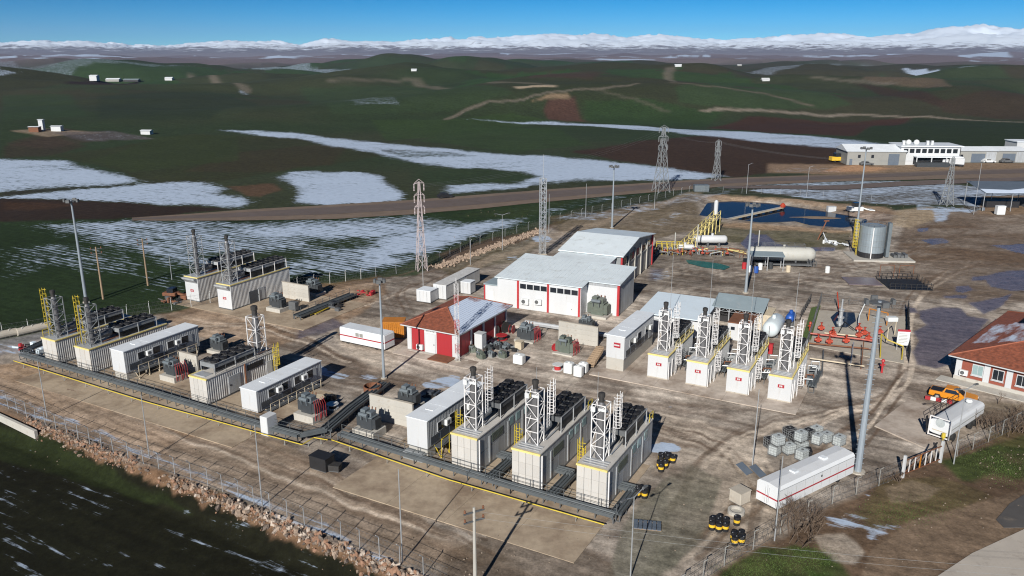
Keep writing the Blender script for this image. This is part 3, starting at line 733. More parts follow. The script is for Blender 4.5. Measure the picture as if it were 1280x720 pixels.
def ground_material():
    m, N, L, b = _new('ground')
    def nd(t, **k):
        n = N.new(t)
        for kk, v in k.items(): n.inputs[kk].default_value = v
        return n
    tc = N.new('ShaderNodeTexCoord')
    at = N.new('ShaderNodeAttribute'); at.attribute_name = 'tone'
    sn = N.new('ShaderNodeAttribute'); sn.attribute_name = 'snow'
    we = N.new('ShaderNodeAttribute'); we.attribute_name = 'wet'
    def noise(scale, detail=6, rough=0.62, vec=None):
        n = N.new('ShaderNodeTexNoise'); n.inputs['Scale'].default_value = scale; n.inputs['Detail'].default_value = detail; n.inputs['Roughness'].default_value = rough
        L.new(vec or tc.outputs['Object'], n.inputs['Vector']); return n.outputs[0]
    mp = N.new('ShaderNodeMapping'); mp.inputs['Rotation'].default_value = (0, 0, -TH)
    L.new(tc.outputs['Object'], mp.inputs[0])
    mp3 = N.new('ShaderNodeMapping'); mp3.inputs['Scale'].default_value = (0.22, 2.6, 1)
    L.new(mp.outputs[0], mp3.inputs[0])
    mp2 = N.new('ShaderNodeMapping'); mp2.inputs['Scale'].default_value = (0.06, 0.75, 1)
    L.new(mp.outputs[0], mp2.inputs[0])
    def math_(op, a, b_=None, c=None):
        n = N.new('ShaderNodeMath'); n.operation = op
        for i, q in enumerate((a, b_, c)):
            if q is None: continue
            if isinstance(q, (int, float)): n.inputs[i].default_value = q
            else: L.new(q, n.inputs[i])
        return n.outputs[0]
    def rng(x, a, b_, c, d):
        n = N.new('ShaderNodeMapRange'); L.new(x, n.inputs[0])
        for i, q in enumerate((a, b_, c, d)): n.inputs[i + 1].default_value = q
        return n.outputs[0]
    streak = noise(1.0, 7, 0.66, mp2.outputs[0]); streak2 = noise(1.0, 6, 0.7, mp3.outputs[0])
    nA, nB, nC, nD = noise(0.045, 6), noise(0.55, 7), noise(4.5, 5), noise(1.7, 6, 0.7)
    wv = N.new('ShaderNodeTexWave'); wv.bands_direction = 'Y'; wv.inputs['Scale'].default_value = 0.22; wv.inputs['Distortion'].default_value = 16.0; wv.inputs['Detail'].default_value = 3.0; wv.inputs['Detail Scale'].default_value = 0.06; wv.inputs['Detail Roughness'].default_value = 0.6
    L.new(mp.outputs[0], wv.inputs['Vector'])      # plough furrows
    fac = math_('MULTIPLY', rng(nB, 0.3, 0.7, 0.66, 1.32), rng(nC, 0.3, 0.7, 0.78, 1.2))
    fac = math_('MULTIPLY', fac, rng(wv.outputs['Fac'], 0.0, 1.0, 0.93, 1.07)); fac = math_('MULTIPLY', fac, rng(nA, 0.3, 0.7, 0.88, 1.1)); fac = math_('MULTIPLY', fac, rng(nD, 0.35, 0.65, 0.78, 1.2))
    fac = math_('MULTIPLY', fac, rng(streak, 0.3, 0.7, 0.78, 1.2))
    vm = N.new('ShaderNodeVectorMath'); vm.operation = 'SCALE'
    L.new(at.outputs['Color'], vm.inputs[0]); L.new(fac, vm.inputs['Scale'])
    # snow: amount + streaky noise, hard edged near, soft far
    mixn = math_('ADD', math_('ADD', math_('MULTIPLY', streak, 0.30), math_('MULTIPLY', streak2, 0.46)), math_('MULTIPLY', nB, 0.24))
    sfac = rng(math_('ADD', math_('ADD', sn.outputs['Fac'], math_('MULTIPLY', math_('SUBTRACT', mixn, 0.5), 3.2)), math_('MULTIPLY', math_('SUBTRACT', wv.outputs['Fac'], 0.5), 0.2)), 0.44, 0.70, 0.0, 1.0)
    sfac = math_('MULTIPLY', sfac, rng(sn.outputs['Fac'], 0.02, 0.12, 0.0, 1.0))
    sc = N.new('ShaderNodeMixRGB'); sc.inputs[1].default_value = (0.28, 0.35, 0.46, 1); sc.inputs[2].default_value = (0.48, 0.57, 0.71, 1)
    L.new(nB, sc.inputs[0])
    mx = N.new('ShaderNodeMixRGB'); L.new(sfac, mx.inputs[0]); L.new(vm.outputs[0], mx.inputs[1]); L.new(sc.outputs[0], mx.inputs[2])
    L.new(mx.outputs[0], b.inputs['Base Color'])
    wf = rng(math_('ADD', we.outputs['Fac'], math_('MULTIPLY', math_('SUBTRACT', math_('ADD', math_('MULTIPLY', nB, 0.5), math_('MULTIPLY', streak, 0.5)), 0.5), 1.5)), 0.40, 0.58, 0, 1)
    L.new(rng(wf, 0, 1, 0.92, 0.22), b.inputs['Roughness'])
    L.new(rng(wf, 0, 1, 0.12, 0.26), b.inputs['Specular IOR Level'])
    bp = N.new('ShaderNodeBump'); bp.inputs['Distance'].default_value = 0.12
    L.new(rng(wf, 0, 1, 0.55, 0.0), bp.inputs['Strength'])
    L.new(math_('ADD', nB, math_('MULTIPLY', nC, 0.4)), bp.inputs['Height'])
    L.new(bp.outputs[0], b.inputs['Normal'])
    return m
me.materials.append(ground_material())
ground = bpy.data.objects.new('ground', me); COL.objects.link(ground); struct(ground)

# ------------------------------------------------------------------ snowy mountains
def mountains():
    az = np.linspace(R(-46), R(46), 620); rr = np.concatenate([np.linspace(9500, 13000, 16), np.linspace(13300, 21000, 56)])
    RR, AZ = np.meshgrid(rr, az, indexing='ij')
    x = RR * np.sin(AZ); y = RR * np.cos(AZ)
    # crest line: photo column -> height of the skyline above the horizon (pixels)
    cx = np.array([-400, 0, 40, 90, 160, 205, 235, 300, 350, 375, 410, 425, 450, 500, 560, 590, 640, 690, 740, 780, 820, 870, 900, 960, 1040, 1080, 1140, 1170, 1210, 1280, 1600])
    cy = np.array([62, 60, 57, 58, 61, 63, 60, 57, 57, 62, 54, 55, 58, 58, 51, 49, 52, 46, 48, 52, 47, 54, 56, 51, 50, 53, 51, 46, 42, 46, 44])
    colpx = 640 + np.tan(AZ) * (CP + 0.29 * SP) * FPX
    crest = np.interp(colpx, cx, 66 - cy)
    k = np.exp(-((RR - 17500) / 2600.0) ** 2) + 0.42 * np.exp(-((RR - 12400) / 1500.0) ** 2) * (0.4 + 1.2 * fbm(x / 2500, y / 2500, 3, 15))
    rid = 1 - np.abs(2 * fbm(x / 2600 + 0.35 * fbm(x / 900, y / 900, 2, 4), y / 2100, 5, 21, 0.5) - 1)
    det = 1 - np.abs(2 * fbm(x / 620, y / 900, 5, 27, 0.58) - 1)
    z = crest / FPX * 17500 * k * (0.62 + 0.42 * rid ** 2) + 230 * k * (det - 0.75) + 25
    z = z + 40 * k - 60 * (RR < 9600)
    m, N, L, b = _new('mountain_snow')
    tc = N.new('ShaderNodeTexCoord'); geo = N.new('ShaderNodeNewGeometry')
    sep = N.new('ShaderNodeSeparateXYZ'); L.new(geo.outputs['Normal'], sep.inputs[0])
    pz = N.new('ShaderNodeSeparateXYZ'); L.new(tc.outputs['Object'], pz.inputs[0])
    n1 = N.new('ShaderNodeTexNoise'); n1.inputs['Scale'].default_value = 0.0048; n1.inputs['Detail'].default_value = 8; n1.inputs['Roughness'].default_value = 0.7
    L.new(tc.outputs['Object'], n1.inputs[0])
    def rng(xx, a_, b_, c_, d_):
        n = N.new('ShaderNodeMapRange'); L.new(xx, n.inputs[0])
        for i, q in enumerate((a_, b_, c_, d_)): n.inputs[i + 1].default_value = q
        return n.outputs[0]
    s1 = N.new('ShaderNodeMath'); s1.operation = 'ADD'; L.new(rng(pz.outputs[2], 20, 230, -0.20, 0.30), s1.inputs[0]); L.new(n1.outputs[0], s1.inputs[1])
    fac = rng(s1.outputs[0], 0.44, 0.58, 0, 1)
    mx = N.new('ShaderNodeMixRGB'); mx.inputs[1].default_value = (0.13, 0.12, 0.14, 1); mx.inputs[2].default_value = (0.66, 0.74, 0.84, 1)
    L.new(fac, mx.inputs[0]); L.new(mx.outputs[0], b.inputs['Base Color']); b.inputs['Roughness'].default_value = 0.9
    nr_, nc_ = RR.shape
    ix = np.arange(nr_ * nc_).reshape(nr_, nc_)
    q = np.stack([ix[:-1, :-1], ix[:-1, 1:], ix[1:, 1:], ix[1:, :-1]], -1).reshape(-1, 4)[:, ::-1]
    mm = bpy.data.meshes.new('mountains'); mm.from_pydata(np.stack([x.ravel(), y.ravel(), z.ravel()], 1).tolist(), [], q.tolist()); mm.update()
    for p in mm.polygons: p.use_smooth = True
    mm.materials.append(m)
    o = bpy.data.objects.new('mountains', mm); COL.objects.link(o); struct(o)
mountains()

# ------------------------------------------------------------------ sheets lying on the ground
def sheet(name, pts, m, dz=0.012, px=True, sub=1):
    """a sheet following the ground; pts are corner outlines"""
    w = [G(*p) for p in pts] if px else [Vector((p[0], p[1], th(p[0], p[1]))) for p in pts]
    mb = MB(); mb.add([(p.x, p.y, p.z + dz) for p in w], [tuple(range(len(w)))])
    me_ = mb.mesh(name, m)
    o = bpy.data.objects.new(name, me_); COL.objects.link(o)
    return o

def ribbon(name, left, right, m, dz=0.02, n=60):
    """strip between two photo-side edge lines, subdivided so that it follows the ground"""
    A = [G(*p) for p in left]; B = [G(*p) for p in right]
    def samp(Q, t):
        f = t * (len(Q) - 1); i = min(int(f), len(Q) - 2); return Q[i].lerp(Q[i + 1], f - i)
    vs = []; fs = []
    for i in range(n + 1):
        a, c = samp(A, i / n), samp(B, i / n)
        for s_ in (0, .25, .5, .75, 1):
            p = a.lerp(c, s_); vs.append((p.x, p.y, th(p.x, p.y) + dz))
    for i in range(n):
        for j in range(4):
            fs.append((i * 5 + j, i * 5 + j + 1, i * 5 + 6 + j, i * 5 + 5 + j))
    mb = MB(); mb.add(vs, fs)
    o = bpy.data.objects.new(name, mb.mesh(name, m)); COL.objects.link(o)
    return struct(o)

mat('shoulder', tuple(C3(100, 86, 74)), 0.9, var=0.25, scale=0.25, dirt=tuple(C3(78, 66, 56)), dirt_amt=0.3)
mat('road_tar', tuple(C3(86, 76, 72)), 0.85, var=0.2, scale=0.15, dirt=tuple(C3(74, 62, 56)), dirt_amt=0.4)
ribbon('road_shoulder', [(165, 272.5), (300, 263), (420, 256), (520, 250), (620, 242), (700, 236), (800, 229.5), (905, 223), (1050, 218.5), (1180, 213), (1420, 207)],
       [(165, 276), (300, 276), (420, 274), (520, 268), (620, 259), (700, 251), (800, 242), (905, 233.5), (1050, 227), (1180, 224), (1420, 220)], 'shoulder', 0.10)
ribbon('highway', [(165, 273.5), (300, 266), (420, 259), (520, 253), (620, 245), (700, 238.5), (800, 232), (905, 225), (1050, 220), (1180, 214.5), (1420, 208.5)],
       [(165, 275), (300, 272), (420, 268), (520, 262), (620, 254), (700, 246.5), (800, 238), (905, 230), (1050, 224), (1180, 219), (1420, 213.5)], 'road_tar', 0.14)
ribbon('service_road', [(905, 233), (1050, 232), (1130, 227), (1280, 222), (1420, 219)], [(905, 236), (1050, 238), (1130, 233), (1280, 226.5), (1420, 223)], 'road_tar', 0.2)

# ================================================================== WATER AND PADS
def water_mat():
    m, N, L, b = _new('pond_water')
    b.inputs['Base Color'].default_value = (0.012, 0.015, 0.024, 1); b.inputs['Roughness'].default_value = 0.1; b.inputs['Specular IOR Level'].default_value = 0.06
    n = N.new('ShaderNodeTexNoise'); n.inputs['Scale'].default_value = 1.2; n.inputs['Detail'].default_value = 4
    bp = N.new('ShaderNodeBump'); bp.inputs['Strength'].default_value = 0.12; bp.inputs['Distance'].default_value = 0.1
    L.new(n.outputs[0], bp.inputs['Height']); L.new(bp.outputs[0], b.inputs['Normal'])
    return m
MATS['pond_water'] = water_mat()
struct(MB().poly([(p[0], p[1]) for p in POND], -0.75, -0.55).build('pond_water', 'pond_water'))

def pad(name, corner, w, l, dz=0.10, m='pad', slab=4.0, rz=TH, label=None):
    """poured concrete pad: separate slabs with open joints"""
    o = bpy.data.objects.new(name, None); COL.objects.link(o); o.location = corner; o.rotation_euler = (0, 0, rz); struct(o)
    nu, nv = max(1, round(w / slab)), max(1, round(l / slab))
    me_ = MB().box(0.012, w / nu - 0.012, 0.012, l / nv - 0.012, -0.2, 0).mesh('slab', m)
    for i in range(nu):
        for j in range(nv):
            inst('slab', me_, o, (i * w / nu, j * l / nv, dz + random.uniform(-.006, .006)))
    return o
def pad_mat(name, c, d, amt):
    """stained, mud-filmed slab concrete, mottled in plan"""
    m, N, L, b = _new(name)
    g = N.new('ShaderNodeNewGeometry')
    def nz(s, det=7, r=0.65):
        n = N.new('ShaderNodeTexNoise'); n.inputs['Scale'].default_value = s; n.inputs['Detail'].default_value = det; n.inputs['Roughness'].default_value = r
        L.new(g.outputs['Position'], n.inputs['Vector']); return n.outputs[0]
    cr = N.new('ShaderNodeValToRGB'); cr.color_ramp.elements[0].position = 0.42 - amt * 0.1; cr.color_ramp.elements[0].color = (*d, 1)
    cr.color_ramp.elements[1].position = 0.60 - amt * 0.1; cr.color_ramp.elements[1].color = (*c, 1)
    L.new(nz(0.16), cr.inputs[0])
    mr = N.new('ShaderNodeMapRange'); mr.inputs[1].default_value = 0.3; mr.inputs[2].default_value = 0.7; mr.inputs[3].default_value = 0.85; mr.inputs[4].default_value = 1.1
    L.new(nz(1.4), mr.inputs[0])
    v = N.new('ShaderNodeVectorMath'); v.operation = 'SCALE'; L.new(cr.outputs[0], v.inputs[0]); L.new(mr.outputs[0], v.inputs['Scale'])
    L.new(v.outputs[0], b.inputs['Base Color']); b.inputs['Roughness'].default_value = 0.85; b.inputs['Specular IOR Level'].default_value = 0.2
    MATS[name] = m
pad_mat('pad', tuple(C3(154, 140, 122)), tuple(C3(120, 105, 90)), 0.5)
pad_mat('pad_grey', tuple(C3(168, 158, 148)), tuple(C3(128, 115, 104)), 0.4)
p0 = P(400, 560)
pad('concrete_apron', UV(P(455, 583), 0, -5.0), 26.5, 19.5, 0.07, 'pad', 6.5)
pad('concrete_apron', UV(P(20, 458), 5, -3.2), 40, 17, 0.05, 'pad', 6.5)
pad('concrete_apron', UV(P(809, 474), -7.5, -2.2), 27, 15, 0.08, 'pad_grey', 4.5)
pad('concrete_apron', UV(P(234, 376), -1, -2.4), 30, 16, 0.06, 'pad', 6)
pad('concrete_apron', UV(P(510, 436), -1.0, -2.6), 13, 3.0, 0.06, 'pad_grey', 4.5)

# ================================================================== GENERATOR UNITS
def lattice_tower(parent, x0, y0, w, z0, z1, m, name='exhaust_tower', th_=0.09, bays=4):
    mb = MB()
    for dx, dy in ((0, 0), (w, 0), (w, w), (0, w)): mb.bar((x0 + dx, y0 + dy, z0), (x0 + dx, y0 + dy, z1), th_)
    c = [(x0, y0), (x0 + w, y0), (x0 + w, y0 + w), (x0, y0 + w)]
    for k in range(bays + 1):
        z = z0 + (z1 - z0) * k / bays
        for i in range(4):
            a, b_ = c[i], c[(i + 1) % 4]
            if k: mb.bar((*a, z - 0.02), (*b_, z - 0.02), th_ * 0.75)
            if k < bays:
                zz = z0 + (z1 - z0) * (k + 1) / bays
                if (k + i) % 2: mb.bar((*a, z), (*b_, zz), th_ * 0.6)
                else: mb.bar((*b_, z), (*a, zz), th_ * 0.6)
    return mb.build(name, m, parent)

def caged_ladder(parent, x, y, z0, z1, m, d=(0, -1), cage=True, name='ladder'):
    mb = MB(); px, py = -d[1], d[0]
    for s in (-.25, .25): mb.bar((x + px * s, y + py * s, z0), (x + px * s, y + py * s, z1), 0.06)
    z = z0 + .2
    while z < z1: mb.bar((x - px * .25, y - py * .25, z), (x + px * .25, y + py * .25, z), 0.04); z += .32
    lad = mb.build(name, m, parent)
    if cage:
        cb = MB(); pts = [(-.33, 0), (-.36, .35), (-.18, .66), (.18, .66), (.36, .35), (.33, 0)]
        W = [(x + px * a + d[0] * b_, y + py * a + d[1] * b_) for a, b_ in pts]
        z = z0 + 1.6
        while z <= z1 + .8:
            for a, b_ in zip(W[:-1], W[1:]): cb.bar((*a, z), (*b_, z), 0.05)
            z += .62
        for a in W[1:-1]: cb.bar((*a, z0 + 1.6), (*a, z1 + .8), 0.045)
        cb.build('cage', m, lad)
    return lad

def fan_mesh():
    mb = MB(); mb.lathe([(.50, 0), (.56, .10), (.56, .30), (.50, .32), (.44, .22), (.12, .20), (.10, .26)], n=14)
    for k in range(6):
        a = k * math.pi / 3
        mb.bar((.1 * math.cos(a), .1 * math.sin(a), .25), (.46 * math.cos(a), .46 * math.sin(a), .27), .13, .02)
    return mb.mesh('fan', 'black')
FAN = fan_mesh()

def radiator_table(parent, x0, x1, y0, y1, zb, zt, n, m='mid_grey', legm='galv', tilt=False, rows=2):
    mb = MB().box(x0, x1, y0, y1, zt - .55, zt)
    rt = mb.build('radiator_table', m, parent)
    lg = MB()
    for k in range(n // 2 + 1):
        y = y0 + .06 + (y1 - y0 - .12) * k / (n // 2)
        for x in (x0 - .045, x1 + .045):
            lg.bar((x, y, zb), (x, y, zt + .06), .09)
    for x in (x0 - .05, x1 + .05):
        lg.bar((x, y0, zt + .03), (x, y1, zt + .03), .06)
    lg.build('leg_frame', legm, rt)
    bl = MB()
    for x in (x0 + .25, x1 - .25): bl.box(x - .06, x + .06, y0 + .2, y1 - .2, zb + .1, zt - .6)
    bl.build('coil_bank', 'black', rt)
    for i in range(n):
        for j in range(rows):
            inst('fan', FAN, rt, (x0 + (x1 - x0) * (j + .5) / rows, y0 + (y1 - y0) * (i + .5) / n, zt))
    return rt

def sign(parent, x, y, z, w, h, marks):
    s_ = MB().box(x - w / 2, x + w / 2, y - .03, y, z - h / 2, z + h / 2).build('sign', 'red_sign', parent)
    for cx_, cz_, mw, mh in marks: MB().box(x + cx_ * w - mw * w / 2, x + cx_ * w + mw * w / 2, y - .036, y - .0301, z + cz_ * h - mh * h / 2, z + cz_ * h + mh * h / 2).build('faded_mark', 'white', s_)
    return s_

def genset(label, kind, L_=13.0, w=3.1, h=4.1, group=None, text=None):
    t = thing('generator_unit', label, 'generator', group=group)
    MB().box(-.05, w + .05, -.05, L_ + .05, 0.02, .22).build('base_frame', 'dark_frame' if kind != 'M' else 'concrete', t)
    body_m = {'R': 'grey_panel', 'M': 'white', 'B': 'grey_corr', 'L': 'grey_corr'}[kind]
    core = MB().box(.06, w - .06, .06, L_ - .06, .2, h - .06)
    core.build('wall', 'dark_frame' if kind == 'R' else body_m, t)
    # front face
    if kind in 'RL':
        cols_, rows_ = (4, 3) if kind == 'R' else (3, 2)
        pm = MB().bev(0.015, w / cols_ - .015, 0, .09, .015, (h - .2) / rows_ - .02, .012).mesh('front_panel', 'beige_panel')
        for i in range(cols_):
            for j in range(rows_): inst('front_panel', pm, t, (i * w / cols_, -.03, .22 + j * (h - .22) / rows_))
    else:
        MB().box(0, w, -.03, .06, .2, h).build('front_wall', 'white', t)
        if kind == 'B':
            hd = MB(); z0, z1 = h - 1.0, h - .06
            hd.add([(.1, -.03, z0), (w - .1, -.03, z0), (w - .1, -.03, z1), (.1, -.03, z1), (.1, -.75, z1 - .25), (w - .1, -.75, z1 - .25), (w - .1, -.75, z1), (.1, -.75, z1)],
                   [(0, 1, 5, 4), (4, 5, 6, 7), (7, 6, 2, 3), (0, 4, 7, 3), (1, 2, 6, 5)])
            hd.build('intake_hood', 'grey_panel', t)
        if text: sign(t, w * (.55 if kind == 'M' else .5), -.032, h * (.62 if kind == 'M' else .45), .78, .42, text)
    # sides
    if kind == 'R':
        n = 9
        for sx, xx in ((0, -.0), (1, w - .06)):
            pm = MB().box(0, .06, .02, L_ / n - .03, .02, (h - .24) / 2 - .03).mesh('side_panel', 'grey_panel')
            for i in range(n):
                for j in range(2): inst('side_panel', pm, t, (xx, i * L_ / n, .22 + j * (h - .22) / 2))
        lv = MB()
        for k in range(6): lv.box(w + .005, w + .06, 3.0, 5.4, 2.5 + k * .16, 2.6 + k * .16)
        lv.build('louvre', 'tx_olive', t)
        for y in (2.4, 6.5, 9.8): MB().box(w, w + .07, y, y + .3, .4, 3.4).build('conduit', 'galv', t)
        for y in (6.9, 8.4, 10.4): MB().box(w + .003, w + .05, y, y + .9, 2.7, 3.6).build('window', 'window_pale', t)
        MB().bar((w + .12, .3, .1), (w + .12, .3, 3.9), .12).build('downpipe', 'white_steel', t)
    else:
        cs = MB(); cs.corr((w - .055, 0.03, 0), (w - .055, L_ - .03, 0), .22, h - .05, .3 if kind != 'M' else .45)
        cs.build('side_sheet', body_m, t)
        cs = MB(); cs.corr((.055, L_ - .03, 0), (.055, .03, 0), .22, h - .05, .3 if kind != 'M' else .45)
        cs.build('side_sheet', body_m, t)
        dr = MB().box(w - .01, w + .05, L_ * .42, L_ * .42 + 1.6, .3, 2.4).build('side_door', 'grey_panel' if kind != 'M' else 'white', t)
        MB().box(w + .05, w + .09, L_ * .42 + .1, L_ * .42 + .25, 1.2, 1.4).build('handle', 'black', dr)
    # roof with coloured edge trims
    rf = MB().box(-.04, w + .04, -.05, L_ + .04, h - .05, h + .05).build('roof', 'beige_panel' if kind in 'RM' else 'grey_panel', t)
    MB().box(-.06, w + .06, -.10, .05, h - .12, h + .085).build('roof_trim', 'yellow_edge', rf)
    MB().box(w - .12, w + .07, .06, L_ + .03, h - .06, h + .08).build('roof_trim', 'beige_panel' if kind == 'R' else 'yellow_edge', rf)
    if kind in 'RM':
        rp = MB()
        for k in range(3): rp.box(.3, w - .3, .5 + k * .42, .75 + k * .42, h + .05, h + .09 + .02 * k)
        rp.build('roof_plate', 'galv', rf)
    # exhaust tower and stack
    zt = {'R': 9.9, 'M': 9.0, 'B': 11.5, 'L': 9.2}[kind]
    tw = {'R': 1.35, 'M': 1.25, 'B': 1.7, 'L': 1.6}[kind]
    ty = {'R': 1.5, 'M': 1.9, 'B': .7, 'L': .8}[kind]; tx = w / 2 - tw / 2 - (0.1 if kind in 'RM' else 0)
    tm = {'R': 'white_steel', 'M': 'white_steel', 'B': 'galv', 'L': 'mid_grey'}[kind]
    tower = lattice_tower(t, tx, ty, tw, h + .05, zt, tm, th_=.095, bays=4 if kind in 'RM' else 5)
    cx, cy = tx + tw / 2, ty + tw / 2
    st = MB().lathe([(.46, h + .05), (.46, h + .5), (.40, h + .6), (.40, zt - .4), (.30, zt - .1), (.24, zt + .1)], (cx, cy, 0), n=14).build('exhaust_stack', 'stack', t, smooth=False)
    MB().lathe([(.26, zt + .1), (.26, zt + .55), (.34, zt + .6), (.34, zt + .98), (.22, zt + 1.05)], (cx, cy, 0), n=12).build('stack_cap', 'soot', st)
    if kind in 'RM':
        pf = MB().box(tx - .1, tx + .35, ty - .12, ty + .05, zt - .75, zt - .25).box(tx + tw * .5, tx + tw + .1, ty - .1, ty + .06, zt - .55, zt - .3)
        pf.build('flood_lamp', 'plastic_white', tower)
        caged_ladder(t, tx + tw + .35, ty + tw + .25, h + .1 if kind == 'M' else h + 1.6, zt + .2, 'white_steel', d=(1, 0))
    if kind == 'L':
        caged_ladder(t, tx - .3, ty + .3, h + .1, zt + .4, 'yellow', d=(-1, 0))
        r_ = MB()
        for z in (.5, 1.05):
            r_.bar((.1, .2, h + z), (.1, 3.4, h + z), .06); r_.bar((.1, 3.4, h + z), (1.0, 3.4, h + z), .06)
        for y in (.2, 1.2, 2.3, 3.4): r_.bar((.1, y, h), (.1, y, h + 1.05), .06)
        r_.build('railing', 'yellow', rf)
    # silencer and ducts behind the tower
    sil = MB().lathe([(.15, ty + tw + .1), (.55, ty + tw + .3), (.55, ty + tw + 2.0), (.3, ty + tw + 2.2)], (w * .5, 0, h + 1.0), axis='y', n=12)
    sil.bar((w * .5, ty + tw / 2, h + 1.0), (w * .5, ty + tw + .3, h + 1.0), .4)
    sil.build('silencer', 'mid_grey' if kind in 'RM' else 'stack', t)
    pp = MB().path([(w * .3, ty + tw + 2.0, h + .3), (w * .3, L_ - 1, h + .3)], .09).path([(w * .75, ty + tw, h + .25), (w * .75, L_ - 1.5, h + .25)], .07)
    pp.build('roof_pipe', 'rust' if kind in 'BL' else 'galv', t)
    # radiators
    ry0 = ty + tw + (2.4 if kind != 'M' else 2.2)
    nf = {'R': 5, 'M': 5, 'B': 7, 'L': 5}[kind]
    radiator_table(t, .25, w - .25, ry0, min(L_ - .3, ry0 + nf * 1.25), h + .05, h + (1.75 if kind in 'RB' else 1.5), nf, {'R': 'dark_frame', 'B': 'grey_panel', 'M': 'mid_grey', 'L': 'mid_grey'}[kind], legm='white_steel' if kind == 'B' else 'galv')
    # walkway rail along the shaded side
    if kind in 'R':
        caged_ladder(t, -.35, 2.6, .1, h + .5, 'yellow', d=(-1, 0))
        rl = MB()
        for z in (.5, 1.0): rl.bar((w + .02, L_ - 1.2, h + z), (w + .02, L_ - .1, h + z), .05)
        for y in (L_ - 1.2, L_ - .1): rl.bar((w + .02, y, h), (w + .02, y, h + 1.0), .05)
        rl.build('railing', 'yellow', rf)
    if kind == 'M':
        caged_ladder(t, w + .32, 2.6, .1, h + .4, 'white_steel', d=(1, 0))
        ef = MB()
        for y in (.2, 1.6): ef.bar((w + .1, y, .1), (w + .1, y, 2.6), .09)
        ef.build('downpipe', 'white_steel', t)
        rl = MB()
        for z in (.55, 1.05): rl.bar((w, 3.2, h + z), (w, L_ - .2, h + z), .05)
        for k in range(5): rl.bar((w, 3.2 + k * (L_ - 3.4) / 4, h), (w, 3.2 + k * (L_ - 3.4) / 4, h + 1.05), .05)
        rl.build('railing', 'yellow_edge', rf)
    if kind == 'B':
        dr = MB().box(w - .02, w + .06, 3.9, 5.9, .3, 2.3).build('window', 'dark_side', t)
        MB().bar((w + .1, 6.1, .1), (w + .1, 6.1, 2.2), .12).build('downpipe', 'galv', t)
    return t

def place(o, px, py, rz=TH):
    o.location = P(px, py); o.rotation_euler = (0, 0, rz); return o

r1 = place(genset('beige generator unit with white stack tower, next to the white raised container', 'R', group='beige generator units of the front row'), 565, 585.5)
r2 = dup(r1, 'beige generator unit with white stack tower, middle one of the front right three', P(640, 606))
r3 = dup(r1, 'beige generator unit with white stack tower, nearest to the camera at the row end', P(720, 627))
m1 = place(genset('white generator unit with dark red plate, nearest to the raised white container', 'M', 11.5, 2.75, 3.35, 'white generator units facing the lane', [(-.16, .02, .2, .5), (.1, 0, .22, .55)]), 809, 471)
for (px, py, n_, lb) in ((857, 480, 0, 'white generator unit with dark red plate, second from the left of four'), (907, 490, 1, 'white generator unit with dark red plate, third from the left of four'), (959, 499, 1, 'white generator unit with dark red plate, next to the fenced wellhead')):
    o = dup(m1, lb, P(px, py))
b1 = place(genset('corrugated generator unit with white front and tall tower, farther of the back left pair', 'B', 14, 3.2, 4.4, 'white fronted generator units at the back left', [(-.1, .1, .3, .3), (.15, -.1, .3, .3)]), 234, 375)
b2 = dup(b1, 'corrugated generator unit with white front and tall tower, nearer of the back left pair', P(274, 385))
l1 = place(genset('ribbed generator unit with yellow laddered tower at the far left end', 'L', 12.5, 3.1, 3.5, 'ribbed generator units with yellow tower ladders'), 57, 451)
l2 = dup(l1, 'ribbed generator unit with yellow laddered tower, beside the long white container', P(98, 462.5))

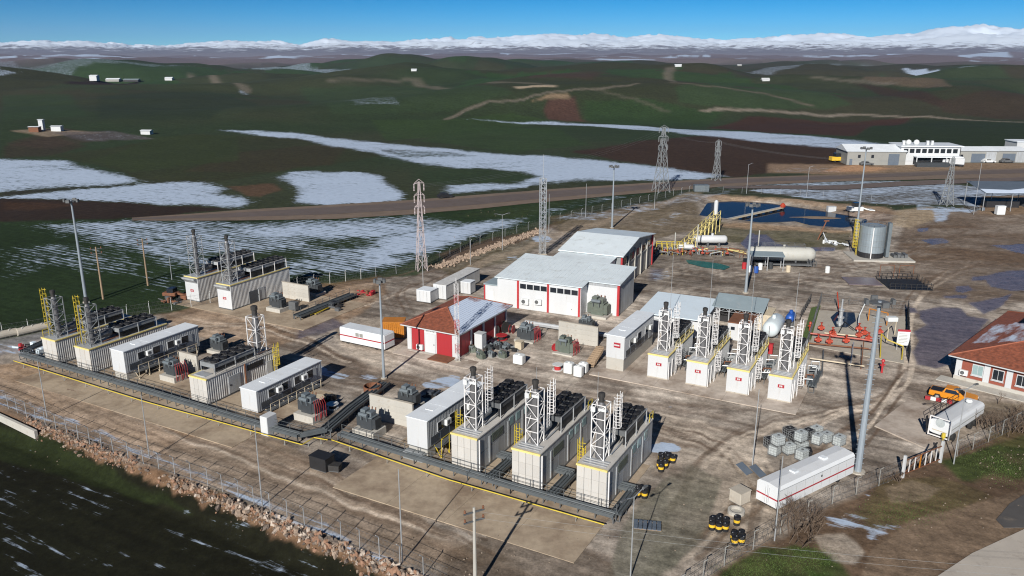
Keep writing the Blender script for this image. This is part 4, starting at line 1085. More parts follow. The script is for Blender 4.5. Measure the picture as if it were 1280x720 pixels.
def genset_reversed():
    """the ribbed unit that stands the other way round: fans in front, stack at the back"""
    t = thing('generator_unit', 'ribbed generator unit with fans in front and white stack tower at its back', 'generator', P(240, 501), TH)
    w, L_, h = 3.0, 12.0, 3.4
    MB().box(-.05, w + .05, -.05, L_ + .05, .02, .22).build('base_frame', 'dark_frame', t)
    MB().box(.06, w - .06, .06, L_ - .06, .2, h - .06).build('wall', 'grey_corr', t)
    pm = MB().bev(.015, w / 4 - .015, 0, .09, .015, (h - .2) / 2 - .02, .012).mesh('front_panel', 'beige_panel')
    for i in range(4):
        for j in range(2): inst('front_panel', pm, t, (i * w / 4, -.03, .22 + j * (h - .22) / 2))
    MB().corr((w - .055, .03, 0), (w - .055, L_ - .03, 0), .22, h - .05, .34).build('side_sheet', 'grey_corr', t)
    MB().corr((.055, L_ - .03, 0), (.055, .03, 0), .22, h - .05, .34).build('side_sheet', 'grey_corr', t)
    d = MB().bev(w - .01, w + .08, 3.3, 5.3, .3, 2.6, .05).build('side_door', 'grey_panel', t)
    MB().box(w + .08, w + .12, 3.5, 3.7, 1.3, 1.5).build('handle', 'black', d)
    MB().box(w, w + .06, 9.9, 10.9, .3, 2.4).build('side_door', 'white', t)
    MB().box(w, w + .05, 6.6, 9.4, 2.25, 3.0).build('vent_opening', 'black', t)
    MB().bar((w + .06, 6.2, .2), (w + .06, 6.2, h), .14).build('downpipe', 'rust', t)
    rf = MB().box(-.04, w + .04, -.05, L_ + .04, h - .05, h + .05).build('roof', 'beige_panel', t)
    MB().box(-.06, w + .06, -.10, .12, h - .1, h + .085).box(-.07, .1, .13, 2.2, h - .06, h + .085).build('roof_trim', 'yellow_edge', rf)
    MB().box(.5, 2.3, .4, 1.6, h + .05, h + .16).build('roof_hatch', 'galv', rf)
    r_ = MB()
    for z in (.5, 1.0): r_.bar((w, 1.5, h + z), (w, L_ - .4, h + z), .05)
    for k in range(7): r_.bar((w, 1.5 + k * 1.7, h), (w, 1.5 + k * 1.7, h + 1.0), .05)
    r_.build('railing', 'dark_frame', rf)
    radiator_table(t, .15, w - .5, 1.8, 8.6, h + .05, h + 1.3, 5, 'mid_grey')
    lattice_tower(t, .8, 9.2, 1.6, h + .05, 8.6, 'white_steel', th_=.1, bays=3)
    st = MB().lathe([(.5, h), (.5, 7.6), (.4, 8.3), (.34, 8.7)], (1.6, 10, 0), n=14).build('exhaust_stack', 'stack', t)
    MB().lathe([(.36, 8.7), (.36, 9.4), (.46, 9.45), (.46, 9.9), (.3, 10)], (1.6, 10, 0), n=12).build('stack_cap', 'soot', st)
    caged_ladder(t, w + .35, L_ - .8, .1, h + .6, 'yellow', d=(1, 0))
    MB().path([(.6, 8.8, h + .3), (.6, 11.5, h + .3)], .1).path([(2.5, 8.8, h + .25), (2.5, 11.6, h + .25)], .08).build('roof_pipe', 'rust', t)
genset_reversed()

# ================================================================== WHITE SWITCHGEAR CONTAINERS
def ac_unit(parent, loc, rz=0, sc=1.0):
    a = MB().bev(-.45, .45, -.18, .18, 0, .65, .03).build('air_conditioner', 'plastic_white', parent, loc=loc, rz=rz)
    a.scale = (sc, sc, sc)
    f_ = MB().lathe([(.24, 0), (.24, .02), (.05, .025)], (-.12, -.185, .33), axis='y', n=14)
    f_.v = [(x, -.18 - abs(y + .185), z) for x, y, z in f_.v]
    f_.build('fan_grille', 'dark_frame', a)
    return a

def switch_room(label, px, py, L_, w=2.6, h=3.0, plinth=1.2, front='white', roofm='white_roof', group=None, text=None, rails=True, rz=TH, windows=4, stairs=False, side='dark'):
    t = thing('container_room', label, 'container', P(px, py), rz, group)
    if plinth > .3:
        if front == 'white':
            MB().box(.1, w - .1, .12, 1.6, 0, plinth).build('plinth', 'concrete_light', t)
            lg = MB()
            for k in range(1, 5):
                for x in (.15, w - .15): lg.bar((x, .3 + k * (L_ - .6) / 4, 0), (x, .3 + k * (L_ - .6) / 4, plinth), .2)
            lg.build('support_frame', 'concrete', t)
            MB().box(.35, w - .35, 1.8, L_ - .4, .05, plinth - .2).build('underfloor_block', 'black', t)  # black block filling the space under the raised container
        else:
            MB().box(.05, w - .05, .05, L_ - .05, 0, plinth).build('plinth', 'concrete_light', t)
    z0, z1 = plinth, plinth + h
    MB().box(0, w, 0, L_, z0, z1).build('wall', 'white', t)
    rf = MB().box(-.08, w + .12, -.06, L_ + .06, z1 + .003, z1 + .09).build('roof', roofm, t)
    for y in (L_ * .33, L_ * .67): MB().box(-.05, w + .09, y, y + .03, z1 + .09, z1 + .096).build('roof_seam', roofm, rf)
    MB().box(w * .3, w * .7, L_ * .2, L_ * .2 + .9, z1 + .09, z1 + .14).build('roof_hatch', roofm, rf)
    cs = MB(); cs.corr((w + .003, .15, 0), (w + .003, L_ - .15, 0), z0 + .1, z1 - .15, .3, .02)
    cs.build('side_cladding', 'grey_panel' if side != 'white' else 'white', t)  # grey puts shade into the right side of the white container
    for k in range(windows):
        y = L_ * (.16 + .78 * k / max(1, windows))
        wo = MB().box(w + .04, w + .09, y, y + 1.25, z0 + 1.2, z0 + 2.3).build('window', 'white', t)
        MB().box(w + .09, w + .10, y + .08, y + 1.17, z0 + 1.27, z0 + 2.23).build('pane', 'glass', wo)
        if k % 2 == 0: ac_unit(t, (w + .30, y + 1.7, z0 + 1.5), math.pi / 2)
    for k in range(5):
        y = L_ * (.05 + .155 * k)
        MB().box(w + .035, w + .07, y, y + L_ * .13, z0 + .25, z0 + 1.05).build('louvre_panel', 'dark_side', t)  # dark panels, added partly to deepen the side's painted shade
    d = MB().box(w + .04, w + .09, L_ * .82, L_ * .82 + 1.0, z0 + .1, z0 + 2.2).build('door', 'grey_panel', t)
    MB().box(w + .09, w + .13, L_ * .82 + .1, L_ * .82 + .2, z0 + 1.1, z0 + 1.3).build('handle', 'black', d)
    if rails:
        r_ = MB()
        for k in range(7):
            y = L_ * (.1 + .13 * k)
            r_.bar((w + .1, y, z0), (w + 1.0, y, 0.02), .08); r_.bar((w + 1.0, y, .02), (w + 1.0, y, z0 + .9), .06)
        r_.bar((w + 1.0, L_ * .1, z0 + .9), (w + 1.0, L_ * .9, z0 + .9), .05)
        r_.build('railing', 'yellow' if stairs else 'wood_pale', t)
        MB().box(w + .15, w + 1.0, L_ * .08, L_ * .92, z0 - .08, z0 - .02).build('walkway', 'dark_frame', t)
    if text: sign(t, w * .6, -.003, z0 + h * .6, .95, .7, text)
    return t
switch_room('long white switchgear container raised on piers, left end between generator units', 143, 472, 12.2, rails=True, plinth=1.1, h=3.0)
switch_room('long white switchgear container standing on the ground beside the fan deck unit', 303, 513, 11.5, plinth=.25, h=2.75, rails=True)
switch_room('white switchgear container on a tall pale plinth with yellow stair rail', 510, 570, 11.8, plinth=1.45, h=3.2, stairs=True)
switch_room('white switchgear container on grey plinth with red plate facing the lane', 757, 461, 12, plinth=1.8, h=3.2, roofm='white_roof', front='grey', text=[(-.05, 0, .8, .28)], rails=False, side='white', windows=3)

# ================================================================== TRANSFORMERS AND FIRE WALLS
def transformer(label, loc, rz=TH, s=1.0, kind=0, plinth=.8, reel=True, group='power transformers between the units'):
    s *= .86
    t = thing('transformer', label, 'transformer', loc, rz, group)
    if plinth: MB().box(-1.5 * s, 1.5 * s, -1.2 * s, 1.2 * s, 0, plinth).build('plinth', 'concrete_light', t)
    z = plinth; body = ('tx_green', 'tx_olive', 'mid_grey')[kind]
    MB().bev(-.85 * s, .85 * s, -.6 * s, .6 * s, z, z + 1.5 * s, .04).build('tank', body, t)
    top = MB().bev(-.95 * s, .95 * s, -.7 * s, .7 * s, z + 1.5 * s, z + 1.62 * s, .03).bev(-.8 * s, -.1 * s, -.5 * s, .5 * s, z + 1.62 * s, z + 2.3 * s, .05).bev(.05 * s, .75 * s, -.5 * s, .5 * s, z + 1.62 * s, z + 2.15 * s, .05)
    top.build('terminal_box', 'tx_top' if kind != 1 else 'tx_olive', t)
    for sx in (-1, 1):
        fb = MB()
        for k in range(8):
            y = (-.52 + k * .148) * s
            x = sx * .86 * s
            fb.box(min(x, x + sx * .5 * s), max(x, x + sx * .5 * s), y - .02 * s, y + .02 * s, z + .2 * s, z + 1.4 * s)
        fb.build('cooling_fins', 'tx_green' if kind != 1 else 'tx_olive', t)
    fb = MB()
    for k in range(9): fb.box((-.7 + k * .17) * s, (-.66 + k * .17) * s, .6 * s, 1.0 * s, z + .2 * s, z + 1.4 * s)
    fb.build('cooling_fins', 'dark_frame', t)
    bs = MB()
    for k in range(3): bs.cyl((-.5 * s + k * .5 * s, .62 * s, z + 1.62 * s), (-.5 * s + k * .5 * s, .75 * s, z + 2.3 * s), .07 * s, 8)
    bs.build('bushings', 'rust', t)
    MB().cyl((-.6 * s, -.95 * s, z + 1.95 * s), (.6 * s, -.95 * s, z + 1.95 * s), .22 * s, 10).bar((-.4 * s, -.9 * s, z + 1.2 * s), (-.4 * s, -.95 * s, z + 1.8 * s), .08).bar((.4 * s, -.9 * s, z + 1.2 * s), (.4 * s, -.95 * s, z + 1.8 * s), .08).build('oil_conservator', 'tx_top', t)
    if reel:
        cb = MB()
        for k in range(6):
            a = k * math.pi / 3
            cb.path([(1.3 * s, .3 * k - .6, z + 1.9 * s), (1.6 * s, .36 * k - .8, z + 1.1 * s), (1.5 * s + .1 * (k % 3), .34 * k - .7, z * .3)], .028, 5)
        cb.build('cable_tails', 'red_paint', t)
    return t

def fire_wall(label, px, py, w, h, along=True, th_=.3):
    t = thing('fire_wall', label, 'wall', P(px, py), TH if along else TH + math.pi / 2)
    n = 4
    me_ = MB().bev(0, w, 0, th_, 0.008, h / n - .008, .01).mesh('wall_panel', 'concrete_light')
    for k in range(n): inst('wall_panel', me_, t, (0, random.uniform(-.006, .006), k * h / n))
    MB().box(-.05, w + .05, -.04, th_ + .04, h + .002, h + .08).build('coping', 'concrete', t)
    return t

transformer('dark green transformer with red cable tails beside the second white container', P(388, 523), s=1.15, plinth=.9)
transformer('dark green transformer on pale plinth in front of the pale fire wall', P(462, 543), s=1.15, plinth=.9, reel=False)
transformer('dark green transformer behind the pale fire wall, beside the raised container', P(512, 510), s=1.15, plinth=.7, reel=False)
fire_wall('pale concrete fire wall standing left of the raised white container', 463, 522, 6.2, 3.0)
transformer('dark transformer at the foot of the long left container', P(218, 474), s=1.1, plinth=.8)
fire_wall('pale concrete fire wall beside the fans of the reversed generator unit', 226, 462, 3.4, 2.6)
transformer('dark transformer behind the fans, near the back of the long left container', P(275, 440), s=1.1, plinth=.5, reel=False)
transformer('dark transformer with pale plinth beside the back left generator unit', P(348, 388), s=1.2, plinth=.7, reel=False)
transformer('dark transformer behind the back left fire wall', P(393, 368), s=1.25, plinth=.5, reel=False)
fire_wall('pale fire wall between the two back left transformers', 354, 372, 6.0, 2.9)
MB().bev(0, 1.5, 0, .9, .3, 1.7, .05).build('switch_cabinet', 'dark_frame', None, loc=P(361, 389), rz=TH)
tag(bpy.data.objects['switch_cabinet'], 'black steel switch cabinet leaning near the back left fire wall', 'cabinet')
transformer('grey green transformer with red cable tails standing in the open yard by the red house', P(659, 425), s=1.25, plinth=.25, kind=0)
transformer('olive transformer in front of the pale yard fire wall', P(707, 441), s=1.2, plinth=.2, kind=1)
transformer('grey transformer just behind the pale yard fire wall', P(733, 413), s=1.0, plinth=.5, kind=0, reel=False)
transformer('big olive transformer tucked against the white hall', P(748, 395), s=1.5, plinth=.4, kind=1, reel=False)
fire_wall('pale concrete fire wall in the transformer yard below the white hall', 698, 425, 6.4, 3.0)
for i, (px, py, s, k) in enumerate([(601, 448, .62, 1), (590, 440, .55, 1), (614, 446, .5, 2), (628, 447, .55, 1), (622, 436, .6, 0), (606, 436, .55, 0), (634, 436, .5, 2)]):
    transformer(['small olive transformer in front of the scrap pile, nearest the lane', 'small olive transformer beside the mast foot at the red house', 'small grey transformer in the pile by the red house', 'small olive transformer at the right end of the scrap pile', 'small dark transformer in the middle of the pile by the red house', 'small dark transformer at the back of the pile by the grey cabinet', 'small grey transformer at the back right of the scrap pile'][i],
                P(px, py), TH + random.uniform(-.4, .4), s, k, 0.02, False, 'small old transformers piled by the red house')

# ================================================================== PIPE RACKS
def cable_rack(name, label, pts, w=.9, z=.75, m='tray', rails=1, fence=False, cat='cable tray'):
    t = thing(name, label, cat, (pts[0][0], pts[0][1], 0))
    o0 = Vector((pts[0][0], pts[0][1], 0)); mb = MB(); po = MB(); rl = MB(); posts = []
    for a, b_ in zip(pts[:-1], pts[1:]):
        a, b_ = Vector((a[0], a[1], 0)) - o0, Vector((b_[0], b_[1], 0)) - o0; d = (b_ - a); n_ = max(1, int(d.length / 1.6)); d.normalize(); s = Vector((d.y, -d.x, 0))
        mb.bar(a + Vector((0, 0, z)), b_ + Vector((0, 0, z)), w, .08)
        for q in (-.5, .5): rl.bar(a + s * w * q + Vector((0, 0, z + .12)), b_ + s * w * q + Vector((0, 0, z + .12)), .05, .34)
        for q in (-.22, .12): mb.cyl(a + s * q + Vector((0, 0, z + .16)), b_ + s * q + Vector((0, 0, z + .16)), .10, 7)
        for k in range(n_ + 1): posts.append(a + (b_ - a) * k / n_)
        if fence:
            for q in (.55, 1.0): rl.bar(a - s * (w * .5 + .06) + Vector((0, 0, z + q)), b_ - s * (w * .5 + .06) + Vector((0, 0, z + q)), .035)
    mb.build('tray', m, t); rl.build('side_rail', m, t)
    pm = MB().box(-.05, .05, -w * .45, w * .45, 0, .06).box(-.05, .05, -w * .45, -w * .35, .061, z - .05).box(-.05, .05, w * .35, w * .45, .061, z - .05)
    if fence: pm.box(-.03, .03, w * .5 + .03, w * .5 + .09, .1, z + 1.05)
    pme = pm.mesh('support', 'dark_frame')
    a, b_ = Vector(pts[0]), Vector(pts[1]); ang = math.atan2((b_ - a).y, (b_ - a).x)
    for p in posts: inst('support', pme, t, p, ang)
    return t
def pxp(*pts): return [P(*p)[:2] for p in pts]
cable_rack('cable_rack', 'long dark cable rack running along the left half of the front row', pxp((28, 449), (180, 494), (330, 540), (375, 552), (408, 545)), 0.8, .7, fence=True)
cable_rack('cable_rack', 'dark cable rack running back to the lane beside the pale fire wall', pxp((408, 546), (440, 518), (482, 486)), 1.4, .8)
cable_rack('cable_rack', 'long dark cable rack along the front of the three beige generator units', pxp((425, 549), (520, 579), (640, 616), (768, 653)), 0.75, .65, fence=True)
for i, (px, py) in enumerate(((616, 601), (692, 622), (772, 644))):
    a = P(px, py)
    cable_rack('cable_rack', ['short dark cable rack beside the first beige generator unit', 'short dark cable rack beside the middle beige generator unit', 'short dark cable rack beside the nearest beige generator unit'][i],
               [UV(a, .2, -1.0)[:2], UV(a, .2, 4.0)[:2], UV(a, -1.6, 4.0)[:2]], 1.0, .7)
cable_rack('cable_rack', 'dark cable rack beside the back left transformers', pxp((372, 400), (442, 372)), 1.6, .6, fence=True)
cable_rack('cable_rack', 'pale cable rack crossing behind the transformer yard', pxp((655, 407), (700, 414), (770, 425)), 1.0, .5, m='galv')
cable_rack('cable_rack', 'dark cable rack between the left generator units', pxp((30, 446), (60, 432)), 1.0, .7)
b_ = MB().bev(-.55, .55, -.8, .8, 0, 2.3, .06).build('cable_riser', 'white', None, loc=P(337, 541), rz=TH); tag(b_, 'pale sheet metal riser box straddling the front cable rack', 'cabinet')
b_ = MB().bev(0, 2.6, 0, 1.6, .1, .9, .08).box(.2, 1.2, .2, 1.4, .9, 1.0).box(1.4, 2.4, .2, 1.4, .9, 1.0).build('cable_pit_cover', 'mid_grey', None, loc=P(503, 573), rz=TH); tag(b_, 'grey sheet cover over cable pit before the raised container', 'cover')

def gas_pipe(label, pts, z=.6, r=.055, m='yellow', step=4.5):
    t = thing('gas_pipe', label, 'pipe', (pts[0][0], pts[0][1], 0)); o0 = Vector((pts[0][0], pts[0][1], 0))
    W = [Vector((p[0], p[1], p[2] if len(p) > 2 else z)) - o0 for p in pts]
    MB().path(W, r, 8).build('pipe', m, t)
    pm = MB().box(-.03, .03, -.03, .03, 0, z - r).box(-.1, .1, -.1, .1, 0, .05).mesh('support', 'hut_grey')
    for a, b_ in zip(W[:-1], W[1:]):
        d = b_ - a
        for k in range(max(1, int(d.length / step))): inst('support', pm, t, ((a + d * (k + .5) / max(1, int(d.length / step))).x, (a + d * (k + .5) / max(1, int(d.length / step))).y, 0))
    return t
gas_pipe('long thin yellow gas pipe on posts along the left front', pxp((18, 456), (180, 507), (378, 562), (393, 553), (410, 556)))
gas_pipe('long thin yellow gas pipe on posts before the beige generator units', pxp((415, 556), (560, 606), (755, 663)))
gas_pipe('pair of low yellow gas pipes by the back left transformers, left one', pxp((388, 396), (440, 370)), .35, .1)
gas_pipe('pair of low yellow gas pipes by the back left transformers, right one', pxp((394, 395), (446, 370)), .35, .1)

# ================================================================== BUILDINGS
def hip_roof(parent, x0, x1, y0, y1, z, rise, inset, over, snow_side=None, thick=.14, name='roof'):
    """hipped roof; each slope is a part of its own, laid in tile courses"""
    X0, X1, Y0, Y1 = x0 - over, x1 + over, y0 - over, y1 + over
    A, B_, C_, D_ = (X0, Y0, z), (X1, Y0, z), (X1, Y1, z), (X0, Y1, z)
    cx = (X0 + X1) / 2
    r0, r1 = (cx, Y0 + inset, z + rise), (cx, Y1 - inset, z + rise)
    rf = MB().box(X0, X1, Y0, Y1, z - thick, z - .004).build(name, 'white', parent)
    for k, quad in enumerate(([A, B_, r0], [B_, C_, r1, r0], [C_, D_, r1], [D_, A, r0, r1])):
        eave = (Vector(quad[0]), Vector(quad[1])); top = (Vector(quad[-1]), Vector(quad[2])) if len(quad) == 4 else (Vector(quad[2]), Vector(quad[2]))
        n = 16; m = 24; vs = []; fs = []; sn_ = []
        nrm = (eave[1] - eave[0]).cross(top[0] - eave[0]).normalized()
        for i in range(n):
            for lift, t in ((.05, i / n), (.0, (i + 1) / n)):
                a = eave[0].lerp(top[0], t); b_ = eave[1].lerp(top[1], t)
                for j in range(m + 1):
                    vs.append(a.lerp(b_, j / m) + nrm * (lift + .01))
                    s_ = 0
                    if k == 1: s_ = min(1.0, .62 + .26 * math.sin(min(1, max(0, (j / m) * 1.1)) * math.pi) - .35 * max(0, t - .8))
                    elif k == 2: s_ = .3
                    elif k == 3: s_ = .0
                    sn_.append(s_)
        w = m + 1
        for i in range(2 * n - 1):
            for j in range(m): fs.append((i * w + j, i * w + j + 1, (i + 1) * w + j + 1, (i + 1) * w + j))
        o = MB().add(vs, fs).build('roof_slope', 'tiles_snow', rf)
        at = o.data.attributes.new('snow', 'FLOAT', 'POINT'); at.data.foreach_set('value', [v if (k == snow_side or snow_side is None) else v * .45 for v in sn_])
    rg = MB()
    for a, b_ in ((A, r0), (B_, r0), (C_, r1), (D_, r1), (r0, r1)): rg.cyl(Vector(a) + Vector((0, 0, .03)), Vector(b_) + Vector((0, 0, .05)), .11, 6)
    rg.build('ridge_tiles', 'tiles', rf)
    return rf

def red_house():
    t = thing('red_house', 'red and white building with hipped tile roof half covered in snow', 'building', (-15.3, 113.0, 0), TH)
    w, d, h = 8.6, 14.4, 3.75
    MB().box(0.02, w - .02, 0.02, d - .02, 0, h).build('wall', 'white', t)
    for x0, x1 in ((.75, 2.95), (5.1, 7.7)): MB().box(x0, x1, -.03, .03, .1, h - .1).build('wall_panel', 'red_wall', t)
    dr = MB().box(3.2, 4.85, -.05, .03, .05, 3.0).build('door', 'white', t)
    MB().box(4.6, 4.7, -.10, -.055, 1.3, 1.5).build('handle', 'black', dr)
    bd = MB().box(3.05, 5.0, -.045, .03, 3.06, h - .12).build('name_board', 'plastic_white', t)
    for x_, w_ in ((3.3, .34), (3.72, .16), (3.95, .22), (4.28, .12), (4.47, .3)): MB().box(x_, x_ + w_, -.05, -.0455, 3.27, 3.39).build('faded_mark', 'hut_grey', bd)
    for x in (0, w - .62): MB().box(x - .03, x + .65, -.07, .03, 0, h).build('corner_pier', 'white', t)
    for k in range(4):
        y0 = .7 + k * 3.42
        MB().box(w - .03, w + .03, y0, y0 + 2.9, .1, h - .55).build('wall_panel', 'red_wall', t)
    for k in range(5): MB().box(w - .03, w + .16, -.05 + k * 3.5, .35 + k * 3.5, 0, h).build('pier', 'white', t)
    MB().box(w - .03, w + .10, .36, d, h - .5, h - .1).build('beam', 'mid_grey', t)
    MB().box(5.0, 8.4, -2.4, -.1, .0, .18).build('step', 'rust', t)
    ac_unit(t, (2.35, -.35, .45), 0, 1.15)
    MB().box(0.5, 8.6, -.6, -.08, 0, .12).build('kerb', 'concrete_light', t)
    hip_roof(t, 0, w, 0, d, h + .16, 2.0, 4.9, .75, snow_side=1)
red_house()

def main_hall():
    t = thing('works_hall', 'large white hall with pale metal roof, red pilasters and ribbon windows', 'building', (11.1, 128.1, 0), R(-25))
    # front block
    MB().poly([(-15, 0), (.2, 0), (.2, 3.0), (5.7, 3.0), (5.7, 11.5), (-15, 12.5)], 0, 4.75).build('wall', 'white', t)
    fr = MB()
    fr.add([(.2, 3, 4.75), (5.7, 3, 4.75), (5.7, 11.5, 4.75), (5.7, 11.5, 6.0), (5.7, 3, 5.25), (.2, 3, 5.25)], [(0, 1, 4, 5), (1, 2, 3, 4)])
    fr.build('upper_wall', 'grey_panel', t)
    MB().box(-14.9, .1, .03, .25, 4.752, 5.02).build('fascia', 'white', t)
    MB().add([(-15.1, 0.2, 4.75), (-15.1, 12.5, 4.75), (-15.1, 12.5, 6.1), (-15.1, .2, 4.95)], [(0, 1, 2, 3)]).build('gable_sheet', 'white', t)
    pts = [(-15.4, -.35), (.55, -.35), (.55, 2.7), (6.0, 2.7), (6.0, 11.9), (-15.4, 12.7)]
    z_ = lambda y: 5.05 + (y + .35) * .098
    rf = MB(); n = len(pts)
    rf.add([(x, y, z_(y)) for x, y in pts] + [(x, y, z_(y) + .12) for x, y in pts], [tuple(range(n - 1, -1, -1)), tuple(range(n, 2 * n))] + [(i, (i + 1) % n, n + (i + 1) % n, n + i) for i in range(n)])
    roof = rf.build('roof', 'tin_roof', t)
    rib = MB()
    for k in range(28):
        x = -15.2 + k * .78; y0 = -.34 if x < .5 else 2.72
        if x < 5.9: rib.bar((x, y0, z_(y0) + .14), (x, 11.8, z_(11.8) + .14), .05, .05)
    rib.build('roof_rib', 'tin_roof', roof)
    for x in (-11.1, -5.6, -.05): MB().box(x - .17, x + .17, -.12, .05, 0, 4.95).build('pilaster', 'red_paint', t)
    MB().box(5.45, 5.85, 2.85, 3.2, 0, 5.2).build('pilaster', 'red_paint', t)
    for x0 in (-10.85, -5.35):
        for k in range(4):
            a = x0 + .08 + k * 1.26
            wn = MB().box(a, a + 1.2, -.05, .03, 3.55, 4.5).build('window', 'white', t)
            MB().box(a + .05, a + 1.15, -.06, -.045, 3.6, 4.45).build('pane', 'glass', wn)
    ac_unit(t, (-9.7, -.3, 1.0), 0, 1.5); ac_unit(t, (-7.3, -.3, 1.25), 0, 1.4)
    d_ = MB().box(-2.2, -1.3, -.06, .03, .05, 2.1).build('door', 'plastic_white', t)
    MB().box(-1.45, -1.36, -.1, -.061, 1.0, 1.2).build('handle', 'black', d_)
    # side wall of the recess, blue-grey cladding
    MB().corr((5.73, 3.3, 0), (5.73, 11.3, 0), .1, 4.7, .5, .05).build('side_cladding', 'grey_panel', t)
    # link roof
    MB().box(-10.4, .2, 12.72, 18, 0, 5.6).build('link_wall', 'white', t)
    MB().add([(-10.6, 12.75, 5.75), (.5, 12.75, 5.75), (.5, 18.2, 6.1), (-10.6, 18.2, 6.1), (-10.6, 12.75, 5.87), (.5, 12.75, 5.87), (.5, 18.2, 6.22), (-10.6, 18.2, 6.22)], [(3, 2, 1, 0), (4, 5, 6, 7), (0, 1, 5, 4), (1, 2, 6, 5), (2, 3, 7, 6), (3, 0, 4, 7)]).build('link_roof', 'tin_roof', t)
    # rear hall with gable to the right
    x0, x1, y0, y1, ym, e, r_ = -10.5, 1.2, 18.0, 39.0, 27.5, 6.4, 7.9
    hall = MB(); 
    prof = [(y0, 0), (y1, 0), (y1, e - .05), (ym, r_ - .05), (y0, e - .05)]
    hall.add([(x0, a, b_) for a, b_ in prof] + [(x1, a, b_) for a, b_ in prof], [(0, 1, 2, 3, 4), (9, 8, 7, 6, 5)] + [(i, 5 + i, 5 + (i + 1) % 5, (i + 1) % 5) for i in range(5)])
    hall.build('rear_wall', 'mid_grey', t)
    for a, b_ in (((y0 - .5, e - .08), (ym + .02, r_)), ((ym + .02, r_), (y1 + .5, e - .08))):
        q = MB(); q.add([(x0 - .4, a[0], a[1]), (x1 + .6, a[0], a[1]), (x1 + .6, b_[0], b_[1]), (x0 - .4, b_[0], b_[1]), (x0 - .4, a[0], a[1] + .14), (x1 + .6, a[0], a[1] + .14), (x1 + .6, b_[0], b_[1] + .14), (x0 - .4, b_[0], b_[1] + .14)],
                        [(3, 2, 1, 0), (4, 5, 6, 7), (0, 1, 5, 4), (1, 2, 6, 5), (2, 3, 7, 6), (3, 0, 4, 7)])
        q.build('roof_slope', 'tin_roof', t)
    for k in range(6): MB().box(x1 - .05, x1 + .3, y0 + k * 4.12, y0 + .4 + k * 4.12, 0, e - .2).build('column', 'concrete_light' if 0 < k < 5 else 'red_paint', t)
    for k in range(5):
        MB().box(x1 - .02, x1 + .10, y0 + .45 + k * 4.12, y0 + 4.07 + k * 4.12, 0.1, 4.0).build('infill_panel', 'concrete', t)
        for j in range(3):
            a = y0 + .55 + k * 4.12 + j * 1.18
            MB().box(x1 - .02, x1 + .06, a, a + 1.1, 4.3, 5.6).build('window', 'glass' if (k + j) % 3 else 'red_wall', t)
    MB().box(x1 + .02, x1 + .2, y0, y1, 4.02, 4.25).build('lintel', 'concrete_light', t)
    # annex
    MB().box(-17.9, -15.06, 1.0, 5.2, 0, 3.2).build('annex_wall', 'white', t)
    MB().box(-18.1, -15.02, .8, 5.4, 3.2, 3.4).build('annex_roof', 'grey_roof', t)
    for x in (-17.95, -15.25): MB().box(x - .12, x + .12, .9, 1.0, 0, 3.19).build('pilaster', 'red_paint', t)
    MB().box(-17.1, -16.2, .93, 1.0, .05, 2.1).build('annex_door', 'plastic_white', t)
    # parapet posts of the yard wall behind
    for k in range(6): MB().box(-16.2 + .55 * k, -15.75 + .55 * k, 12.5 + k * 5.2, 13 + k * 5.2, 0, 3.4).build('vent_post', 'white', t)
    sb = MB().box(-13.6, -10.6, 18.5, 39, 0, 3.3).build('side_bay', 'concrete', t)
    MB().box(-13.7, -10.62, 18.4, 39.1, 3.3, 3.42).build('snowy_roof', 'snow', sb)
main_hall()

def brick_house():
    t = thing('brick_house', 'single storey red brick house with white piers and hipped tile roof', 'building', (59.2, 101.6, 0), R(-45))
    w, d, h = 15.0, 25.0, 3.2
    MB().box(.05, w - .05, .05, d - .05, 0, h).build('wall', 'brick_red', t)
    MB().box(-.12, w + .1, -.12, d + .1, 0, .55).build('base_course', 'concrete_light', t)
    for x in (-.04, 3.35, 5.95, 8.9, 12.0): MB().box(x, x + .72, -.08, .06, .55, h).build('pier', 'white', t)
    for i, x in enumerate((1.95, 4.35, 7.1, 10.2)):
        f_ = MB().box(x, x + 1.35, -.03, .06, 1.15, 2.65).build('window', 'white', t)
        for j in range(2): MB().box(x + .08 + j * .62, x + .65 + j * .62, -.045, -.028, 1.25, 2.55).build('pane', 'window_pale' if i == 0 else 'glass', f_)
        MB().box(x - .08, x + 1.43, -.16, .0, 1.05, 1.14).build('sill', 'white', f_)
    ac_unit(t, (1.1, -.32, .9), 0, 1.1)
    MB().box(-1.6, w, -2.2, -.13, 0, .1).build('pavement', 'concrete_light', t)
    MB().box(-.06, .06, .8, d, .55, h).build('side_panel', 'dark_side', t)
    hip_roof(t, 0, w, 0, d, h + .16, 2.6, 7.0, .9, snow_side=3)
    # small turret higher on the roof
    q = MB().box(5.0, 10.0, 13.5, 19.0, h + 1.6, h + 3.4).build('roof_turret', 'white', t)
    hip_roof(t, 5.0, 10.0, 13.5, 19.0, h + 3.5, 1.0, 2.6, .5, snow_side=1, name='turret_roof')
brick_house()
# snow on the near left slope of the brick house
for o in bpy.data.objects['brick_house'].children:
    if o.name.startswith('roof') and not o.name.startswith('roof_turret'):
        for s_ in o.children:
            if s_.name.startswith('roof_slope'):
                xs = [v.co.x for v in s_.data.vertices]
                if sum(xs) / len(xs) < 4.5:
                    at = s_.data.attributes['snow']
                    at.data.foreach_set('value', [0.56 if (5 < v.co.y < 17 and v.co.x > -.2) else .3 for v in s_.data.vertices])

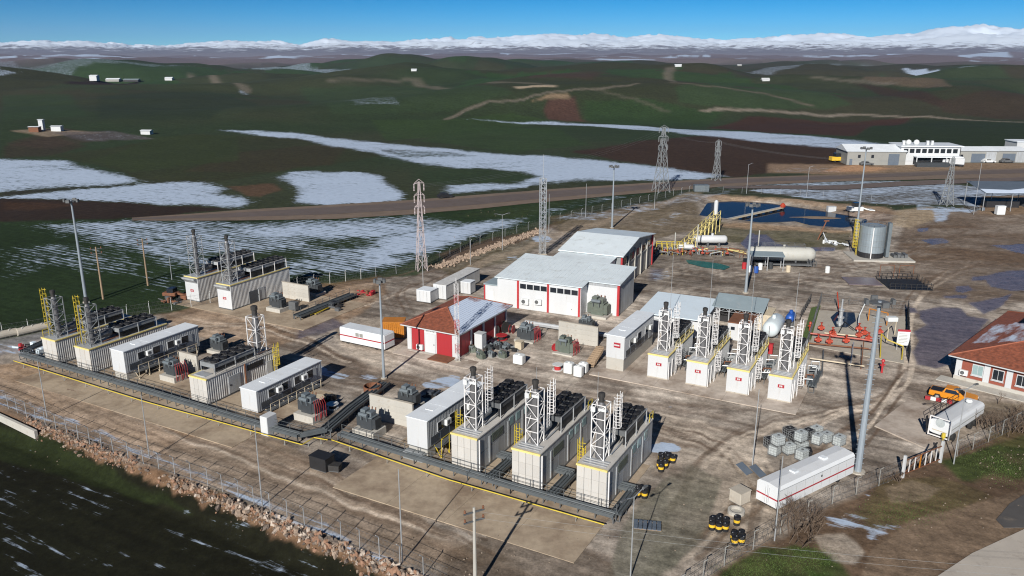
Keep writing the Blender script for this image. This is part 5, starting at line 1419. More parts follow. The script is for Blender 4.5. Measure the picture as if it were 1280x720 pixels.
def blue_roof_house():
    t = thing('pump_house', 'low white building with flat pale blue roof behind the generator units', 'building', (20.2, 121.6, 0), R(-26))
    MB().box(.3, 9.6, .0, 9.2, 0, 3.0).build('wall', 'white', t)
    MB().box(.3, 9.6, -.03, 0.0, 2.75, 3.0).build('eave_shade_strip', 'black', t)  # black strip painting the shade under the eave
    MB().add([(-.2, -.9, 3.02), (10.1, -.9, 3.02), (10.1, 9.9, 3.5), (-.2, 9.9, 3.5), (-.2, -.9, 3.16), (10.1, -.9, 3.16), (10.1, 9.9, 3.64), (-.2, 9.9, 3.64)], [(3, 2, 1, 0), (4, 5, 6, 7), (0, 1, 5, 4), (1, 2, 6, 5), (2, 3, 7, 6), (3, 0, 4, 7)]).build('roof', 'pale_blue_roof', t)
    for x in (1.6, 6.4): MB().box(x, x + 1.4, -.05, .01, .1, 2.2).build('door', 'grey_panel', t)
    for x in (3.9, 5.0): MB().box(x, x + .8, -.04, .01, 1.3, 2.0).build('window', 'glass', t)
blue_roof_house()

def shelter(label, corner, rz, w, d, zf, zb, roofm, posts, name='open_shelter', truss=True):
    t = thing(name, label, 'shelter', corner, rz)
    MB().add([(0, 0, zf), (w, 0, zf), (w, d, zb), (0, d, zb), (0, 0, zf + .1), (w, 0, zf + .1), (w, d, zb + .1), (0, d, zb + .1)], [(3, 2, 1, 0), (4, 5, 6, 7), (0, 1, 5, 4), (1, 2, 6, 5), (2, 3, 7, 6), (3, 0, 4, 7)]).build('roof', roofm, t)
    for k in range(posts):
        x = .2 + (w - .4) * k / (posts - 1)
        for y, z in ((.25, zf), (d - .25, zb)): MB().box(x - .07, x + .07, y - .07, y + .07, 0, z - .01).build('post', 'galv', t)
    if truss:
        tr = MB(); n = posts * 3
        for k in range(n):
            a, b_ = .2 + (w - .4) * k / n, .2 + (w - .4) * (k + 1) / n
            tr.bar((a, .25, zf - (.05 if k % 2 else .55)), (b_, .25, zf - (.55 if k % 2 else .05)), .06)
        tr.bar((.2, .25, zf - .55), (w - .2, .25, zf - .55), .06); tr.build('truss', 'galv', t)
    return t
sh = shelter('open shelter with sloping grey roof behind the generator row', (31.5, 122.9, 0), R(-26), 8.0, 5.0, 3.4, 4.3, 'grey_roof', 4)
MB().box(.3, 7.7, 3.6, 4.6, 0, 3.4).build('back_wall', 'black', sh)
sh = shelter('wide open shed with snowy blue grey roof at the right edge', (129.0, 221.0, 0), R(-3), 30.0, 11.0, 5.0, 6.6, 'blue_grey', 5, truss=False)
MB().add([(0.3, 0.1, 5.125), (29.7, 0.1, 5.125), (29.7, 4.2, 5.721), (21, 3, 5.546), (14, 4.6, 5.779), (8, 2.6, 5.488), (0.3, 3.4, 5.605), (0.3, 0.1, 5.185), (29.7, 0.1, 5.185), (29.7, 4.2, 5.781), (21, 3, 5.606), (14, 4.6, 5.839), (8, 2.6, 5.548), (0.3, 3.4, 5.665)],
         [(7, 8, 9, 10, 11, 12, 13), (0, 1, 8, 7), (1, 2, 9, 8), (2, 3, 10, 9), (3, 4, 11, 10), (4, 5, 12, 11), (5, 6, 13, 12), (6, 0, 7, 13)]).build('snow_cover', 'snow', sh)
MB().box(4, 13, 6, 9, 0, 1.8).build('stored_goods', 'black', sh); MB().box(15, 28, 7, 10, 0, 2.3).build('stored_goods', 'dark_frame', sh)

def shed(name, label, px, py, w, d, h, rise, wallm, roofm, rz=0.0, doors=(), wins=(), flat=False, cat='building'):
    g = G(px, py); t = thing(name, label, cat, (g.x, g.y, g.z - .1), rz)
    MB().box(0, w, 0, d, 0, h).build('wall', wallm, t)
    if flat:
        MB().box(-.3, w + .3, -.3, d + .3, h, h + .35).build('roof', roofm, t)
    else:
        rf = MB(); o = .4
        rf.add([(-o, -o, h), (w + o, -o, h), (w + o, d / 2, h + rise), (-o, d / 2, h + rise), (w + o, d + o, h), (-o, d + o, h)], [(0, 1, 2, 3), (3, 2, 4, 5), (0, 3, 5), (1, 4, 2), (0, 5, 4, 1)])
        rf.build('roof', roofm, t)
    for (a, b_, z1) in doors: MB().box(a, b_, -.12, .02, 0, z1).build('door', 'blue_grey', t)
    for (a, b_, z0, z1) in wins: MB().box(a, b_, -.08, .02, z0, z1).build('window', 'glass', t)
    return t
# roadside depot on the right
shed('warehouse', 'grey warehouse with white pitched roof and tall dark door across the highway', 1058, 206, 22, 14, 5.2, 2.2, 'hut_grey', 'white_roof', R(-4), [(15.5, 19.5, 4.4), (1, 2, 2.4)], [(4, 5, 2.8, 4), (9, 10, 2.8, 4)])
def cafe():
    g = G(1124, 206); t = thing('roadside_building', 'white two storey roadside building with porch, roof tanks and dark windows', 'building', (g.x, g.y, 0), R(-4))
    MB().box(0, 22, 0, 12, 0, 7).build('wall', 'white', t)
    MB().box(-.4, 23, -.8, 12.4, 7.0, 7.4).build('roof', 'white_roof', t)
    for k in range(9): MB().box(1 + k * 2.3, 2.7 + k * 2.3, -.06, .02, 4.6, 6.2).build('window', 'glass', t)
    MB().box(5, 21, -.08, .02, .2, 2.8).build('shop_front', 'black', t)
    MB().box(4.8, 22, -3.6, -.1, 3.3, 3.6).build('porch_roof', 'white_roof', t)
    for x in (5, 10.5, 16, 21.6): MB().box(x - .15, x + .15, -3.4, -3.1, 0, 3.29).build('porch_post', 'white', t)
    for x in (4, 7): MB().lathe([(.2, 7.4), (.9, 7.45), (1.1, 8.3), (.8, 9.0), (.2, 9.3)], (x, 4, 0), n=14).build('water_tank', 'plastic_white', t, smooth=True)
    for x in (1.5, 10.5, 12.2): MB().box(x, x + .9, 3, 4, 7.4, 9).build('chimney', 'white', t)
cafe()
def farm_hall(label, px, py, w, seed):
    t = shed('garage_hall', label, px, py, w, 12, 4.6, 1.2, 'hut_grey', 'white_roof', R(-3), [(w * .35, w * .7, 3.6)], [(1, 2, 2, 3.2)])
    MB().box(w * .72, w * .98, -.1, .02, .2, 4.2).build('shutter', 'grey_panel', t)
farm_hall('white garage hall with open dark bay beside the roadside building', 1196, 203, 15, 1)
farm_hall('white garage hall at the far right edge of the depot', 1236, 203, 14, 2)
shed('crushed_stone_bin', 'dark broken wooden shed between the roadside buildings', 1186, 204, 4.5, 6, 6.2, .8, 'black', 'grey_roof', R(10))
shed('upper_hall', 'white flat building on the slope behind the right garage hall', 1270, 189, 16, 10, 4, 1, 'white', 'white_roof', R(-3), flat=True)
# far farmsteads
shed('farmhouse', 'tiny white farmhouse block on the dark patch at upper left', 112, 101, 9, 8, 6, 1.2, 'white', 'white_roof', 0)
shed('barn', 'tiny long dark barn beside the far white farmhouse', 154, 102, 27, 11, 3.4, 1.6, 'black', 'grey_roof', 0)
shed('barn', 'tiny low grey barn between far farmhouse and dark barn', 132, 102, 24, 12, 4, 2, 'hut_grey', 'white_roof', 0)
shed('field_hut', 'tiny white hut alone in the upper left fields', 206, 100.5, 11, 8, 3.5, 1.5, 'white', 'white_roof', 0)
shed('field_hut', 'small white domed hut in the far middle right fields', 953, 101.5, 9, 7, 1.6, 2.4, 'white', 'white', 0)
shed('field_hut', 'small pale hut beside the well site at left', 176, 168, 5, 3.4, 1.9, .5, 'white', 'white_roof', R(-5))
shed('pump_tower', 'small white tower on the far left well pad', 49, 163, 2.2, 2.2, 5.5, .3, 'white', 'white_roof', 0)
for i, (px, py, lb) in enumerate([(64, 164, 'small white cabin right of the far left pump tower'), (36, 165, 'small dark cabin left of the far left pump tower')]):
    shed('site_cabin', lb, px, py, 5, 3, 2.6, .3, 'white' if i == 0 else 'rust', 'white_roof', 0)
shed('farmhouse', 'tiny white house where the far lane meets the plain', 844, 83.5, 9, 6, 2.5, 1.2, 'white', 'white_roof', 0)
shed('farmhouse', 'tiny white house on the far plain right of the lane', 922, 82.5, 12, 7, 3, 1.4, 'hut_grey', 'white_roof', 0)
shed('farmhouse', 'tiny white house in the centre of the far plain', 514, 89, 7, 5, 2.2, 1, 'white', 'white_roof', 0)

# ================================================================== MASTS, POLES, PYLONS
def flood_mast(label, px, py, h, r=.28, rz=0.0, lamps=6, arm=1.1, m='pole_grey', group='tall floodlight masts'):
    t = thing('floodlight_mast', label, 'mast', P(px, py), rz, group)
    MB().cyl((0, 0, 0), (0, 0, .15), r * 2.1, 10).build('base_plate', 'concrete', t)
    MB().cyl((0, 0, .15), (0, 0, h), r, 10, r * .5).build('pole', m, t)
    hd = MB(); hd.cyl((0, 0, h - .25), (0, 0, h - .1), arm * .75, 12)
    for k in range(lamps):
        a = 2 * math.pi * k / lamps; hd.bar((0, 0, h - .15), (arm * math.cos(a), arm * math.sin(a), h - .1), .08)
    hd.build('head_frame', 'dark_frame', t)
    lm = MB().bev(-.32, .32, -.16, .16, -.28, .22, .04).mesh('flood_lamp', 'dark_frame')
    for k in range(lamps):
        a = 2 * math.pi * k / lamps; inst('flood_lamp', lm, t, (arm * math.cos(a), arm * math.sin(a), h), a + math.pi / 2)
    return t
fm_ = flood_mast('tallest grey floodlight mast with rungs beside the white trailer on the right', 1072, 590, 18.6, .36, lamps=4, arm=1.3)
rg_ = MB()
for k in range(30): rg_.bar((-.5, 0, 1 + k * .55), (.5, 0, 1 + k * .55), .04)
rg_.build('climbing_rungs', 'pole_grey', fm_)
MB().bev(.9, 1.9, -.35, .35, 16.6, 17.0, .05).build('camera_box', 'plastic_white', fm_)
flood_mast('grey floodlight mast rising behind the grey roofed shelter', 932, 366, 16.2)
flood_mast('grey floodlight mast behind the rear end of the white hall', 765, 285, 15.3, .26)
flood_mast('grey floodlight mast beyond the far left generator units', 108, 378, 18, .28, lamps=4)
flood_mast('slim grey floodlight mast in the lane left of the red house', 480, 473, 13.6, .2, lamps=4, arm=.6)
flood_mast('slim grey floodlight mast between the steel tank and the pond', 1069, 303, 21.5, .26, lamps=4)

def street_lamp(label, px, py, h, arms=2, m='galv', az=0.6, wm=.07, group='slim lamp posts around the yard'):
    t = thing('lamp_post', label, 'lamp post', P(px, py), az, group)
    MB().cyl((0, 0, 0), (0, 0, h), wm, 7, wm * .55).build('pole', m, t)
    for k in range(arms):
        s = 1 if k == 0 else -1
        MB().bar((0, 0, h - .1), (s * 1.3, 0, h + .25), .06).build('arm', m, t)
        MB().bev(min(s * 1.2, s * 1.8), max(s * 1.2, s * 1.8), -.12, .12, h + .2, h + .32, .03).build('lamp_head', 'dark_frame', t)
    return t
for a in [('slim lamp post on the front fence, leftmost beside the concrete wall', 59, 522, 7.2, 0), ('slim lamp post on the front fence, second from the left', 187, 573, 7.4, 0), ('slim lamp post on the front fence, third from the left', 328, 633, 8.6, 0),
          ('slim lamp post on the front fence nearest the bottom edge', 503, 703, 8.9, 0), ('slim lamp post with twin arms by the wooden skid near the bottom', 788, 722, 7.6, 2),
          ('slim lamp post with solar panels leaning at its foot in the yard', 940, 586, 9.0, 0), ('slim lamp post in front of the right white trailer', 968, 676, 8.4, 0),
          ('twin armed lamp post beside the gate and white tanker', 1192, 580, 8.6, 2), ('slim lamp post at the far left field edge', 215, 350, 5, 0), ('slim lamp post behind the grey container', 529, 357, 6, 0),
          ('slim lamp post on the back track near the rubble, lower', 588, 331, 6, 1), ('slim lamp post on the back track near the rubble, upper', 628, 313, 8, 2), ('slim lamp post behind the hall near the snow strip', 818, 261, 9, 0),
          ('slim lamp post by the fence at the snow strip', 732, 272, 9, 0), ('slim lamp post beside the lattice radio mast', 686, 291, 9.5, 0), ('slim lamp post at the edge of the right shed', 1217, 268, 14, 1),
          ('slim lamp post left of the right shed by the pylon', 1178, 253, 7, 0), ('slim lamp post at the far end of the pond', 1008, 246, 9, 1), ('slim lamp post along the highway behind the pond', 933, 242, 9, 1)]:
    street_lamp(*a, az=random.uniform(0.2, .9))
t_ = bpy.data.objects  # solar panels at the foot of the yard lamp
for i, (dx, dy) in enumerate(((-1.0, -.6), (.25, -1.1))):
    b_ = MB().box(-.5, .5, -.8, .8, 0, .05).build('solar_panel', 'blue_grey', None, loc=(P(940, 586)[0] + dx, P(940, 586)[1] + dy, .35), rz=.9)
    b_.rotation_euler = (R(22), 0, R(35)); tag(b_, ['dark solar panel lying left of the yard lamp foot', 'dark solar panel lying right of the yard lamp foot'][i], 'solar panel')

def utility_pole(label, px, py, h, arms=1, m='wood', insul=True):
    t = thing('utility_pole', label, 'pole', P(px, py), .5, 'utility poles with insulators')
    MB().cyl((0, 0, 0), (0, 0, h), .17, 8, .11).build('pole', m, t)
    for k in range(arms):
        MB().bar((-.9, 0, h - .4 - k * .8), (.9, 0, h - .4 - k * .8), .12).build('cross_arm', 'dark_frame', t)
        for x in (-.8, 0, .8): MB().lathe([(.05, 0), (.11, .06), (.06, .12), (.11, .18), (.05, .3)], (x, 0, h - .34 - k * .8), n=8).build('insulator', 'rust', t)
    return t
utility_pole('utility pole with dark crossarm in the left field, nearer one', 129, 374, 9.5, 2)
utility_pole('utility pole with dark crossarm in the left field, farther one', 185, 357, 9, 2)
utility_pole('pale concrete utility pole with black insulators at the bottom edge', 594, 738, 7.6, 2, 'concrete_light')

def pylon(label, px, py, h, base, m='galv', arms=3, cat='pylon', th_=.12, armf=.055):
    g = G(px, py); t = thing('pylon', label, cat, (g.x, g.y, g.z), .35, 'lattice transmission pylons')
    mb = MB(); n = 6
    lv = [(h * k / n, base / 2 * (1 - .86 * (k / n) ** .8)) for k in range(n + 1)]
    for (z0, r0), (z1, r1) in zip(lv[:-1], lv[1:]):
        c0 = [(-r0, -r0), (r0, -r0), (r0, r0), (-r0, r0)]; c1 = [(-r1, -r1), (r1, -r1), (r1, r1), (-r1, r1)]
        for i in range(4):
            j = (i + 1) % 4
            mb.bar((*c0[i], z0), (*c1[i], z1), th_); mb.bar((*c0[i], z0), (*c1[j], z1), th_ * .6); mb.bar((*c0[j], z0), (*c1[i], z1), th_ * .6); mb.bar((*c1[i], z1), (*c1[j], z1), th_ * .6)
    mb.build('lattice_body', m, t)
    for k in range(arms):
        z = h * (.99 - .13 * k); a = MB(); L_ = h * armf
        for s in (-1, 1):
            a.bar((0, .2, z), (s * L_, 0, z - .1), th_); a.bar((0, -.2, z), (s * L_, 0, z - .1), th_); a.bar((0, 0, z + h * .04), (s * L_, 0, z - .1), th_ * .7)
            for q in range(5): a.cyl((s * L_, 0, z - .25 - q * .28), (s * L_, 0, z - .42 - q * .28), .14, 6)
        a.build('cross_arm', m, t)
    return t
mat('pylon_pink', (0.42, 0.36, 0.36), 0.6, var=.15)
pylon('lattice pylon standing in the snowy field left of the hall', 527, 338, 17.8, 2.0, 'pylon_pink', th_=.10)
pylon('tall lattice pylon beside the highway in the centre right', 826, 240, 20, 4.2, 'mid_grey', th_=.13, armf=.08)
pylon('lattice pylon on the brown field edge right of the tall one', 895, 226, 13.5, 2.4, 'mid_grey', th_=.12, armf=.08)
pylon('lattice pylon on the snow left of the right open shed', 1183, 257, 13.6, 2.6, 'mid_grey', th_=.12, arms=2)

def radio_mast(label, px, py, h, w, m, whip=4, th_=.07, bays=14):
    t = thing('radio_mast', label, 'mast', P(px, py), .3)
    lattice_tower(t, -w / 2, -w / 2, w, 0, h, m, 'lattice_body', th_, bays)
    MB().cyl((0, 0, h), (0, 0, h + whip), .06, 6, .03).build('antenna', m, t)
    MB().box(-w * .7, w * .7, -w * .7, w * .7, 0, .2).build('footing', 'concrete', t)
    return t
radio_mast('grey square lattice radio mast behind the left side of the hall', 678, 318, 16.5, 1.1, 'galv', 5, .13, 16)
radio_mast('slender red and white lattice mast at the corner of the red house', 572, 452, 11.5, .5, 'white_steel', .8, .035, 14)
for k in range(3): lattice_tower(bpy.data.objects['radio_mast.001'], -.27, -.27, .54, 1.2 + k * 3.6, 2.6 + k * 3.6, 'red_paint', 'red_band', .04, 2)

# ================================================================== FENCES, WALL, GATE
def fence(name, label, pts, h=2.1, step=2.4, m='galv', wires=(.1, .7, 1.3, 1.9), bent=0.35, wr=.02, postr=.04, cat='fence', z0f=None, mesh=True):
    t = thing(name, label, cat, (pts[0][0], pts[0][1], 0)); o0 = Vector((pts[0][0], pts[0][1], 0))
    pm = MB().cyl((0, 0, 0), (0, 0, h), postr, 6)
    if bent: pm.bar((0, 0, h), (0, -bent, h + bent), postr * 1.7)
    pme = pm.mesh('post', m); wv = MB(); tops = []
    for a, b_ in zip(pts[:-1], pts[1:]):
        a, b_ = Vector((a[0], a[1], 0)), Vector((b_[0], b_[1], 0)); n = max(1, round((b_ - a).length / step)); ang = math.atan2((b_ - a).y, (b_ - a).x)
        for k in range(n):
            p = a.lerp(b_, k / n); z = th(p.x, p.y); tops.append((p, z))
            inst('post', pme, t, (p.x - o0.x, p.y - o0.y, z - .05), rot=(random.uniform(-.03, .03), random.uniform(-.03, .03), ang))
    p = Vector((pts[-1][0], pts[-1][1], 0)); tops.append((p, th(p.x, p.y)))
    for (a, za), (b_, zb) in zip(tops[:-1], tops[1:]):
        for w_ in wires: wv.bar((a.x - o0.x, a.y - o0.y, za + w_), (b_.x - o0.x, b_.y - o0.y, zb + w_), wr)
        if mesh:
            d = b_ - a
            for k in range(5):
                q0, q1 = a + d * (k / 5), a + d * ((k + 1) / 5)
                wv.bar((q0.x - o0.x, q0.y - o0.y, za + wires[0]), (q1.x - o0.x, q1.y - o0.y, za + wires[-1]), wr * .45); wv.bar((q1.x - o0.x, q1.y - o0.y, za + wires[0]), (q0.x - o0.x, q0.y - o0.y, za + wires[-1]), wr * .45)
    wv.build('wire_mesh', 'dark_frame', t)['kind'] = 'stuff'
    return t
fence('wire_fence', 'long wire mesh fence on posts along the stone embankment', pxp((-40, 492), (0, 506), (57, 532), (142, 567), (260, 607), (500, 707), (560, 735)), 2.0, 2.3)
fence('wire_fence', 'wire mesh fence with bent white posts along the back left field', pxp((-30, 426), (100, 406), (215, 388), (330, 367), (470, 346)), 2.0, 3.2, 'plastic_white')
fence('wire_fence', 'wire mesh fence beside the rubble track behind the hall', pxp((470, 346), (520, 338), (600, 305), (700, 276), (880, 236)), 1.8, 4.5)
fence('wire_fence', 'wire mesh fence with bent white posts running up to the gate', pxp((850, 745), (905, 708), (975, 668), (1040, 630), (1126, 597)), 1.9, 3.6, 'hut_grey', postr=.04, bent=.35)
fence('wire_fence', 'wire mesh fence with bent white posts right of the gate', pxp((1196, 571), (1235, 553), (1285, 528)), 1.9, 3.6, 'hut_grey', postr=.04, bent=.35)
fence('wire_fence', 'far fence of thin posts between the pond and the highway', pxp((880, 240), (1000, 244), (1120, 254)), 1.6, 6, mesh=False)
fence('wire_fence', 'low rail fence of dark posts round the wellhead, right side', pxp((1134, 388), (1136, 455)), 2.0, 1.2, 'black', (.2, .6, 1.0, 1.4, 1.8), 0, .05, .05)
fence('wire_fence', 'low rail fence of dark posts round the wellhead, left side', pxp((1026, 378), (1008, 436)), 2.0, 1.6, 'black', (.2, .8, 1.4, 1.9), 0, .04, .04)
fence('wire_fence', 'low rail fence of dark posts round the wellhead, back side', pxp((1026, 378), (1134, 388)), 1.6, 2.2, 'dark_frame', (.3, .9, 1.5), 0, .03, .04)
fence('wire_fence', 'pair of dark rails left of the wellhead enclosure', pxp((1013, 378), (999, 402)), 1.6, 1.4, 'black', (.5, 1.5), 0, .05, .05, mesh=False)

def gate():
    a, b_ = Vector(P(1128, 597)), Vector(P(1175, 578)); d = b_ - a; L_ = d.length
    t = thing('yard_gate', 'leaning orange and white barred gate with white end posts', 'gate', a, math.atan2(d.y, d.x))
    for x in (0, L_): MB().box(x - .12, x + .12, -.12, .12, 0, 2.5).build('gate_post', 'white', t)
    for z in (.35, 1.9): MB().bar((.15, 0, z), (L_ - .15, 0, z + .05), .09).build('gate_rail', 'rust', t)
    n = 7
    for k in range(1, n):
        x = L_ * k / n; MB().bar((x, 0, .35), (x + .02, 0, 1.92), .10 if k in (3,) else .07).build('gate_bar', 'orange' if k == 3 else 'white_steel', t)
    MB().bar((.2, .05, .4), (L_ * .5, .05, 1.9), .06).build('brace', 'rust', t)
    MB().bar((L_ * .45, .25, .2), (L_ * .9, .25, 2.4), .12).build('leaning_beam', 'black', t)
gate()
# pale retaining wall at the left end of the embankment
wa, wb = Vector(P(-45, 490)), Vector(P(55, 535)); d_ = wb - wa
t_ = thing('retaining_wall', 'short pale concrete retaining wall at the left end of the embankment', 'wall', (wa.x, wa.y, -1.7), math.atan2(d_.y, d_.x))
nw = 6
me_ = MB().bev(0.01, d_.length / nw - .01, -1.15, -.75, 0, 1.75, .03).mesh('wall_panel', 'concrete_light')
for k in range(nw): inst('wall_panel', me_, t_, (k * d_.length / nw, 0, 0))

# ================================================================== STONE EMBANKMENT
def rock_mesh(seed):
    rnd = random.Random(seed); mb = MB(); n, m = 6, 4; vs = [(0, 0, -.5)]
    for i in range(1, m):
        ph = math.pi * i / m
        for j in range(n):
            a = 2 * math.pi * (j + rnd.uniform(-.2, .2)) / n; r = rnd.uniform(.28, .68)
            vs.append((r * math.sin(ph) * math.cos(a) * 1.2, r * math.sin(ph) * math.sin(a), -r * math.cos(ph)))
    vs.append((0, 0, .5)); fs = [(0, 1 + (j + 1) % n, 1 + j) for j in range(n)]
    for i in range(m - 2):
        for j in range(n): fs.append((1 + i * n + j, 1 + i * n + (j + 1) % n, 1 + (i + 1) * n + (j + 1) % n, 1 + (i + 1) * n + j))
    e = len(vs) - 1; fs += [(e - n + j, e - n + (j + 1) % n, e) for j in range(n)]
    mb.add(vs, fs); return mb
ROCKS = [rock_mesh(k).mesh('stone', ('rock', 'rock_pale', 'rock_red', 'rock', 'rock_dark', 'rock', 'rock_red', 'rock_pale', 'rock_dark')[k]) for k in range(9)]
emb = thing('stone_embankment', 'bank of tumbled pale stones below the front fence', 'embankment', (EDGE_A[0], EDGE_A[1], 0))
ex, ey = float(_e[0]), float(_e[1]); nx, ny = ey, -ex
LEN = math.dist(EDGE_A, EDGE_B)
rnd = random.Random(3); big = []; small = [MB(), MB(), MB()]; smallv = [rock_mesh(20 + k) for k in range(4)]
for i in range(2300):
    s = rnd.uniform(6.5, LEN + 4); q = abs(rnd.gauss(.75, .42)) if s > 20 else abs(rnd.gauss(.8, .4))
    dens = .55 + .45 * math.sin(s * .35) if 20 < s < 34 else 1
    if rnd.random() > dens: continue
    x, y = EDGE_A[0] + ex * s + nx * q, EDGE_A[1] + ey * s + ny * q
    sz = .12 + .36 * rnd.random() ** 2.4 * (1.0 + .35 * s / LEN) * (1.45 if rnd.random() < .12 else 1)
    big.append((sz * s, sz, x, y, s))
big.sort(reverse=True)
for k, (_, sz, x, y, s) in enumerate(big):
    z = th(x, y) + sz * .06
    if k < 300:
        o = inst('stone', ROCKS[rnd.randrange(9)], emb, (x - EDGE_A[0], y - EDGE_A[1], z), rot=(rnd.uniform(0, 6), rnd.uniform(0, 6), rnd.uniform(0, 6)), scale=(sz * rnd.uniform(.8, 1.3), sz, sz * rnd.uniform(.6, .9)))
    else:
        mtx = Matrix.Rotation(rnd.uniform(0, 6.28), 3, 'Z') @ Matrix.Rotation(rnd.uniform(0, 6.28), 3, 'X')
        src = smallv[k % 4]; sz *= .8
        small[k % 3].add([tuple((mtx @ Vector(v)) * sz + Vector((x - EDGE_A[0], y - EDGE_A[1], z))) for v in src.v], src.f)
for k, m_ in enumerate(('rock', 'rock_red', 'rock_dark')): small[k].build('small_stones', m_, emb)['kind'] = 'stuff'
# rubble bank along the back track
rub = MB(); a, b_ = Vector(P(545, 335)), Vector(P(680, 287)); c_ = Vector(P(870, 250))
for i in range(900):
    p = a.lerp(b_, rnd.random()) + Vector((rnd.gauss(0, .7), rnd.gauss(0, .7), 0)); sz = rnd.uniform(.2, .6)
    mtx = Matrix.Rotation(rnd.uniform(0, 6.28), 3, 'Z') @ Matrix.Rotation(rnd.uniform(0, 6.28), 3, 'X'); src = smallv[i % 4]
    rub.add([tuple((mtx @ Vector(v)) * sz + p + Vector((0, 0, sz * .2))) for v in src.v], src.f)
o = rub.build('rubble_bank', 'rock'); o['kind'] = 'stuff'; tag(o, 'bank of reddish rubble along the back track', 'rubble')
mat('clod', (0.22, 0.175, 0.135), 0.95, var=0.4, scale=0.6)
deb = MB()
for i in range(520):
    c = rnd.choice([(Vector(P(720, 268)), 14, 5), (Vector(P(650, 300)), 10, 3), (Vector(P(1100, 285)), 8, 8), (Vector(P(1110, 262)), 10, 4), (Vector(P(1245, 590)), 6, 3), (Vector(P(1110, 640)), 8, 4), (Vector(P(120, 560)), 8, 2), (Vector(P(560, 690)), 6, 3), (Vector(P(1250, 575)), 3, 2), (Vector(P(640, 690)), 8, 3), (Vector(P(950, 640)), 6, 4)])
    p = c[0] + Vector((rnd.gauss(0, c[1]), rnd.gauss(0, c[2]), 0)); sz = rnd.uniform(.05, .17) * (1.5 if p.y > 130 else 1)
    src = smallv[i % 4]; rub_m = Matrix.Rotation(rnd.uniform(0, 6.28), 3, 'X')
    deb.add([tuple((rub_m @ Vector(v)) * sz + p + Vector((0, 0, th(p.x, p.y) + sz * .15))) for v in src.v], src.f)
o = deb.build('loose_stones', 'clod'); o['kind'] = 'stuff'; tag(o, 'loose pale stones and clods scattered over the bare ground', 'stones')

# ================================================================== TRAILERS, CONTAINERS, VEHICLES
def xf(px, py, dz=0): 
    p = P(px, py); return (p[0], p[1], dz)

def site_trailer():
    t = thing('site_trailer', 'white site trailer with red stripe parked left of the red house', 'trailer', P(425, 428), R(-29))
    L_, w, h = 8.4, 2.5, 2.45
    MB().bev(0, L_, 0, w, .35, h, .10).build('body', 'trailer_white', t)
    MB().box(.2, L_ - .2, .2, w - .2, .12, .35).build('chassis', 'black', t)
    MB().box(.05, L_ - .05, -.012, .01, 1.22, 1.40).build('stripe', 'red_sign', t)
    MB().box(L_ - .01, L_ + .012, .1, w - .1, 1.22, 1.40).build('stripe', 'red_sign', t)
    for x in (3.1, 3.85): MB().box(x, x + .6, -.03, .01, 1.5, 2.05).build('vent_grille', 'hut_grey', t)
    MB().box(.1, L_ - .1, .1, w - .1, h, h + .05).build('roof', 'white_roof', t)
    for x in (1.4, 6.8):
        for y in (.1, w - .3): MB().cyl((x, y, .33), (x, y + .2, .33), .33, 14).build('wheel', 'tyre', t)
site_trailer()

def ribbed_box(name, label, px, py, L_, w, h, m, rz=TH, z=.15, roofm=None, endm=None, cat='container', loc=None):
    """container with corrugated sides; local y is its length"""
    t = thing(name, label, cat, loc or P(px, py), rz)
    MB().box(.06, w - .06, .06, L_ - .06, z, z + h - .02).build('wall', m, t)
    for a, b_ in (((w - .06, .05), (w - .06, L_ - .05)), ((.06, L_ - .05), (.06, .05))):
        MB().corr((*a, 0), (*b_, 0), z + .1, z + h - .1, .28, .05).build('side_sheet', m, t)
    MB().box(0, w, -.02, .05, z, z + h).build('end_wall', endm or m, t)
    MB().box(-.02, w + .02, 0, L_, z + h - .02, z + h + .05).build('roof', roofm or m, t)
    MB().box(.0, w, .1, L_, .02, z).build('base_rail', 'dark_frame', t)
    for x in (w * .25, w * .75): MB().bar((x, -.05, z + .1), (x, -.05, z + h - .1), .05).build('lock_rod', 'galv', t)
    return t
ribbed_box('shipping_container', 'orange ribbed container behind the white striped trailer', 481, 417, 3.4, 2.4, 2.5, 'orange', TH - R(62), roofm='orange')
ribbed_box('shipping_container', 'long grey ribbed container with pale end behind the red house', 542, 373, 13, 2.6, 2.5, 'grey_corr', R(-25), endm='white')
ribbed_box('site_box', 'small white box cabin beside the grey container', 521, 377, 2.6, 2.8, 2.0, 'white', R(-25), roofm='white_roof')
ribbed_box('site_box', 'white cube cabin right of the long grey container', 576, 367, 2.0, 2.0, 2.1, 'white', R(-25), roofm='white_roof')
ribbed_box('site_box', 'beige flat container between the generator row and the shelter', 938, 412, 4.5, 3.0, 2.5, 'wood_pale', R(-26), roofm='wood_pale')

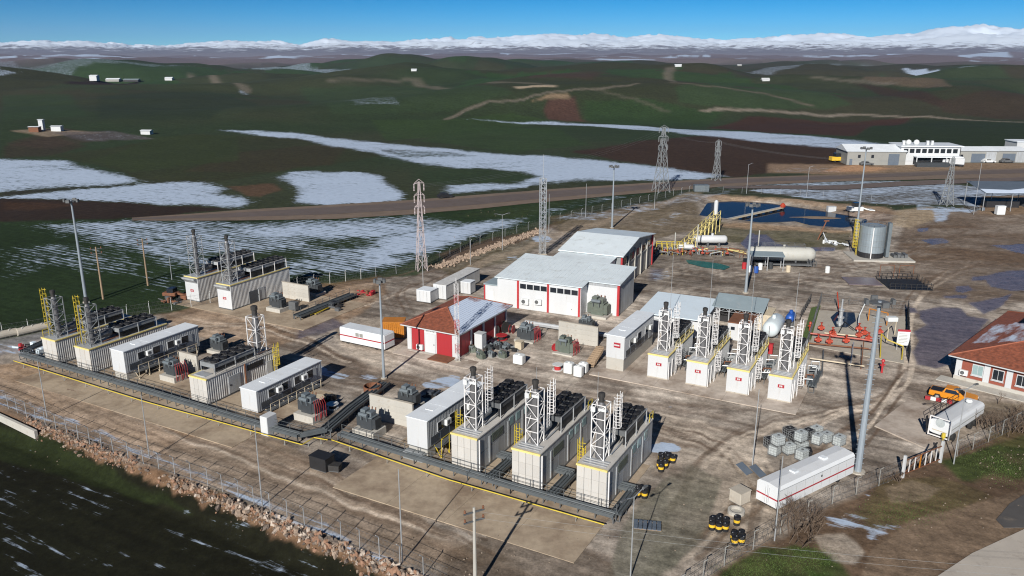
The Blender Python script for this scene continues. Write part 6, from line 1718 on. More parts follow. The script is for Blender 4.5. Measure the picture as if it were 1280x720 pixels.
def striped_trailer():
    p = P(971, 641); t = thing('box_trailer', 'long white box trailer with red stripe beside the tall mast', 'trailer', p, R(35))
    L_, w, h = 12.2, 2.5, 2.55
    # domed roof, body along local x
    prof = [(0, .35), (w, .35), (w, h - .25), (w - .22, h), (w / 2, h + .10), (.22, h), (0, h - .25)]
    n = len(prof)
    MB().add([(0, y, z) for y, z in prof] + [(L_, y, z) for y, z in prof], [tuple(range(n)), tuple(range(2 * n - 1, n - 1, -1))] + [(i, n + i, n + (i + 1) % n, (i + 1) % n) for i in range(n)]).build('body', 'trailer_white', t)
    MB().box(.02, L_ - .02, -.014, .01, 1.12, 1.27).build('stripe', 'red_sign', t)
    MB().box(-.014, .01, .02, w - .02, 1.12, 1.27).build('stripe', 'red_sign', t)
    MB().box(.05, L_ - .05, -.012, .01, h - .34, h - .30).build('roof_seam', 'mid_grey', t)
    MB().box(.3, L_ - .3, .3, w - .3, .05, .35).build('chassis', 'black', t)
    for x in (2.0, 9.8): 
        for y in (.05, w - .3): MB().cyl((x, y, .33), (x, y + .25, .33), .33, 14).build('wheel', 'tyre', t)
    MB().box(6.6, 6.75, -.05, 0, 1.7, 1.9).build('side_lamp', 'black', t)
    for k in range(1, 9): MB().box(k * 1.35, k * 1.35 + .025, -.006, .004, .4, h - .36).build('panel_seam', 'hut_grey', t)
    for y in (w * .5 - .02,): MB().box(-.008, .004, y, y + .035, .4, h - .2).build('door_seam', 'mid_grey', t)
    for y in (w * .42, w * .58): MB().bar((-.03, y, .5), (-.03, y, h - .4), .035).build('lock_rod', 'galv', t)
    for x in (1.2, 3.0): MB().bar((x, .2, 0), (x, .2, .5), .1).build('landing_leg', 'dark_frame', t)
    for x in (3.5, 8.2): MB().bev(x, x + .7, w / 2 - .35, w / 2 + .35, h + .06, h + .22, .05).build('roof_vent', 'white_roof', t)
striped_trailer()

def tanker():
    t = thing('tank_trailer', 'white water tank trailer with railing parked on the concrete slab', 'tanker', P(1186, 556), R(40))
    L_, w = 9.0, 2.4
    ov = [(w / 2 + w / 2 * math.copysign(abs(math.cos(a)) ** .45, math.cos(a)), 1.65 + .85 * math.copysign(abs(math.sin(a)) ** .45, math.sin(a))) for a in [2 * math.pi * k / 20 for k in range(20)]]
    n = 20
    MB().add([(0, y, z) for y, z in ov] + [(L_, y, z) for y, z in ov], [tuple(range(n)), tuple(range(2 * n - 1, n - 1, -1))] + [(i, n + i, n + (i + 1) % n, (i + 1) % n) for i in range(n)]).build('tank', 'trailer_white', t, smooth=False)
    MB().box(.1, L_ - .1, -.03, w + .03, 1.66, 1.74).build('belt', 'hut_grey', t)
    e = MB()
    for y in (.1, w - .1): e.bar((-.1, y, .5), (-.1, y, 2.8), .12)
    e.bar((-.1, .1, 2.8), (-.1, w - .1, 2.8), .12); e.bar((-.1, .1, .6), (-.1, w - .1, .6), .12); e.build('end_frame', 'white_steel', t)
    MB().lathe([(.5, -.06), (.5, 0)], (0, w / 2, 2.2), axis='x', n=14).build('end_hatch', 'ibc', t)
    MB().box(-.04, 0, .4, w - .4, 1.2, 1.28).build('end_stripe', 'wood_pale', t)
    MB().box(.2, L_ - .2, .5, w - .5, .5, .85).build('chassis', 'black', t)
    for x in (6.0, 7.3, 1.4):
        for y in (.05, w - .35): MB().cyl((x, y, .45), (x, y + .3, .45), .45, 14).build('wheel', 'tyre', t)
    r_ = MB()
    for z in (3.1, 3.6): r_.bar((.5, w - .15, z), (L_ * .8, w - .15, z), .05)
    for k in range(5): r_.bar((.5 + k * 1.6, w - .15, 2.5), (.5 + k * 1.6, w - .15, 3.6), .05)
    r_.build('railing', 'black', t)
    MB().lathe([(.35, 2.65), (.4, 2.8), (.25, 3.0)], (L_ * .82, w / 2, 0), n=12).build('filler_dome', 'plastic_white', t)
    MB().bar((-.1, w + .02, .8), (-.1, w + .3, 2.6), .4, .1).build('drawbar_shield', 'black', t)
    MB().cyl((-.5, .5, 0), (-.5, .5, .9), .05, 6).lathe([(.18, .8), (.22, 1.0), (.2, 1.35), (.05, 1.4)], (-.5, .5, 0), n=8).build('yellow_lamp', 'yellow', t)
tanker()

def pickup():
    t = thing('pickup_truck', 'orange double cab pickup truck parked by the brick house', 'pickup', P(1160, 496), R(-37))
    # body outline in x (length) and z, extruded in y
    def ext(prof, y0, y1, name, m, inset=0, par=None):
        n = len(prof); c = sum(z for _, z in prof) / n
        vs = [(x, y0 + (inset if z > c else 0), z) for x, z in prof] + [(x, y1 - (inset if z > c else 0), z) for x, z in prof]
        return MB().add(vs, [tuple(range(n)), tuple(range(2 * n - 1, n - 1, -1))] + [(i, n + i, n + (i + 1) % n, (i + 1) % n) for i in range(n)]).build(name, m, par or t)
    w = 1.85
    body = ext([(0, .45), (.55, .40), (.75, .78), (1.25, .78), (1.45, .40), (3.75, .40), (3.95, .78), (4.5, .78), (4.7, .40), (5.3, .45), (5.35, .9), (5.1, 1.08), (3.9, 1.18), (0.05, 1.15)], 0, w, 'body', 'car_orange')
    cab = ext([(1.5, 1.165), (1.75, 1.80), (3.0, 1.84), (3.85, 1.165)], .08, w - .08, 'cab', 'car_orange', .12)
    ext([(1.72, 1.2), (1.86, 1.68), (2.95, 1.70), (3.45, 1.2)], .055, w - .055, 'side_window', 'glass', .11, cab)
    MB().add([(3.12, .3, 1.76), (3.12, w - .3, 1.76), (3.84, w - .2, 1.215), (3.84, .2, 1.215)], [(0, 3, 2, 1)]).build('windscreen', 'glass', cab)
    MB().add([(1.66, .3, 1.72), (1.66, w - .3, 1.72), (1.50, w - .2, 1.25), (1.50, .2, 1.25)], [(0, 1, 2, 3)]).build('rear_window', 'glass', cab)
    MB().box(.12, 1.42, .14, w - .14, 1.152, 1.17).build('load_bed', 'black', t)
    for x in (1.0, 4.22):
        for y in (-.02, w - .22): 
            wh = MB().cyl((x, y, .38), (x, y + .24, .38), .38, 16).build('wheel', 'tyre', t)
            MB().cyl((x, y - .012, .38), (x, y + .252, .38), .21, 10).build('rim', 'galv', wh)
    for y in (.15, w - .45): MB().box(5.18, 5.36, y, y + .3, .8, .95).build('headlight', 'plastic_white', t)
    for y in (-.15, w): MB().box(3.35, 3.5, y, y + .15, 1.2, 1.36).build('mirror', 'car_orange', t)
    MB().box(5.30, 5.40, .2, w - .2, .42, .62).build('bumper', 'dark_frame', t)
pickup(); bpy.data.objects['pickup_truck'].scale = (1, 1, .88)
b_ = thing('barrier_panel', 'low red and white barrier panel lying beside the orange pickup', 'barrier', P(1156, 499), R(-30))
for k in range(5): MB().box(k * .62, k * .62 + .6, -.1, .1, .05, .5).build('panel', 'red_wall' if k % 2 == 0 else 'plastic_white', b_)

def small_vehicle(name, label, px, py, L_, w, h, m, rz, kind='car', cat='car', z=None):
    g = G(px, py) if z is None else Vector(P(px, py)); t = thing(name, label, cat, (g.x, g.y, g.z + .05), rz)
    if kind == 'car':
        prof = [(0, .3), (L_, .3), (L_, .8), (L_ * .72, .95), (L_ * .58, h), (L_ * .22, h), (L_ * .08, .95), (0, .85)]
        n = len(prof)
        MB().add([(x, 0, q) for x, q in prof] + [(x, w, q) for x, q in prof], [tuple(range(n)), tuple(range(2 * n - 1, n - 1, -1))] + [(i, n + i, n + (i + 1) % n, (i + 1) % n) for i in range(n)]).build('body', m, t)
        MB().box(L_ * .24, L_ * .60, -.02, w + .02, h * .68, h * .92).build('window', 'glass', t)
    elif kind == 'truck':
        MB().bev(0, L_ * .68, 0, w, .9, h, .05).build('cargo_box', m, t)
        MB().bev(L_ * .72, L_, .05, w - .05, .5, h * .85, .2).build('cab', 'white', t)
        MB().box(L_ * .9, L_ + .02, .2, w - .2, h * .5, h * .75).build('windscreen', 'glass', t)
        MB().box(0, L_, .3, w - .3, .45, .88).build('chassis', 'black', t)
    else:
        MB().bev(0, L_ * .6, 0, w, .6, h * .6, .1).build('body', m, t)
        MB().bev(L_ * .2, L_ * .5, .1, w - .1, h * .6, h, .1).build('cab', 'glass', t)
        MB().bar((L_ * .55, w / 2, h * .5), (L_ * .95, w / 2, .6), .35).bev(L_ * .85, L_ * 1.1, -.1, w + .1, .1, .8, .05).build('bucket', m, t)
    for x in (L_ * .18, L_ * .82):
        for y in (-.02, w - .2): MB().cyl((x, y, .34), (x, y + .22, .34), .34, 12).build('wheel', 'tyre', t)
    return t
small_vehicle('car', 'dark car driving on the highway beyond the snowy field', 549, 249, 4.6, 1.9, 1.6, 'black', R(28))
small_vehicle('car', 'dark red car parked before the grey warehouse', 1062, 205.5, 5, 2, 1.7, 'red_wall', 0)
small_vehicle('car', 'small dark car right of the red one at the warehouse', 1076, 207, 5, 2, 1.5, 'dark_frame', 0)
small_vehicle('delivery_truck', 'white truck parked left of the garage halls', 1205, 208, 7.5, 2.5, 3.2, 'white', R(150), 'truck', 'truck')
small_vehicle('car', 'white car before the open garage bay', 1229, 204, 5, 2, 1.6, 'plastic_white', 0)
small_vehicle('car', 'red car before the open garage bay', 1240, 202, 5, 2, 1.8, 'red_paint', 0)
small_vehicle('car', 'dark car at the right garage hall', 1252, 204, 5, 2, 1.7, 'dark_frame', 0)
small_vehicle('wheel_loader', 'yellow wheel loader left of the grey warehouse', 1040, 203, 7.5, 2.8, 3.4, 'drum_yellow', R(8), 'loader', 'loader')
small_vehicle('wheel_loader', 'small white machine on the bank behind the pond', 1062, 267, 6.5, 2.2, 2.8, 'plastic_white', R(5), 'loader', 'loader')
small_vehicle('compact_tractor', 'small red and black machine left of the back white fronted units', 203, 374, 4.2, 1.8, 1.9, 'rust', R(-10), 'loader', 'tractor')
def goods_box(name, label, px, py, w, d, h, m, rz=0.0, cat='container'):
    g = G(px, py); t = thing(name, label, cat, (g.x, g.y, g.z), rz)
    MB().bev(0, w, 0, d, .15, h, .05).build('body', m, t); MB().box(.1, w - .1, .1, d - .1, 0, .15).build('skid', 'dark_frame', t)
    MB().box(-.03, w + .03, -.03, d + .03, h, h + .08).build('lid', m, t); return t
goods_box('skip', 'blue skip container at the corner of the warehouse', 1125, 206, 7, 2.6, 3.2, 'blue')
goods_box('skip', 'green low skip before the roadside building', 1146, 209, 12, 2.6, 1.6, 'tx_green', R(-3))
goods_box('site_box', 'white cabin on the bank behind the pond', 1035, 266, 2.2, 1.6, 1.6, 'white')
goods_box('site_box', 'grey box cabin beside the snowy track above the pond', 868, 240, 4.6, 2.2, 2.0, 'tx_top')
goods_box('site_box', 'pale upright box under the right open shed', 1246, 269, 2.2, 1.4, 2.4, 'plastic_white')
goods_box('water_cabinet', 'grey white cabinet standing at the side of the red house', 593, 439, 1.3, 1.3, 2.7, 'white', TH, 'cabinet')
goods_box('generator_box', 'black canopy generator standing alone in the front strip', 387, 586, 2.2, 1.5, 1.5, 'black', TH, 'generator')
goods_box('battery_box', 'dark low machine with orange top right of the black canopy generator', 409, 590, 1.3, .9, .7, 'soot', TH + .3, 'machine')
goods_box('tool_box', 'pale cabinet on the dirt left of the white drums', 643, 437, 1.1, 1.0, 1.2, 'wood_pale', TH, 'cabinet')
goods_box('switch_cabinet', 'black cabinet between raised container and blue roofed house', 800, 421, 1.3, 1.4, 2.4, 'black', TH, 'cabinet')
goods_box('concrete_block', 'pale concrete cube left of the right white trailer', 925, 634, 1.5, 1.4, 1.3, 'concrete', R(35), 'block')
goods_box('hydrant_box', 'small bright red box between the third and fourth white units', 957, 443, .9, .6, 1.6, 'red_paint', TH, 'box')

def cyl_h(name, label, px, py, r, L_, m, rz, zc, cat='tank', cradle=2, legs=True, cap=.35, loc=None):
    t = thing(name, label, cat, loc or P(px, py), rz)
    pr = [(r * .05, -cap * r * 2.0), (r * .55, -cap * r * 1.7), (r * .85, -cap * r), (r, 0), (r, L_), (r * .85, L_ + cap * r), (r * .55, L_ + cap * r * 1.7), (r * .05, L_ + cap * r * 2.0)]
    MB().lathe(pr, (0, 0, zc), axis='y', n=20).build('shell', m, t, smooth=True)
    for k in range(cradle):
        y = L_ * (k + .5) / cradle; MB().box(-r * .8, r * .8, y - .15, y + .15, 0, zc - r * .55).build('saddle', 'dark_frame' if legs else 'concrete', t)
    MB().cyl((0, L_ * .45, zc + r * .9), (0, L_ * .45, zc + r + .45), .28, 10).build('manhole', m, t)
    return t
tk = cyl_h('fuel_tank', 'short pale blue fuel tank lying beside the fourth white unit', 962, 424, 1.25, 4.6, 'pale_tank', TH, 1.6)
MB().box(-.06, .06, -.9, -.82, .9, 2.4).build('seam', 'mid_grey', tk)
cyl_h('blue_tank', 'small bright blue tank behind the pale blue fuel tank', 986, 410, .7, 1.8, 'blue', TH, 1.6)
big = cyl_h('storage_tank', 'large cream horizontal storage tank with pipe rack in the middle yard', 1010, 331, 1.5, 11.2, 'cream_tank', R(84), 2.2, cap=.45)
dk = MB()
for z in (.0, .5): dk.bar((-.6, 1, 3.9 + z), (-.6, 11, 3.9 + z), .05); dk.bar((.6, 1, 3.9 + z), (.6, 11, 3.9 + z), .05)
for k in range(6): dk.bar((-.6, 1 + 2 * k, 3.5), (-.6, 1 + 2 * k, 4.4), .05); dk.bar((.6, 1 + 2 * k, 3.5), (.6, 1 + 2 * k, 4.4), .05)
dk.build('catwalk_rail', 'dark_frame', big)
MB().box(-2.6, -1.9, 0, 11, .4, .65).build('skid_beam', 'dark_frame', big)
MB().box(-1.6, 1.6, -.5, 12.8, .05, .7).build('tank_skid', 'black', big)
sk = MB()
for k in range(7): sk.path([(-2.4, -1 + k * .3, .2), (-2.4, -1 + k * .3, 1.2 + .2 * (k % 3)), (-1.5, -1 + k * .3, 1.2 + .2 * (k % 3))], .07, 6)
sk.build('pipe_manifold', 'dark_frame', big)
sh = shelter('small flat roofed shelter with drums before the cream tank', (P(938, 338)[0], P(938, 338)[1], 0), R(-8), 6.5, 3.2, 2.9, 3.2, 'grey_roof', 3, truss=False)
for i, (px, py, m_, lb) in enumerate([(937, 340, 'plastic_white', 'white upright drum left of the blue drum by the small shelter'), (945, 341, 'blue', 'bright blue drum before the small flat roofed shelter'), (950, 337, 'plastic_white', 'white drum behind the blue drum under the shelter'), (963, 336, 'tx_green', 'green drum under the small flat roofed shelter'), (985, 340, 'wood_pale', 'cream box drum at the foot of the cream tank'), (1034, 341, 'plastic_white', 'white standpipe right of the cream tank skid'), (930, 336, 'red_paint', 'red and white post left of the small shelter')]):
    t_ = thing('drum', lb, 'drum', P(px, py), 0, 'drums by the small shelter')
    MB().lathe([(.42, 0), (.45, .04), (.45, .55), (.48, .6), (.45, .65), (.45, 1.25), (.40, 1.3)], n=14).build('body', m_, t_); MB().lathe([(.3, 1.3), (.3, 1.36)], n=10).build('lid', m_, t_)

def vertical_tank():
    g = P(1087, 322); t = thing('steel_tank', 'upright riveted grey steel tank with black foot on a concrete base', 'tank', g, R(-6))
    MB().lathe([(2.13, .35), (2.13, 1.4)], n=28).build('foot_band', 'black', t)
    sh_ = MB().lathe([(2.12, 1.4), (2.12, 6.6), (2.0, 6.7), (.1, 7.0)], n=28).build('shell', 'steel_tank', t, smooth=False)
    for z in (2.65, 3.9, 5.15): MB().lathe([(2.12, z), (2.15, z + .03), (2.12, z + .06)], n=28).build('seam', 'mid_grey', sh_)
    MB().bar((-.6, -2.2, .4), (-.6, -2.2, 6.6), .14).build('downpipe', 'white_steel', t)
    caged_ladder(t, -2.3, .4, .4, 7.0, 'yellow', d=(-1, 0))
    MB().box(2.2, 2.75, -1.2, -.2, .5, 7.4).build('valve_column', 'tx_top', t)
    r_ = MB()
    for k in range(14):
        a = 2 * math.pi * k / 14; b2 = 2 * math.pi * (k + 1) / 14
        r_.bar((2.05 * math.cos(a), 2.05 * math.sin(a), 6.65), (2.05 * math.cos(a), 2.05 * math.sin(a), 7.2), .05); r_.bar((2.05 * math.cos(a), 2.05 * math.sin(a), 7.2), (2.05 * math.cos(b2), 2.05 * math.sin(b2), 7.2), .04)
    r_.build('top_rail', 'dark_frame', t)
    MB().box(-3.6, 6.5, -3.2, 3.2, 0, .35).build('base_slab', 'concrete_light', t)
    for i in range(4): MB().box(3.6 + .6 * i, 4.1 + .6 * i, -1.2, .6, .35, .9 + .2 * (i % 2)).build('pump', 'dark_frame', t)
vertical_tank(); bpy.data.objects['steel_tank'].scale = (1.22, 1.22, 1.05)
def stack_pole(label, px, py, h, lean, m):
    t = thing('flare_pipe', label, 'pipe', P(px, py)); MB().cyl((0, 0, 0), (lean, 0, h), .14, 8).build('pipe', m, t); MB().cyl((lean - .6, 0, h), (lean + .6, 0, h), .16, 8).build('tip', m, t)
stack_pole('black leaning vent pipe with crosspiece left of the steel tank', 1069, 318, 7.5, -1.0, 'black')
stack_pole('thin rusty pipe leaning near the scrap heap', 1022, 300, 4.5, 1.6, 'rust')

def process_skid():
    o = P(815, 318); t = thing('gas_skid', 'gas treatment skid of yellow frames, red valves and pipework right of the hall', 'pipework', o, R(-6))
    rn = random.Random(11)
    fr = MB()
    for k in range(6):
        x = 1 + k * 1.1
        fr.bar((x, 0, 0), (x, 0, 2.4), .1); fr.bar((x, 2.4, 0), (x, 2.4, 2.4), .1); fr.bar((x, 0, 2.4), (x, 2.4, 2.4), .1)
    fr.bar((1, 0, 2.4), (6.5, 0, 2.4), .1); fr.bar((1, 2.4, 2.4), (6.5, 2.4, 2.4), .1); fr.build('frame', 'yellow', t)
    st = MB()                                        # stair and pipe bridge rising towards the pond
    for s in (0, 1.6): st.bar((6 + s, 2.4, 1.2), (16 + s, 25, 4.2), .16); st.bar((6 + s, 2.4, 2.2), (16 + s, 25, 5.2), .1)
    for k in range(9):
        f_ = k / 8
        for s in (0, 1.6): st.bar((6 + 10 * f_ + s, 2.4 + 22.6 * f_, 0), (6 + 10 * f_ + s, 2.4 + 22.6 * f_, 2.2 + 3 * f_), .14)
        st.bar((6 + 10 * f_, 2.4 + 22.6 * f_, 1.2 + 3 * f_), (7.6 + 10 * f_, 2.4 + 22.6 * f_, 1.2 + 3 * f_), .1)
    st.build('pipe_bridge', 'yellow_edge', t)
    for i in range(48):
        x, y = rn.uniform(0, 19), rn.uniform(-1.5, 4.5); L_ = rn.uniform(1, 4)
        q = MB().path([(x, y, .1), (x, y, rn.uniform(.5, 1.4)), (x + L_, y + rn.uniform(-.4, .4), rn.uniform(.4, 1.3)), (x + L_, y, .1)], rn.choice((.07, .1, .13)), 6)
        q.build('pipe_run', rn.choice(('rust', 'rust', 'mid_grey', 'yellow_edge', 'dark_frame')), t)
    for i in range(16):
        x, y, z = rn.uniform(0, 17), rn.uniform(-1.5, 4), rn.uniform(.3, 1.0)
        MB().cyl((x - .3, y, z), (x + .3, y, z), .2, 8).cyl((x, y, z), (x, y, z + .6), .08, 6).cyl((x - .02, y, z + .55), (x + .02, y, z + .65), .26, 8).build('valve', 'valve_red', t)
    for x, h in ((.4, 3.4), (4.9, 4.6), (9.6, 6.5), (22.5, 5.5)): MB().cyl((x, 1.5, 0), (x, 1.5, h), .12, 8).build('vent_stack', 'cream_tank', t)
    MB().lathe([(.3, .3), (.35, .5), (.35, 3.2), (.2, 3.5)], (.2, 4, 0), n=12).build('separator', 'white', t)
    MB().lathe([(.45, 4), (.5, 4.2), (.5, 7.2), (.2, 7.6)], (16.6, 26, 0), n=12).build('separator', 'white', t)
process_skid()
tk = cyl_h('gas_drum', 'white horizontal gas drum with red saddles in the skid area', 877, 308, .9, 5.0, 'white', R(-92), 1.7, 'tank')
MB().lathe([(.2, -.8), (.7, -.6), (.85, -.1), (.85, .7), (.6, 1.1), (.2, 1.2)], (0, -1.2, 1.7), axis='y', n=14).build('end_bell', 'white', tk, smooth=True)
cyl_h('gas_drum', 'small white gas drum low in the skid area near the hall', 848, 316, .6, 3.0, 'white', R(-93), 1.3, 'tank')
tp = sheet('tarpaulin', [(857, 325), (875, 327), (900, 330), (913, 334), (905, 338), (880, 335), (860, 330)], 'green_tarp', .12); tag(tp, 'flat green plastic sheet lying before the gas skid', 'tarpaulin')
for v in tp.data.vertices: v.co.z += random.uniform(-.04, .12)

def wellhead():
    o = P(1008, 437); t = thing('wellhead', 'fenced wellhead with red valves, orange pipes and dark cellar', 'wellhead', o, R(-10))
    rn = random.Random(5)
    def at(px, py): 
        q = Vector(P(px, py)) - Vector(o); c, s = math.cos(R(10)), math.sin(R(10)); return (c * q.x - s * q.y, s * q.x + c * q.y)
    a = at(1050, 405)
    pad_ = MB().poly([at(1024, 388), at(1132, 396), at(1130, 455), at(1012, 432)], -.02, .06).build('cellar_slab', 'concrete', t)
    MB().poly([at(1038, 397), at(1046, 390), at(1068, 391), at(1070, 402), at(1058, 410), at(1044, 409)], .0601, .07).build('oil_pool', 'glass', t)
    MB().lathe([(.6, 0), (.6, .3), (.35, .5), (.35, 1.0), (.55, 1.05), (.55, 1.25), (.3, 1.3), (.3, 2.2), (.45, 2.25), (.45, 2.5), (.15, 2.6), (.12, 4.2)], (a[0], a[1], 0), n=12).build('christmas_tree', 'galv', t)
    for k, (px, py) in enumerate([(1026, 415), (1040, 421), (1041, 424), (1073, 424), (1085, 428), (1080, 421), (1022, 430), (1036, 432), (1057, 431), (1099, 420), (1073, 416)]):
        x, y = at(px, py); z = .7
        v = MB().cyl((x - .5, y, z), (x + .5, y, z), .22, 8).box(x - .25, x + .25, y - .28, y + .28, z - .3, z + .35).cyl((x, y, z), (x, y, z + .8), .1, 6)
        v = v.build('valve', 'valve_red', t); MB().lathe([(.2, z + .78), (.24, z + .82), (.2, z + .86)], (x, y, 0), n=10).build('handwheel', 'valve_red', v)
    def pipe(pts, r, m): MB().path([(*at(px, py), z) for px, py, z in pts], r, 7).build('flow_line', m, t)
    pipe([(1012, 422, .7), (1080, 430, .7), (1092, 432, .7)], .13, 'valve_red')
    pipe([(1030, 420, .5), (1072, 424, .5)], .12, 'wood_pale')
    pipe([(1010, 432, .4), (1095, 440, .4)], .12, 'rust'); pipe([(1012, 452, .5), (1080, 462, .5)], .1, 'wood_pale')
    pipe([(1085, 402, .2), (1085, 402, 2.2), (1108, 408, 2.2), (1108, 408, .2)], .09, 'orange'); pipe([(1108, 430, .2), (1108, 430, 2.6), (1118, 420, 2.6), (1118, 420, .2)], .08, 'wood_pale')
    pipe([(1100, 448, .2), (1100, 430, 1.6), (1108, 436, 1.4), (1128, 440, .9), (1127, 450, .1)], .09, 'yellow')
    pipe([(1063, 458, .1), (1066, 436, 1.0)], .07, 'galv'); pipe([(1076, 462, .1), (1078, 440, 1.6)], .07, 'rust'); pipe([(1048, 418, .2), (1055, 408, .8), (1067, 416, .6)], .08, 'black')
    pipe([(1071, 422, .1), (1073, 405, 1.5), (1080, 398, 3.0)], .09, 'plastic_white'); pipe([(1027, 470, .05), (1029, 440, .3)], .12, 'dark_frame')
    x, y = at(1049, 392); MB().cyl((x, y, 0), (x + .2, y + 4, 2.6), .1, 6).build('vent_pole', 'valve_red', t)
    x, y = at(1127, 438); b = MB().box(x - .85, x + .85, y - .05, y + .05, .8, 2.9).build('notice_board', 'plastic_white', t)
    MB().box(x - .85, x + .85, y - .06, y + .06, 2.905, 3.2).build('notice_header', 'red_sign', b)
    for xx in (x - .7, x + .7): MB().bar((xx, y + .08, 0), (xx, y + .08, 2.9), .08).build('board_post', 'galv', t)
    for k in range(7): MB().box(x - .65, x + (.2 + .4 * rn.random()), y - .062, y - .05, 2.55 - k * .22, 2.61 - k * .22).build('notice_line', 'hut_grey', b)
    gp = MB().poly([at(1014, 385), at(1026, 382), at(1014, 425), at(1003, 422)], .005, .05).build('grass_strip', 'grass_green', t)
mat('grass_green', tuple(C3(70, 88, 40)), .9, var=.35, scale=3, bump=.4)
wellhead()
def post_box(label, px, py, h, m):
    t = thing('hydrant', label, 'hydrant', P(px, py), .2, 'red hydrant posts')
    MB().cyl((0, 0, 0), (0, 0, h), .14, 8).lathe([(.2, h - .3), (.26, h - .2), (.2, h), (.05, h + .1)], n=10).build('body', m, t); MB().cyl((-.35, 0, h * .6), (.35, 0, h * .6), .1, 8).build('outlet', m, t)
post_box('red hydrant post standing below the wellhead enclosure', 1102, 466, 1.9, 'red_paint')
post_box('red and white hydrant post at the left rail of the wellhead', 1012, 414, 1.5, 'valve_red')

def oil_pit():
    t = thing('oil_pit', 'black fenced oil pit with grey cover in the middle right yard', 'pit', P(1112, 362), R(-6))
    MB().box(0, 7.5, 0, 7.5, .02, .10).build('pit_floor', 'black', t)
    MB().box(-6.5, -.4, 2.5, 7.8, .02, .14).build('cover_slab', 'mud_slab', t)
    for k in range(9):
        for y in (0, 7.5): MB().bar((k * .94, y, 0), (k * .94, y, 1.2), .1).build('post', 'black', t)
    for z in (.6, 1.15): 
        for y in (0, 7.5): MB().bar((0, y, z), (7.5, y, z), .08).build('rail', 'black', t)
    for k in range(5): MB().bar((7.5, k * 1.5 + .8, 0), (7.5, k * 1.5 + .8, 1.2), .1).build('post', 'black', t)
    for x in (1, 4.6): MB().path([(x, 9, 0), (x, 9, 2.4), (x + 2.6, 9, 2.4), (x + 2.6, 9, 0)], .06, 6).build('arch_pipe', 'rust', t)
mat('mud_slab', tuple(C3(104, 94, 100)), .35, var=.1)
oil_pit()
def jetty():
    a = Vector((*G(900, 274)[:2], 0)); b = Vector((*G(977, 266)[:2], 0)); d = b - a
    t = thing('floating_jetty', 'narrow floating pipe walkway with red float reaching into the pond', 'jetty', (a.x, a.y, -.4), math.atan2(d.y, d.x))
    L_ = d.length
    MB().box(0, L_, -.5, .5, .25, .4).build('deck', 'wood_pale', t); MB().path([(0, .3, .55), (L_, .3, .55)], .12, 6).build('pipe', 'galv', t)
    for k in range(9): MB().cyl((k * L_ / 8, -.6, 0), (k * L_ / 8, .6, 0), .28, 8).build('float', 'black', t)
    MB().lathe([(.1, 0), (.7, .3), (.8, .8), (.4, 1.3), (.1, 1.5)], (L_ + .3, 0, .2), n=10).build('marker_float', 'valve_red', t)
jetty()
# mud bar in the pond
mb_ = MB(); cx_, cy_ = G(1020, 276)[:2]
mb_.lathe([(5.0, -.75), (4.2, -.56), (3.4, -.50), (2.2, -.44), (.8, -.36), (.1, -.34)], n=30); mb_.v = [(x * 1.5 * (.55 + .9 * float(vnoise(np.array([math.atan2(y, x) * 1.6 + 9]), np.array([1.3]))[0])), y * .55 * (.55 + .9 * float(vnoise(np.array([math.atan2(y, x) * 1.6 + 9]), np.array([1.3]))[0])), z) for x, y, z in mb_.v]
o = mb_.build('mud_bar', 'mud_dry', loc=(cx_, cy_, 0), smooth=True) if 'mud_dry' in MATS else None
if o is None:
    mat('mud_dry', tuple(C3(118, 100, 82)), .9, var=.25, scale=.6, bump=.3); o = mb_.build('mud_bar', 'mud_dry', loc=(cx_, cy_, 0), smooth=True)
struct(o)

# ================================================================== YARD CLUTTER
def drum_proto(m='drum_yellow'):
    t = thing('oil_drum', '', 'drum', (0, 0, 0), 0, 'black and yellow oil drums')
    b = MB().lathe([(.28, 0), (.30, .02), (.30, .28), (.315, .30), (.30, .32)], n=14).build('lower_body', 'black', t)
    MB().lathe([(.301, .321), (.301, .58)], n=14).build('yellow_band', m, t)
    MB().lathe([(.30, .581), (.315, .6), (.30, .62), (.30, .88), (.27, .885), (.27, .87)], n=14).build('upper_body', 'black', t)
    MB().lathe([(.05, .87), (.05, .90)], (.15, 0, 0), n=8).build('bung', 'galv', t)
    return t
dp = drum_proto(); n_d = 0
rn = random.Random(9)
groups = [('black and yellow oil drum in the cluster at the slab edge near the snow heap', 826, 580, [(0, 0), (.65, .1), (1.25, .2), (.1, .65), (.75, .75), (-.35, -1.0), (.3, -.9), (-.3, -1.7)]),
          ('black and yellow oil drum in the square of four beside the nearest beige unit', 797, 622, [(0, 0), (.66, -.15), (.15, .62), (.8, .5)]),
          ('black and yellow oil drum in the round cluster on the dirt near the fence', 898, 664, [(0, 0), (.64, .05), (-.55, .3), (.15, .62), (.8, .66), (-.4, .9), (.3, 1.2)]),
          ('single black and yellow oil drum standing alone by the concrete block', 921, 656, [(0, 0)]),
          ('black and yellow oil drum in the group of four nearest the fence', 918, 681, [(0, 0), (.64, .1), (.1, .65), (.75, .72)])]
first = True
for lb, px, py, offs in groups:
    p = Vector(P(px, py))
    for dx, dy in offs:
        loc = (p.x + dx + rn.uniform(-.03, .03), p.y + dy, 0.07 if px < 830 else 0.0)
        if first: o = dp; o.location = loc; o['label'] = lb; first = False
        else: o = dup(dp, lb, loc, rn.uniform(0, 6))
        o.scale = (1.0, 1.0, 1.0); o['group'] = lb.split(' oil drum ')[1].replace('in the', 'drums in the') if len(offs) > 1 else 'black and yellow oil drums'

